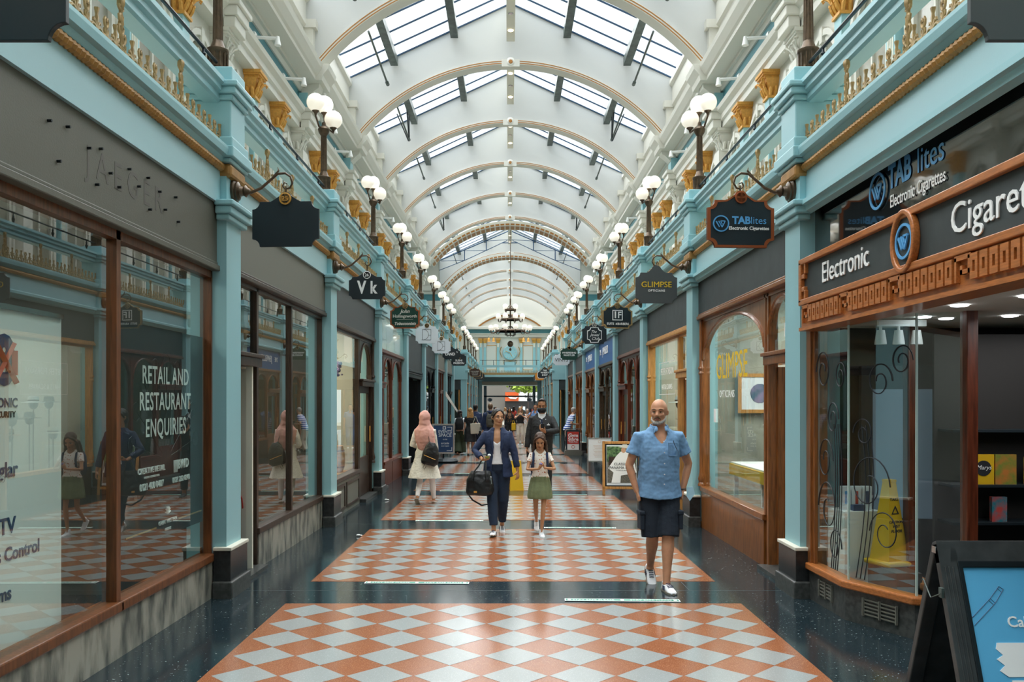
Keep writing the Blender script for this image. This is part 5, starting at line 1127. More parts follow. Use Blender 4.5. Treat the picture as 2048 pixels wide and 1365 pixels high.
# leaning panel on the left far shopfront
t = thing('leaning_flag', (-2.5, 33.4, .15), 'pale slanted banner pole leaning out from a shopfront on the left', 'banner')
MB(-1).add([(.0, -.6, 1.95), (.0, -.6, 1.75), (-.48, .5, .95), (-.48, .5, 1.05), (.01, -.58, 1.95), (.01, -.58, 1.75), (-.47, .52, .95), (-.47, .52, 1.05)], [(0,1,2,3),(4,5,6,7),(0,1,5,4),(1,2,6,5),(2,3,7,6),(3,0,4,7)]).build('pennant', 'cream', t)
# ------------------------------------------------------------------ people
S2 = bpy.data.scenes.new('workbench')
def solid(b, name, m, parent, vox=.008, sm=4, wr=0, wsc=9, slice_=None):
    me = bpy.data.meshes.new('tmp'); me.from_pydata(b.v, [], b.f)
    bm = bmesh.new(); bm.from_mesh(me)
    # orient every closed piece outward
    bmesh.ops.recalc_face_normals(bm, faces=bm.faces); bm.to_mesh(me); bm.free()
    o = bpy.data.objects.new('tmp', me); S2.collection.objects.link(o)
    r = o.modifiers.new('r', 'REMESH'); r.mode = 'VOXEL'; r.voxel_size = vox; r.adaptivity = 0
    s = o.modifiers.new('s', 'SMOOTH'); s.iterations = sm; s.factor = .5
    with bpy.context.temp_override(scene=S2, view_layer=S2.view_layers[0]):
        dg = bpy.context.evaluated_depsgraph_get(); dg.update()
        out = bpy.data.meshes.new_from_object(o.evaluated_get(dg)); out.name = name
    bpy.data.objects.remove(o); bpy.data.meshes.remove(me)
    if wr:
        cs = [v.co.copy() for v in out.vertices]; ns = [v.normal.copy() for v in out.vertices]; fl = []
        for c, nn in zip(cs, ns):
            k = noise.noise(Vector((c.x*wsc, c.y*wsc, c.z*wsc*.8))) + .5*noise.noise(Vector((c.x*wsc*2.2+5, c.y*wsc*2.2, c.z*wsc*3)))
            fl += (c + nn*k*wr)[:]
        out.vertices.foreach_set('co', fl); out.update()
    for p in out.polygons: p.use_smooth = True
    out.materials.clear()
    for x in (m if isinstance(m, (list, tuple)) else [m]): out.materials.append(M[x])
    return link(name, out, parent)
def ik(a, c, l1, l2, pole):
    a, c, pole = Vector(a), Vector(c), Vector(pole); d = c-a; L = min(d.length, (l1+l2)*.999); dn = d.normalized(); c = a+dn*L
    x = (l1*l1-l2*l2+L*L)/(2*L); h = math.sqrt(max(l1*l1-x*x, 0)); p = pole-dn*pole.dot(dn)
    return a+dn*x+p.normalized()*h, c
def rings(b, rs, n=20, pleat=0, pn=14):
    """rs: (z, cx, cy, rx, ry) closed loft"""
    vs = []
    for z, cx, cy_, rx, ry in rs:
        for j in range(n):
            a = 2*math.pi*j/n; c_, s_ = math.cos(a), math.sin(a); e = 2/2.3
            k = 1+pleat*math.cos(pn*a)
            vs.append((cx+rx*k*math.copysign(abs(c_)**e, c_), cy_+ry*k*math.copysign(abs(s_)**e, s_), z))
    m = len(rs); fs = [(i*n+j, i*n+(j+1) % n, (i+1)*n+(j+1) % n, (i+1)*n+j) for i in range(m-1) for j in range(n)]
    fs += [tuple(range(n-1, -1, -1)), tuple(range((m-1)*n, m*n))]
    return b.add(vs, fs)
def interp(rs, z):
    if z <= rs[0][0]: return rs[0][1:]
    for p, q_ in zip(rs, rs[1:]):
        if z <= q_[0]: t = (z-p[0])/(q_[0]-p[0]+1e-9); return tuple(p[i]+(q_[i]-p[i])*t for i in range(1, 5))
    return rs[-1][1:]
def shell(b, rs, a0, a1, zb, zt, off=.01, th=.014, n=36, m=18):
    """open garment wall following body rings; angle 0 = front(-y), zb/zt functions of angle (deg)"""
    vs = []
    for k, o_ in enumerate((off+th, off)):
        for i in range(m+1):
            for j in range(n+1):
                a = a0+(a1-a0)*j/n; z = zb(a)+(zt(a)-zb(a))*i/m; cx, cy_, rx, ry = interp(rs, z)
                ar = R(a-90); c_, s_ = math.cos(ar), math.sin(ar); e = 2/2.3
                vs.append((cx+(rx+o_)*math.copysign(abs(c_)**e, c_), cy_+(ry+o_)*math.copysign(abs(s_)**e, s_), z))
    N = (m+1)*(n+1); ix = lambda k, i, j: k*N+i*(n+1)+j; fs = []
    for k in (0, 1):
        for i in range(m):
            for j in range(n): fs.append((ix(k, i, j), ix(k, i, j+1), ix(k, i+1, j+1), ix(k, i+1, j)))
    for j in range(n): fs += [(ix(0, 0, j), ix(1, 0, j), ix(1, 0, j+1), ix(0, 0, j+1)), (ix(0, m, j), ix(0, m, j+1), ix(1, m, j+1), ix(1, m, j))]
    if abs(a1-a0) < 359.9:
        for i in range(m): fs += [(ix(0, i, 0), ix(0, i+1, 0), ix(1, i+1, 0), ix(1, i, 0)), (ix(0, i, n), ix(1, i, n), ix(1, i+1, n), ix(0, i+1, n))]
    return b.add(vs, fs)
def hand(b, wr_, d, palm, thumb, curl=.4, k=1.0, spread=.018):
    """wr_ wrist, d finger direction, palm = palm normal, thumb = direction of the thumb side"""
    wr_, d, palm = Vector(wr_), Vector(d).normalized(), Vector(palm).normalized(); th = Vector(thumb); th = (th-d*th.dot(d)).normalized()
    b.tube([wr_-d*.01, wr_+d*.03*k, wr_+d*.06*k, wr_+d*.088*k], [.026*k, .034*k, .038*k, .034*k], 10, flat=.42, fdir=palm)
    for i, (o_, L) in enumerate(((.030, .070), (.010, .080), (-.011, .074), (-.030, .058))):
        p = wr_+d*.078*k+th*o_*k; c = curl*(1+.12*i); dirs = []
        pts = [p-d*.02*k]; cur = p; an = c*.5; pts.append(cur)
        for q_ in range(3):
            v = (d*math.cos(an)+palm*math.sin(an)); cur = cur+v*L*k*(.45, .32, .23)[q_]; pts.append(cur); an += c
        b.tube(pts, [.0095*k, .0095*k, .009*k, .0082*k, .0065*k], 8)
    p = wr_+d*.018*k+th*.022*k; v1 = (th*.75+d*.65+palm*.25).normalized(); v2 = (th*.25+d*.85+palm*.45*(1+curl)).normalized()
    b.tube([p, p+v1*.035*k, p+v1*.04*k+v2*.03*k, p+v1*.04*k+v2*.052*k], [.014*k, .013*k, .0105*k, .008*k], 8)
def headmat(base, yaw, pitch, roll=0): return Matrix.Translation(base) @ Matrix.Rotation(R(yaw), 4, 'Z') @ Matrix.Rotation(R(pitch), 4, 'X') @ Matrix.Rotation(R(roll), 4, 'Y')
def xf(b, Mx, start=0): b.v = b.v[:start] + [tuple(Mx @ Vector(p)) for p in b.v[start:]]

mat('skin', '#c9906e', .5, var=.08, vscale=18); mat('skin_pale', '#d8a88a', .5, var=.08, vscale=18); mat('skin_brown', '#9c6b48', .5, var=.08, vscale=18); mat('skin_olive', '#b98560', .5, var=.07, vscale=18)
for m_ in ('skin', 'skin_pale', 'skin_brown', 'skin_olive'):
    bb = M[m_].node_tree.nodes['Principled BSDF']; bb.inputs['Subsurface Weight'].default_value = .08; bb.inputs['Subsurface Radius'].default_value = (.6, .25, .12); bb.inputs['Subsurface Scale'].default_value = .02
mat('hair_dark', '#1d1512', .45, bump=.6, bscale=90, stretch=(3, 3, .25)); mat('hair_brown', '#4a3020', .45, bump=.6, bscale=90, stretch=(3, 3, .25), var=.3, vscale=20); mat('hair_blond', '#b98a52', .45, bump=.6, bscale=90, stretch=(3, 3, .25), var=.25, vscale=20); mat('hair_grey', '#a5a09a', .6, bump=.3, bscale=60, var=.3, vscale=60); mat('hair_mouse', '#6b5136', .5, bump=.4, bscale=70)
mat('eye_white', '#ddd8d0', .25); mat('eye_dark', '#22160f', .2); mat('lip', '#9a5545', .5); mat('lip_pink', '#a85f55', .5)
mat('denim_shirt', '#7299bf', .85, bump=.12, bscale=14, var=.10, vscale=45); mat('navy_short', '#18222f', .85, bump=.25, bscale=80); mat('navy', '#1d2c4c', .8, bump=.15, bscale=90); mat('navy_trouser', '#1a2a40', .85, bump=.2, bscale=90)
mat('white_cloth', '#e9e9ec', .85, bump=.15, bscale=60); mat('cream_cloth', '#e2ddd0', .9, bump=.3, bscale=110, var=.12, vscale=60); mat('pink_scarf', '#d9a295', .85, bump=.2, bscale=40); mat('black_cloth', '#17181a', .75, bump=.15, bscale=60); mat('black_leather', '#121214', .4, bump=.25, bscale=50); mat('olive_skirt', '#6d7552', .85, bump=.25, bscale=60, var=.12, vscale=12); mat('green_trouser', '#3c4632', .9); mat('grey_bag', '#4c4a40', .85, bump=.2, bscale=50); mat('tote', '#c9c0ac', .9, bump=.1); mat('beige_trouser', '#cfc5b4', .85); mat('jean', '#5b7fae', .85); mat('mask_black', '#16181b', .8); mat('mask_blue', '#a9cfe0', .7); mat('sole', '#8c8478', .7); mat('sandal', '#7a4a30', .6)
m_ = mat('floral', '#e4ddd2', .85, bump=.1); t_ = m_.node_tree; v_ = t_.nodes.new('ShaderNodeTexVoronoi'); v_.inputs['Scale'].default_value = 34; r_ = t_.nodes.new('ShaderNodeValToRGB'); r_.color_ramp.elements[0].color = lin('#b5653a'); r_.color_ramp.elements[1].color = lin('#e4ddd2'); r_.color_ramp.elements[0].position = .26; r_.color_ramp.elements[1].position = .32
t_.links.new(t_.nodes['Texture Coordinate'].outputs['Object'], v_.inputs['Vector']); t_.links.new(v_.outputs['Distance'], r_.inputs['Fac']); t_.links.new(r_.outputs['Color'], t_.nodes['Principled BSDF'].inputs['Base Color'])
m_ = mat('striped', '#e8ecf2', .85); t_ = m_.node_tree; v_ = t_.nodes.new('ShaderNodeTexWave'); v_.bands_direction = 'Z'; v_.inputs['Scale'].default_value = 4.2; v_.inputs['Distortion'].default_value = .5; r_ = t_.nodes.new('ShaderNodeValToRGB'); r_.color_ramp.interpolation = 'CONSTANT'; r_.color_ramp.elements[0].color = lin('#2b4fa8'); r_.color_ramp.elements[1].color = lin('#e8ecf2'); r_.color_ramp.elements[1].position = .5
t_.links.new(t_.nodes['Texture Coordinate'].outputs['Object'], v_.inputs['Vector']); t_.links.new(v_.outputs['Fac'], r_.inputs['Fac']); t_.links.new(r_.outputs['Color'], t_.nodes['Principled BSDF'].inputs['Base Color'])

def person(label, x, y, yaw, H, sk='skin', hair='short', hairm='hair_dark', fem=False, bulk=1.0, lod=0, ank=None, wri=None, elb=None, head=(0, 0, 0), top=None, bottom=None, shoes=None, hands=None, lean=0, child=False, beard=False, mask=None, brow='hair_dark', twist=0, toes=(0, 0), lipm='lip', heel=None, bare_legs=False):
    """local frame: faces -y, x to the viewer's right; all lengths for 1.75 m, scaled by k"""
    k = H/1.75; t = empty('person', (x, y, fz(y)), R(yaw), label, 'person')
    V = lambda p: Vector(p)*k
    vox = (.0075, .012, .018)[lod]*(.9 if child and lod == 0 else 1)
    sw = (.160 if fem else .178)*(.93 if child else 1); hw = .088 if not child else .075
    hipz = .93
    ank = ank or {-1: (-.09, 0, .09), 1: (.09, 0, .09)}; wri = wri or {-1: (-.25, -.03, .86), 1: (.25, -.03, .86)}; elb = elb or {}
    heel = heel or {}
    ly = lambda z: -lean*max(0, z-.95)   # forward bend of the trunk
    def L_(p): return (p[0], p[1]+ly(p[2]), p[2])
    tr_ = [(.84, 0, .01, .10, .08), (.90, 0, .015, .158, .108), (.98, 0, .01, .155 if not fem else .16, .105), (1.08, 0, 0, .135 if not fem else .118, .09), (1.18, 0, 0, .145 if not fem else .128, .095), (1.28, 0, 0, .165 if not fem else .145, .105), (1.35, 0, .005, .168 if not fem else .146, .10), (1.40, 0, .01, .162 if not fem else .138, .086), (1.43, 0, .012, .140 if not fem else .118, .074), (1.452, 0, .012, .112 if not fem else .098, .067), (1.472, 0, .012, .084, .060), (1.49, 0, .010, .066, .056), (1.53, 0, .005, .054, .054)]
    B = bulk
    body_r = [(z*k, cx*k, (cy_+ly(z))*k, rx*B*k if z < 1.44 else rx*k, ry*B*k if z < 1.44 else ry*k) for z, cx, cy_, rx, ry in tr_]
    b = MB(); rings(b, body_r, 20)
    hip, kn, an_, sh_, el, wr = {}, {}, {}, {}, {}, {}
    for s in (-1, 1):
        hip[s] = Vector((s*hw, .005, .90)); kn[s], an_[s] = ik(hip[s], ank[s], .43, .40, (s*.08, -1, 0))
        sh_[s] = Vector(L_((s*sw, .01, 1.398))); el[s], wr[s] = ik(sh_[s], L_(wri[s]) if lean else wri[s], .285, .255, elb.get(s, (s*.4, 1, -.3)))
        lf = (.9 if fem else 1)*B**.5*(.82 if child else 1)
        b.tube([V(hip[s]+Vector((0, 0, .02))), V(hip[s].lerp(kn[s], .3)), V(hip[s].lerp(kn[s], .8)), V(kn[s]), V(kn[s].lerp(an_[s], .28)), V(kn[s].lerp(an_[s], .6)), V(an_[s])], [.088*k*lf, .084*k*lf, .06*k*lf, .056*k*lf, .058*k*lf, .044*k*lf, .033*k*lf], 14)
        af = (.84 if fem else 1)*B**.3*(.85 if child else 1)
        b.tube([V(sh_[s]+Vector((-s*.05, 0, .004))), V(sh_[s]), V(sh_[s].lerp(el[s], .35)), V(el[s]), V(el[s].lerp(wr[s], .3)), V(wr[s])], [.05*k*af, .056*k*af, .049*k*af, .038*k*af, .038*k*af, .025*k*af], 12)
        h_ = (hands or {}).get(s); d = (wr[s]-el[s]).normalized()
        if h_ is None: h_ = dict(d=d, palm=(-s, .1, 0), thumb=(0, -1, 0), curl=.45)
        if h_ != 'pocket': hand(b, V(wr[s]), h_['d'], h_['palm'], h_['thumb'], h_.get('curl', .45), k*(.9 if fem else 1))
        else: b.tube([V(wr[s]), V(wr[s]+d*.05), V(wr[s]+d*.09)], [.026*k, .036*k, .03*k], 10, flat=.5, fdir=(1, 0, 0))
        # foot inside shoe
        b.tube([V(an_[s]), V(an_[s]+Vector((0, -.0, -.035)))], [.034*k*lf, .04*k*lf], 10)
    # head
    hs = len(b.v); hc = 1.12 if child else 1.0; hk = k*hc*1.04
    hb = V(L_((0, .005, 1.503))); HM = headmat(hb, *head)
    HK = Matrix.Scale(hk, 4)
    q = MB()
    q.ball((0, .005, .145), (.074, .092, .092), 24, 16)                      # cranium
    q.ball((0, -.018, .085), (.060, .066, .082), 20, 14)                     # face
    q.ball((0, -.055, .028), (.026, .024, .020), 14, 10)                     # chin
    q.tube([(-.045, -.01, .055), (-.036, -.045, .032), (0, -.062, .022), (.036, -.045, .032), (.045, -.01, .055)], .02 if not fem else .017, 10)   # jaw
    q.tube([(0, -.078, .128), (0, -.092, .105), (0, -.104, .088), (0, -.09, .078)], [.008, .010, .0125, .008], 10)      # nose
    for s in (-1, 1):
        q.ball((s*.0125, -.090, .083), (.009, .010, .008), 8, 6)
        q.ball((s*.036, -.060, .092), (.024, .020, .022), 12, 8)             # cheek
        q.tube([(s*.072, .006, .133), (s*.080, .018, .13), (s*.079, .016, .104), (s*.070, .006, .09)], [.007, .010, .008, .006], 8)   # ear
    q.tube([(-.05, -.060, .136), (-.025, -.080, .139), (0, -.082, .136), (.025, -.080, .139), (.05, -.060, .136)], .0105, 8)      # brow
    q.tube([(-.02, -.082, .056), (0, -.088, .057), (.02, -.082, .056)], .0085, 8)
    q.tube([(0, .015, .06), (0, .012, -.03)], [.05, .054], 12)
    xf(q, HM @ HK); b.add(q.v, q.f)
    solid(b, 'body', sk, t, vox, 3)
    def hp(n, q2, m, rm=False, **kw):
        xf(q2, HM @ HK)
        return solid(q2, n, m, t, **kw) if rm else q2.build(n, m, t, True)
    if lod < 2:
        for s in (-1, 1):
            hp('eye', MB().ball((s*.029, -.0715, .116), (.0125, .010, .0065), 12, 8), 'eye_white')
            hp('iris', MB().ball((s*.029, -.0795, .116), (.0052, .004, .0055), 10, 8), 'eye_dark')
            hp('eyelid', MB().tube([(s*.016, -.0775, .1185), (s*.028, -.083, .1225), (s*.042, -.0755, .119)], .0028, 6), brow)
            hp('eyebrow', MB().tube([(s*.014, -.089, .138), (s*.03, -.089, .143), (s*.048, -.077, .139)], [.0032, .0042, .002], 6), brow)
        hp('lips', MB().tube([(-.022, -.083, .058), (-.008, -.0935, .0595), (0, -.094, .058), (.008, -.0935, .0595), (.022, -.083, .058)], [.002, .0048, .004, .0048, .002], 8).tube([(-.018, -.084, .054), (0, -.094, .0525), (.018, -.084, .054)], [.002, .0052, .002], 8), lipm)
    else:
        for s in (-1, 1): hp('eye', MB().ball((s*.029, -.076, .116), (.011, .008, .006), 8, 6), 'eye_dark')
    if beard:
        q = MB().tube([(-.062, -.005, .075), (-.056, -.035, .045), (-.03, -.066, .022), (0, -.076, .014), (.03, -.066, .022), (.056, -.035, .045), (.062, -.005, .075)], [.008, .013, .016, .018, .016, .013, .008], 8).ball((0, -.073, .028), (.020, .014, .014))
        hp('beard', q, 'hair_grey', True, vox=.005, sm=2)
        hp('moustache', MB().tube([(-.03, -.080, .052), (-.015, -.094, .067), (0, -.099, .070), (.015, -.094, .067), (.03, -.080, .052)], [.004, .006, .006, .006, .004], 8), 'hair_mouse')
    if hair == 'short':
        q = MB().ball((0, .024, .160), (.081, .092, .092), 20, 14).ball((0, .05, .11), (.068, .055, .07))
        for s in (-1, 1): q.ball((s*.066, -.004, .150), (.014, .034, .03))
        q.tube([(-.045, -.045, .222), (0, -.055, .230), (.045, -.043, .222)], .020, 8); hp('hair', q, hairm, True, vox=.007, sm=2, wr=.003, wsc=60)
    if hair == 'crop':
        q = MB().ball((0, .020, .156), (.081, .092, .093), 20, 14).ball((0, .04, .11), (.070, .058, .06)); hp('hair', q, hairm, True, vox=.008, sm=2)
    if hair == 'bun':      # parted, drawn back
        q = MB().ball((0, .020, .166), (.082, .092, .088), 20, 14).ball((0, .055, .10), (.07, .055, .08)).ball((0, .10, .10), (.04, .035, .04))
        q.tube([(.010, -.058, .216), (.042, -.060, .196), (.069, -.040, .158), (.078, -.004, .11)], [.010, .013, .014, .012], 8); q.tube([(.0, -.058, .217), (-.040, -.060, .197), (-.068, -.040, .160), (-.078, -.004, .11)], [.010, .013, .014, .012], 8)
        hp('hair', q, hairm, True, vox=.007, sm=2, wr=.003, wsc=50)
    if hair in ('long', 'longback'):
        q = MB().ball((0, .020, .166), (.083, .093, .089), 20, 14).ball((0, .05, .08), (.078, .05, .10))
        q.tube([(.008, -.060, .216), (.044, -.062, .194), (.073, -.036, .15), (.09, .0, .09), (.088, .0, .02), (.10, -.03, -.07), (.085, -.045, -.15)], [.012, .014, .017, .020, .024, .026, .012], 8)
        q.tube([(0, -.060, .216), (-.044, -.062, .194), (-.073, -.036, .15), (-.09, .0, .09), (-.09, .0, .02), (-.105, -.03, -.08), (-.11, -.04, -.2)], [.012, .014, .017, .020, .024, .028, .012], 8)
        for i in range(7): q.tube([(-.07+.023*i, .06, .1), (-.085+.028*i, .075, 0), (-.09+.03*i, .08, -.1), (-.08+.028*i, .075, -.2-.02*(i % 3))], [.03, .03, .026, .010], 8)
        hp('hair', q, hairm, True, vox=.008, sm=2, wr=.005, wsc=40)
    if mask:
        q = MB(); n = 12; vs = []
        for i, z in enumerate((.095, .075, .05, .025, .006)):
            for j in range(n+1):
                a = R(-78+156*j/n); r_ = (.066, .070, .072, .066, .052)[i]; yy = (-.040, -.046, -.046, -.038, -.028)[i]
                vs.append((r_*1.02*math.sin(a), yy-(r_-.006)*math.cos(a)*1.0+(-.008 if abs(math.sin(a)) < .3 and i < 3 else 0), z+(.004 if abs(j-n/2) < 2 and i == 0 else 0)))
        q.add(vs, [(i*(n+1)+j, i*(n+1)+j+1, (i+1)*(n+1)+j+1, (i+1)*(n+1)+j) for i in range(4) for j in range(n)])
        o = hp('face_mask', q, mask); so = o.modifiers.new('s', 'SOLIDIFY'); so.thickness = .003
        for s in (-1, 1): hp('mask_loop', MB().tube([(s*.062, -.05, .085), (s*.078, .0, .10)], .0015, 5), mask)
    J = dict(k=k, V=V, R=body_r, hip=hip, kn=kn, an=an_, sh=sh_, el=el, wr=wr, t=t, vox=vox, B=B, fem=fem, child=child, L=L_, ly=ly)
    # garments
    if bottom:
        kind, m = bottom[0], bottom[1]; q = MB()
        lf = (.95 if fem else 1)*B**.5
        if kind in ('trousers', 'leggings', 'shorts', 'wide'):
            wdt = {'trousers': (.098, .092, .078, .068, .060), 'leggings': (.092, .082, .06, .058, .040), 'shorts': (.108, .112, .115, .115, .115), 'wide': (.10, .11, .13, .15, .17)}[kind]
            rings(q, [(.80*k, 0, .01*k, .09*k, .08*k)] + [(z, cx, cy_, rx+.006*k, ry+.006*k) for z, cx, cy_, rx, ry in body_r if .83*k < z < .95*k] + [(1.04*k, 0, body_r[3][2], .140*k*B, .098*k*B)], 20)
            for s in (-1, 1):
                H0, K0, A0 = hip[s], kn[s], an_[s]
                if kind == 'shorts':
                    e_ = H0.lerp(K0, 1.0); q.tube([V(H0+Vector((0, 0, .04))), V(H0.lerp(K0, .35)), V(H0.lerp(K0, .8)), V(e_)], [.105*k*lf, .108*k*lf, .104*k*lf, .102*k*lf], 16)
                else:
                    end = A0.lerp(K0, .12 if kind == 'trousers' else .0)
                    q.tube([V(H0+Vector((0, 0, .03))), V(H0.lerp(K0, .35)), V(K0), V(K0.lerp(end, .5)), V(end)], [w_*k*lf for w_ in wdt], 16)
            solid(q, bottom[2] if len(bottom) > 2 else kind, m, t, vox, 4, .005*k, 11)
        if kind == 'skirt':
            z0 = bottom[3]; mid = (kn[-1]+kn[1])/2; cx, cy_ = mid.x*.5, mid.y*.4
            rs = [(z0*k, cx*k, cy_*k, bottom[4]*k, bottom[4]*.82*k), ((z0+.04)*k, cx*k, cy_*k, (bottom[4]+.005)*k, bottom[4]*.83*k), ((z0+.15)*k, cx*.6*k, cy_*.6*k, (.9*bottom[4]+.012)*k, .78*bottom[4]*k), (.93*k, 0, .01*k, .176*k, .13*k), (1.03*k, 0, .0, .145*k*B, .112*k*B)]
            rings(q, rs, 84, .035, 13); solid(q, 'skirt', m, t, vox, 2, .004*k, 12)
    if top:
        kind, m, sl, hem = top[:4]; q = MB(); vn = top[4] if len(top) > 4 else 0
        def nk(a): aa = abs((a+180) % 360-180); w_ = 34 if kind == 'shirt' else 60; return (1.492 if aa > w_ else 1.492-(.055+vn)*(1-aa/w_)**(1 if vn else .6))*k
        g0 = {'shirt': .016, 'tee': .010, 'blazer': .026, 'jacket': .026, 'coat': .02, 'dress': .012}[kind]*k
        rr_ = list(body_r)
        if hem < .84: rr_ = [(hem*k, 0, .02*k, top[5]*k if len(top) > 5 else .2*k, (top[5] if len(top) > 5 else .2)*.75*k)] + rr_[1:]
        else: rr_ = [(z, cx, cy_, max(rx, (.166 if not fem else .142)*k*B)+(max(0, 1.02*k-z)*.17 if kind == 'shirt' else 0), max(ry, .130*k*B if not fem else .110*k*B)+(max(0, 1.02*k-z)*.10 if kind == 'shirt' else 0)) if z < 1.30*k and kind in ('shirt', 'jacket', 'blazer', 'coat') else (z, cx, cy_, rx, ry) for z, cx, cy_, rx, ry in rr_]
        a0, a1 = (-180, 180) if kind not in ('blazer',) else (20, 340)
        if kind == 'blazer':
            shell(q, rr_, a0, a1, lambda a: hem*k, lambda a: (1.492-(.0 if 60 < a < 300 else .10*(1-min(abs(a-20), abs(340-a))/40)*0))*k, g0-.014*k, .016*k)
        elif kind == 'jacket': shell(q, rr_, 3, 357, lambda a: hem*k, lambda a: (1.50 if 50 < a < 310 else 1.50-.10*(1-min(a, 360-a)/50))*k, g0-.012*k, .015*k)
        else: shell(q, rr_, a0, a1, lambda a: (hem-(.010 if kind == 'shirt' else 0)*math.cos(R(2*a)))*k, nk, g0-.010*k, .013*k)
        af = (.88 if fem else 1)*B**.3*(.85 if child else 1); ex = {'shirt': .022, 'tee': .012, 'blazer': .014, 'jacket': .018, 'coat': .020, 'dress': .012}[kind]
        for s in (-1, 1):
            S_, E_, W_ = sh_[s], el[s], wr[s]
            pts = [S_+Vector((-s*.055, 0, .004)), S_, S_.lerp(E_, .4)]; rd = [.056*af, .060*af+ex*.25, .050*af+ex*.8]
            if sl <= 1: pts.append(S_.lerp(E_, max(sl, .45))); rd.append(.044*af+ex*1.4)
            else: pts += [E_, E_.lerp(W_, .5), E_.lerp(W_, min(sl-1, .97))]; rd += [.042*af+ex, .040*af+ex*.9, .032*af+ex*.9]
            q.tube([V(p) for p in pts], [r_*k for r_ in rd], 14)
        solid(q, top[6] if len(top) > 6 else {'tee': 'top'}.get(kind, kind), m, t, vox, 3, (.0075 if kind != 'tee' else .003)*k, 12)
        if kind in ('shirt',):
            q = MB(); CR = [(1.455*k, 0, .005*k, .088*k, .078*k), (1.475*k, 0, .004*k, .078*k, .074*k), (1.515*k, 0, .004*k, .070*k, .070*k)]
            shell(q, CR, 24, 336, lambda a: 1.458*k, lambda a: (1.512-.012*math.cos(R(a)))*k, .002*k, .010*k, 30, 6)
            for s in (-1, 1): q.tube([V((s*.034, -.076, 1.492)), V((s*.050, -.092, 1.468)), V((s*.075, -.105, 1.435))], [.010*k, .022*k, .006*k], 8, flat=.35, fdir=(0, -1, .6))
            solid(q, 'collar', m, t, min(vox, .007), 2)
    if shoes:
        kind, m = shoes[:2]
        for i, s in enumerate((-1, 1)):
            A = an_[s]; pit = heel.get(s, 0); ya = toes[i]
            q = MB(); rs = [(0, .055, .030, .05), (0, .03, .040, .052), (0, -.02, .040, .062 if kind != 'sandal' else .03), (0, -.08, .042, .05 if kind != 'sandal' else .022), (0, -.14, .044, .036), (0, -.18, .036, .030), (0, -.20, .02, .022)]
            hgt = {'trainer': 1.0, 'sandal': .55, 'boot': 1.15, 'high': 1.0}[kind]
            pts = [(0, y_, .5*h_*hgt+.006) for _, y_, w_, h_ in rs]; vs = []; n = 12
            for _, y_, w_, h_ in rs:
                for j in range(n):
                    a = 2*math.pi*j/n; vs.append((w_*math.cos(a), y_, max(.002, h_*hgt*.55+h_*hgt*.60*math.sin(a))))
            q.add(vs, [(i_*n+j, i_*n+(j+1) % n, (i_+1)*n+(j+1) % n, (i_+1)*n+j) for i_ in range(len(rs)-1) for j in range(n)] + [tuple(range(n-1, -1, -1)), tuple(range((len(rs)-1)*n, len(rs)*n))])
            if kind != 'sandal': q.tube([(0, .012, .03), (0, .015, .085 if kind == 'trainer' else .13)], [.042, .038], 12)
            SM = Matrix.Translation(V(A)) @ Matrix.Rotation(R(ya), 4, 'Z') @ Matrix.Rotation(R(-pit), 4, 'X') @ Matrix.Translation(V((0, 0, -.09))) @ Matrix.Scale(k*(1.0 if not fem else .93), 4)
            xf(q, SM); sh0 = solid(q, 'shoe' if kind != 'sandal' else 'sandal', m, t, .006 if lod == 0 else .01, 2)
            q = MB().prism([(-.034, .06), (-.045, 0), (-.042, -.06), (-.05, -.12), (-.04, -.18), (0, -.207), (.04, -.18), (.05, -.12), (.042, -.06), (.045, 0), (.034, .06), (0, .072)], 0, .018, 'z'); xf(q, SM); q.build('sole', 'sole' if kind != 'high' else 'white_cloth', sh0)
            if lod == 0 and kind in ('trainer', 'high'):
                q = MB()
                for i_ in range(4): q.tube([(-.022, -.045-.02*i_, .072-.008*i_), (0, -.047-.02*i_, .079-.008*i_), (.022, -.045-.02*i_, .072-.008*i_)], .0035, 5)
                for s_ in (-1, 1):
                    for i_ in range(3): q.tube([(s_*.046, -.03-.022*i_, .02), (s_*.040, -.012-.022*i_, .055)], .003, 4)
                xf(q, SM); q.build('laces', 'navy' if kind == 'trainer' else 'sign_white', sh0)
    return J

def strap(J, pts, r, m, n='strap', parent=None, flat=.35): return MB().tube([J['V'](p) for p in pts], r*J['k'], 8, flat=flat, fdir=(0, 0, 1)).build(n, m, parent or J['t'], True)

# 1 bald man in blue shirt
J = person('bald bearded man in a pale blue short-sleeved shirt and navy shorts, hands in pockets', 1.37, 7.93, 4, 1.765, 'skin', 'none', bulk=1.02, beard=True, brow='hair_mouse',
    ank={-1: (-.03, .22, .155), 1: (.03, -.16, .09)}, heel={-1: -38}, wri={-1: (-.215, -.03, .89), 1: (.225, .0, .90)}, elb={-1: (-1, .5, 0), 1: (1, .5, 0)}, hands={-1: 'pocket', 1: 'pocket'}, head=(-24, -3, 0),
    top=('shirt', 'denim_shirt', .62, .84, .10), bottom=('shorts', 'navy_short', 'shorts'), shoes=('trainer', 'white_cloth'), toes=(0, 4))
k = J['k']; V = J['V']
q = MB()
for z in (1.36, 1.26, 1.16, 1.06, .97): q.lathe([(.006, 0), (.006, -.004), (0, -.005)], V((.012, interp(J['R'], z*k)[1]/k-(.158 if z < 1.3 else .140), z)), 8, 'y')
q.build('shirt_button', 'white_cloth', J['t'])
q = MB(); q.frame([(.05, 1.23), (.13, 1.23), (.135, 1.35), (.05, 1.35)], [(.054, 1.234), (.126, 1.234), (.131, 1.338), (.054, 1.338)], -.150, -.138); q.v = [tuple(Vector(p)*k) for p in q.v]; q.build('chest_pocket', 'denim_shirt', J['t'])
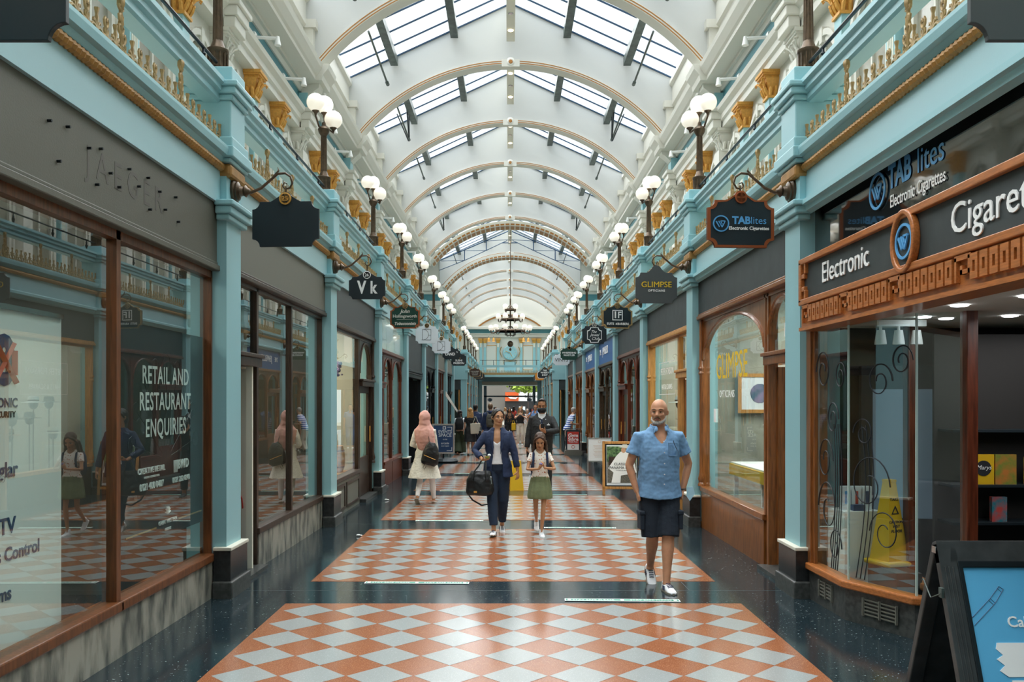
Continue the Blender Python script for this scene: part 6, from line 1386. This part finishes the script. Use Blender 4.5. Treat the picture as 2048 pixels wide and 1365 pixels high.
q = MB().tube([V((.095, -.155, 1.37)), V((.10, -.162, 1.34)), V((.13, -.160, 1.28))], .003, 5); g_ = q.build('hanging_glasses', 'ink', None); g_.location = J['t'].location; g_.rotation_euler = J['t'].rotation_euler; tag(g_, 'thin dark spectacles hooked in the shirt pocket of the bald man', 'glasses')
for s in (-1, 1):
    q = MB(); c = J['hip'][s].lerp(J['kn'][s], .62); q.box(-.02, .02, -.075, .075, -.09, .075); q.box(-.026, .026, -.08, .08, .045, .085); q.v = [tuple((Vector(p)+c+Vector((s*.10, -.01, 0)))*k) for p in q.v]; q.build('cargo_pocket', 'navy_short', J['t'], bevel=.01)
q = MB().box(-.004, .004, -.07, .07, -.05, .05); q.v = [tuple((Vector((p[0]+.02*p[2]/.05, p[1]*.3, p[2]-.02))+J['wr'][1]+Vector((.05, -.05, -.02)))*k) for p in q.v]
q = MB().add([tuple(V(J['wr'][1]+Vector(p))) for p in ((.03, -.05, .03), (.085, -.04, .035), (.105, -.04, -.03), (.05, -.06, -.095), (.02, -.06, -.05), (.03, -.04, .03), (.085, -.03, .035), (.105, -.03, -.03), (.05, -.05, -.095), (.02, -.05, -.05))], [(0,1,2,3,4),(5,9,8,7,6),(0,1,6,5),(1,2,7,6),(2,3,8,7),(3,4,9,8),(4,0,5,9)])
o = q.build('face_mask', 'mask_blue'); o.location = J['t'].location; o.rotation_euler = J['t'].rotation_euler; tag(o, 'pale blue surgical mask dangling at the wrist of the bald man', 'mask')
MB().tube([tuple(V(J['wr'][1]+Vector((.028*math.cos(a/3), .028*math.sin(a/3), .012)))) for a in range(20)], .005, 5).build('wrist_band', 'ink', J['t'])

# 2 woman in navy blazer
J = person('dark-haired woman in a navy blazer, white top and navy trousers looking up to her left', -.19, 11.25, -3, 1.66, 'skin_olive', 'bun', 'hair_dark', True, 1.08,
    ank={-1: (-.04, -.20, .085), 1: (.05, .20, .12)}, heel={1: -25, -1: 6}, wri={-1: (-.19, -.24, 1.05), 1: (.30, -.08, .83)}, elb={-1: (-1, .6, -.2), 1: (1, .8, 0)},
    hands={-1: dict(d=(.75, -.5, .15), palm=(.1, -.2, 1), thumb=(.2, -1, .3), curl=.55), 1: dict(d=(.0, -.25, -1), palm=(-.8, .6, 0), thumb=(-.6, -.8, -.1), curl=.5)}, head=(26, -7, 4),
    top=('blazer', 'navy', 1.75, .80, 0, .19, 'blazer'), bottom=('trousers', 'navy_trouser'), shoes=('trainer', 'white_cloth'), toes=(-3, 8), lipm='lip_pink')
k = J['k']; V = J['V']; q = MB(); shell(q, J['R'], -180, 180, lambda a: .98*k, lambda a: (1.40 if abs((a+180) % 360-180) > 55 else 1.40-.13*(1-abs((a+180) % 360-180)/55))*k, .0, .012*k); solid(q, 'white_top', 'white_cloth', J['t'], .007, 7, .003, 12)
q = MB()
for s in (-1, 1):
    q.tube([V((s*.052, .05, 1.50)), V((s*.062, -.02, 1.49)), V((s*.066, -.095, 1.42)), V((s*.075, -.125, 1.32)), V((s*.06, -.135, 1.20)), V((s*.052, -.135, 1.12))], [.012*k, .016*k, .024*k, .03*k, .018*k, .008*k], 8, flat=.35, fdir=(0, -1, 0))
solid(q, 'lapels', 'navy', J['t'], .006, 2)
MB().tube([V((.04*math.sin(a), -.06-.03*math.cos(a*.7), 1.46-.06*math.cos(a))) for a in (-1.2, -.6, 0, .6, 1.2)], .0012, 4).build('necklace', 'gold', J['t'])
T = J['t']; W_ = J['wr'][-1]
def carried(nm, J, lab, cat, off=(0, 0, 0)):
    e = empty(nm, J['t'].matrix_basis @ Vector(V(off)), J['t'].rotation_euler.z, lab, cat); return e
o = carried('earphone_case', J, 'small green and clear item held in the hand of the woman in the blazer', 'gadget', W_+Vector((.075, -.075, .045)))
MB().box(-.03, .03, -.02, .02, -.01, .015).build('green_part', 'letter_blue', o) if False else MB().box(-.035, .02, -.02, .02, -.012, .012).build('green_part', 'packet_green', o); MB().ball((.02, 0, .025), (.022, .018, .018)).build('clear_part', 'sign_white', o, True)
o = carried('handbag', J, 'large black holdall with long straps hanging from the arm of the woman in the blazer', 'bag', (-.235, -.16, .74))
q = MB(); rings(q, [(-.17, 0, 0, .17, .09), (-.13, 0, 0, .185, .105), (.02, 0, 0, .175, .095), (.11, .01, 0, .15, .065), (.15, .01, 0, .13, .03)], 24); solid(q, 'body', 'black_leather', o, .01, 3, .012, 8)
MB().tube([(-.09, -.09, .02), (-.07, -.07, .14), (-.01, -.03, .22), (.02, 0, .28), (.05, 0, .31), (.08, .0, .28), (.08, -.03, .22), (.08, -.07, .14), (.09, -.09, .02)], .010, 7).build('handle', 'black_leather', o, True)
MB().tube([(-.16, 0, .05), (-.17, 0, -.14), (-.10, .02, -.24), (.02, .03, -.31), (.13, .0, -.29), (.18, 0, -.1), (.16, 0, .05)], .012, 6, flat=.3, fdir=(0, 1, 0)).build('long_strap', 'black_cloth', o, True)
MB().box(-.07, -.03, -.115, -.105, -.13, -.108).build('gold_plate', 'gold', o); MB().tube([(.15, -.07, .06), (.16, -.08, -.02)], .007, 6).ball((.15, -.07, .07), .012).build('buckle', 'chrome', o)

# 3 girl
J = person('girl with long brown hair, floral top and olive skirt looking down at her hands', .37, 11.1, 0, 1.33, 'skin_olive', 'long', 'hair_brown', True, 1.0, child=True,
    ank={-1: (-.05, .34, .22), 1: (.02, -.10, .09)}, heel={-1: -42}, wri={-1: (-.03, -.27, 1.17), 1: (.06, -.27, 1.19)}, elb={-1: (-1, .2, -1), 1: (1, .2, -1)},
    hands={-1: dict(d=(.45, -.35, .8), palm=(.6, .5, .3), thumb=(.2, .3, .9), curl=.6), 1: dict(d=(-.25, -.2, 1), palm=(-.9, .2, 0), thumb=(-.2, .9, .2), curl=.5)}, head=(-4, 22, 0),
    top=('tee', 'floral', .5, 1.0, .02, .2, 'floral_top'), bottom=('skirt', 'olive_skirt', 'skirt', .64, .21), shoes=('high', 'white_cloth'), toes=(0, 6))
V = J['V']
for s in (-1, 1): MB().tube([V((s*.10, .10, 1.40)), V((s*.105, .03, 1.475)), V((s*.115, -.07, 1.43)), V((s*.12, -.115, 1.32)), V((s*.125, -.105, 1.2)), V((s*.14, -.02, 1.12))], .020*J['k'], 8, flat=.3, fdir=(0, -1, 0)).build('backpack_strap', 'navy', J['t'], True)
o = carried('small_backpack', J, 'dark backpack worn by the girl with the floral top', 'backpack', (0, .19, 1.25)); q = MB(); rings(q, [(-.17, 0, 0, .11, .06), (-.1, 0, 0, .125, .07), (.08, 0, 0, .115, .065), (.15, 0, 0, .08, .05)], 20); solid(q, 'body', 'navy', o, .01, 3)
o = carried('purple_toy', J, 'little purple toy between the fingers of the girl', 'toy', (0, -.33, 1.26)); MB().ball((0, 0, 0), (.022, .014, .014)).build('toy', 'lilac', o, True)

# 4 security guard
J = person('tall man in a black jacket, black face mask and lanyard holding a phone', .58, 15.9, -4, 1.83, 'skin_brown', 'short', 'hair_dark', False, 1.0, mask='mask_black',
    ank={-1: (-.12, .12, .09), 1: (.12, -.1, .09)}, wri={-1: (-.28, -.02, .80), 1: (.06, -.30, 1.17)}, elb={-1: (-1, .6, 0), 1: (1, .0, -.6)},
    hands={-1: None or dict(d=(0, -.1, -1), palm=(1, 0, 0), thumb=(0, -1, 0), curl=.5), 1: dict(d=(-.6, -.3, .6), palm=(-.2, .5, .9), thumb=(.2, .2, 1), curl=.6)}, head=(-2, 4, 0),
    top=('jacket', 'black_cloth', 1.93, .84, 0, .2, 'jacket'), bottom=('trousers', 'black_cloth'), shoes=('boot', 'black_leather'))
V = J['V']; q = MB(); shell(q, J['R'], -60, 60, lambda a: 1.1*J['k'], lambda a: 1.495*J['k'], -.006, .014); solid(q, 'white_shirt', 'white_cloth', J['t'], .009, 2)
MB().prism([(-.012, 1.46), (.012, 1.46), (.022, 1.25), (0, 1.22), (-.022, 1.25)], -.128, -.118).build('tie', 'navy', J['t'])
for s in (-1, 1): MB().tube([V((s*.06, .03, 1.51)), V((s*.062, -.05, 1.49)), V((s*.05 + .02, -.115, 1.36)), V((.035, -.135, 1.2))], .010, 6, flat=.3, fdir=(0, -1, 0)).build('lanyard', 'sign_white', J['t'], True)
q = MB().prism([(.09, 1.285), (.15, 1.285), (.145, 1.30), (.13, 1.305), (.12, 1.325), (.11, 1.305), (.095, 1.30)], -.142, -.137); q.v = [tuple(Vector(p)*J['k']) for p in q.v]; q.build('jacket_emblem', 'white_cloth', J['t'])
o = carried('phone', J, 'black phone held by the man in the black jacket', 'phone', J['wr'][1]+Vector((-.04, -.03, .09))); MB().box(-.035, .035, -.006, .006, -.06, .06).build('handset', 'black_leather', o, bevel=.005)
o = carried('radio_handset', J, 'small black radio held low by the man in the black jacket', 'radio', J['wr'][-1]+Vector((.02, -.05, -.1))); MB().box(-.025, .025, -.02, .02, -.06, .05).tube([(0, 0, .05), (0, 0, .13)], .006, 6).build('radio', 'black_leather', o)

# 5 woman with pink headscarf, back view
J = person('woman in a pink headscarf, cream tunic and white leggings walking away', -1.50, 14.7, 172, 1.585, 'skin_olive', 'none', 'hair_dark', True, 1.05,
    ank={-1: (-.13, -.17, .09), 1: (.10, .20, .16)}, heel={1: -40}, wri={-1: (-.20, -.12, .86), 1: (.17, -.22, 1.1)}, head=(-6, 6, 0),
    top=('coat', 'cream_cloth', 1.93, .50, 0, .30, 'tunic'), bottom=('leggings', 'white_cloth'), shoes=('sandal', 'sandal'))
V = J['V']; k = J['k']; q = MB(); HB = V(J['L']((0, .005, 1.515)))
q.ball(HB+Vector((0, .02, .14)), (.10, .115, .118), 20, 14).ball(HB+Vector((0, .03, .03)), (.10, .10, .12))
rings(q, [(.98*k, -.03, .07, .05, .03), (1.06*k, -.04, .085, .14, .055), (1.18*k, -.03, .085, .17, .075), (1.32*k, -.01, .06, .175, .11), (1.42*k, 0, .04, .17, .12), (1.50*k, 0, .02, .12, .11), (1.56*k, 0, .02, .09, .1)], 24, .05, 9); solid(q, 'headscarf', 'pink_scarf', J['t'], .009, 4, .010, 9)
o = carried('backpack', J, 'slouchy black leather backpack on the shoulder of the woman in the headscarf', 'backpack', (-.16, .20, .98)); q = MB(); rings(q, [(-.20, 0, 0, .12, .06), (-.15, -.01, 0, .155, .085), (0, 0, 0, .15, .085), (.12, .01, 0, .11, .06), (.19, .02, 0, .05, .03)], 20); b9 = solid(q, 'body', 'black_leather', o, .009, 3, .008, 10)
b9.rotation_euler.y = R(-14)
MB().tube([(.02, .02, .18), (.05, -.04, .32), (.06, -.14, .40)], .012, 7, flat=.4).build('shoulder_strap', 'black_leather', o, True); MB().tube([(-.10, .088, -.10), (0, .094, -.06), (.10, .08, -.02)], .005, 5).build('gold_zip', 'gold', o); MB().tube([(.08, .06, -.15), (.12, .07, -.24), (.10, .07, -.27), (.07, .06, -.22)], .005, 5).build('loose_strap', 'black_leather', o)

# 6 on: people farther away
J = person('woman with a black backpack, white top and long olive trousers walking away', -1.76, 29.6, 175, 1.56, 'skin_pale', 'longback', 'hair_dark', True, 1.0, 1, ank={-1: (-.08, -.1, .09), 1: (.08, .12, .1)}, head=(-35, 0, 0), top=('tee', 'white_cloth', .5, 1.0), bottom=('wide', 'green_trouser', 'trousers'), shoes=('sandal', 'sandal'))
o = carried('backpack', J, 'black patterned backpack on the woman in olive trousers', 'backpack', (0, .19, 1.22)); V = J['V']; q = MB(); rings(q, [(-.22, 0, 0, .13, .07), (0, 0, 0, .15, .09), (.16, 0, 0, .12, .07), (.2, 0, 0, .08, .05)], 18); solid(q, 'body', 'black_cloth', o, .014, 2)
J = person('woman with long fair hair in a black dress walking away with a tote bag', -1.38, 29.2, 178, 1.64, 'skin_pale', 'longback', 'hair_blond', True, 1.1, 1, ank={-1: (-.08, -.12, .09), 1: (.06, .16, .13)}, heel={1: -30}, top=('dress', 'black_cloth', .6, .50, 0, .21, 'dress'), shoes=('sandal', 'black_leather'))
V = J['V']; o = carried('tote_bag', J, 'beige canvas tote bag on the shoulder of the fair-haired woman', 'bag', (-.21, .17, 1.03)); MB().prism([(-.17, -.2), (.17, -.22), (.19, .14), (-.16, .16)], -.03, .03).build('bag_body', 'tote', o, bevel=.02); MB().tube([(-.1, 0, .15), (0, -.05, .4), (.1, 0, .14)], .009, 5).build('handle', 'tote', o)
J = person('man with curly dark hair in dark clothes seen from behind, beyond the fair-haired woman', -1.27, 30.8, 175, 1.77, 'skin_brown', 'short', 'hair_dark', False, 1.0, 1, top=('jacket', 'navy', 1.5, .84, 0, .2, 'top'), bottom=('trousers', 'navy_trouser'), shoes=('boot', 'black_leather'))
J = person('man in a navy hooded jacket with a grey rucksack seen from behind', -.68, 28.8, 183, 1.80, 'skin_pale', 'crop', 'hair_mouse', False, 1.1, 1, ank={-1: (-.1, -.1, .09), 1: (.1, .1, .1)}, top=('jacket', 'navy', 1.95, .82, 0, .2, 'jacket'), bottom=('trousers', 'navy_trouser'), shoes=('boot', 'black_leather'))
V = J['V']; MB().tube([V((-.1, .06, 1.47)), V((0, .11, 1.46)), V((.1, .06, 1.47))], .05, 8).build('hood', 'navy', J['t'], True)
o = carried('rucksack', J, 'grey-brown rucksack on the man in the navy jacket', 'backpack', (0, .22, 1.20)); q = MB(); rings(q, [(-.24, 0, 0, .13, .07), (-.1, 0, 0, .155, .1), (.1, 0, 0, .145, .09), (.2, 0, 0, .10, .06)], 18); solid(q, 'body', 'grey_bag', o, .014, 2); MB().box(-.1, .1, .08, .13, -.18, .02).build('front_pocket', 'grey_bag', o, bevel=.02)
for s in (-1, 1): MB().tube([(s*.08, -.03, .18), (s*.1, -.12, .27)], .015, 6).build('strap', 'grey_bag', o)
o = carried('shoulder_bag', J, 'black bag hanging low beside the man in the navy jacket', 'bag', (.34, 0, .74)); MB().box(-.04, .04, -.12, .12, -.14, .12).build('bag_body', 'black_leather', o, bevel=.03); MB().tube([(0, -.08, .12), (0, 0, .22), (0, .08, .12)], .01, 5).build('handle', 'black_leather', o)
person('dark-haired woman in black far down the arcade beside a yellow bag', -.02, 40, 0, 1.62, 'skin_brown', 'longback', 'hair_dark', True, 1.0, 2, top=('tee', 'black_cloth', 1.9, .8, 0, .2, 'top'), bottom=('trousers', 'black_cloth'), shoes=('boot', 'black_leather'))
o = empty('yellow_bag', (.17, 39.8, .62), 0, 'bright yellow bag held by the woman in black far down the arcade', 'bag'); o.location.z = fz(40)+.75; MB().box(-.1, .1, -.06, .06, -.18, .16).build('bag_body', 'yellow', o, bevel=.03); MB().tube([(-.05, 0, .15), (-.05, 0, .28), (.0, 0, .3), (.05, 0, .15)], .01, 5).build('handle', 'yellow', o)
person('blonde woman in a black top and beige trousers with both hands raised to her chin', .45, 37.2, 0, 1.65, 'skin_pale', 'long', 'hair_blond', True, 1.2, 1, wri={-1: (-.05, -.24, 1.42), 1: (.07, -.24, 1.40)}, elb={-1: (-1, .2, -.8), 1: (1, .2, -.8)}, hands={-1: dict(d=(.5, 0, .6), palm=(0, 1, 0), thumb=(0, 0, 1), curl=.8), 1: dict(d=(-.5, 0, .6), palm=(0, 1, 0), thumb=(0, 0, 1), curl=.8)}, top=('tee', 'black_cloth', .3, 1.0, .03), bottom=('trousers', 'beige_trouser'), shoes=('trainer', 'white_cloth'), head=(8, 0, 0))
person('white-haired person in a pale top far behind the blonde woman', .83, 40.5, 0, 1.58, 'skin_pale', 'crop', 'hair_grey', True, 1.1, 2, top=('tee', 'white_cloth', .6, .92), bottom=('trousers', 'beige_trouser'), shoes=('trainer', 'white_cloth'))
J = person('man in a blue shirt holding up a phone behind the masked man', 1.02, 34.0, -10, 1.78, 'skin', 'short', 'hair_dark', False, 1.05, 1, wri={-1: (-.14, -.33, 1.38), 1: (.25, -.05, .86)}, elb={-1: (-.8, .2, -1)}, hands={-1: dict(d=(.1, -.1, 1), palm=(.6, .5, 0), thumb=(.9, .2, .3), curl=.7)}, top=('shirt', 'jean', .6, .86, .05), bottom=('trousers', 'jean'), shoes=('trainer', 'white_cloth'))
V = J['V']; o = carried('phone', J, 'dark phone held up by the man in the blue shirt', 'phone', J['wr'][-1]+Vector((0, -.03, .14))); MB().box(-.037, .037, -.006, .006, -.07, .07).build('handset', 'black_leather', o)
person('elderly man in a blue and white striped shirt bending beside a shopfront', 2.08, 30.9, 100, 1.66, 'skin_pale', 'crop', 'hair_grey', False, 1.2, 1, lean=.45, wri={-1: (-.12, -.28, 1.1), 1: (.12, -.28, 1.1)}, top=('tee', 'striped', .7, .86, 0, .2, 'striped_shirt'), bottom=('trousers', 'beige_trouser'), shoes=('boot', 'black_leather'), head=(0, 10, 0))
for i, (x, y, m1, m2, hm, fem, lab) in enumerate(((-1.9, 46, 'cream_cloth', 'jean', 'hair_brown', True, 'distant woman in cream and jeans near the left shopfronts'), (-.9, 52, 'black_cloth', 'black_cloth', 'hair_dark', False, 'distant man in black beyond the crossing'), (.3, 58, 'red', 'black_cloth', 'hair_dark', True, 'distant figure in a red top near the far exit'), (.9, 63, 'grey_bag', 'jean', 'hair_mouse', False, 'distant man in grey by the way out'), (-.3, 60, 'tote', 'navy_trouser', 'hair_blond', True, 'distant fair-haired figure near the far exit'), (1.5, 50, 'navy', 'navy_trouser', 'hair_dark', False, 'distant man in navy on the right beyond the crossing'))):
    person(lab, x, y, (i*67) % 200, 1.62+.04*(i % 4), 'skin', 'longback' if fem else 'short', hm, fem, 1.0, 2, top=('shirt' if not fem else 'tee', m1, .6, .9), bottom=('trousers', m2), shoes=('boot', 'black_leather'))
bpy.data.scenes.remove(S2)
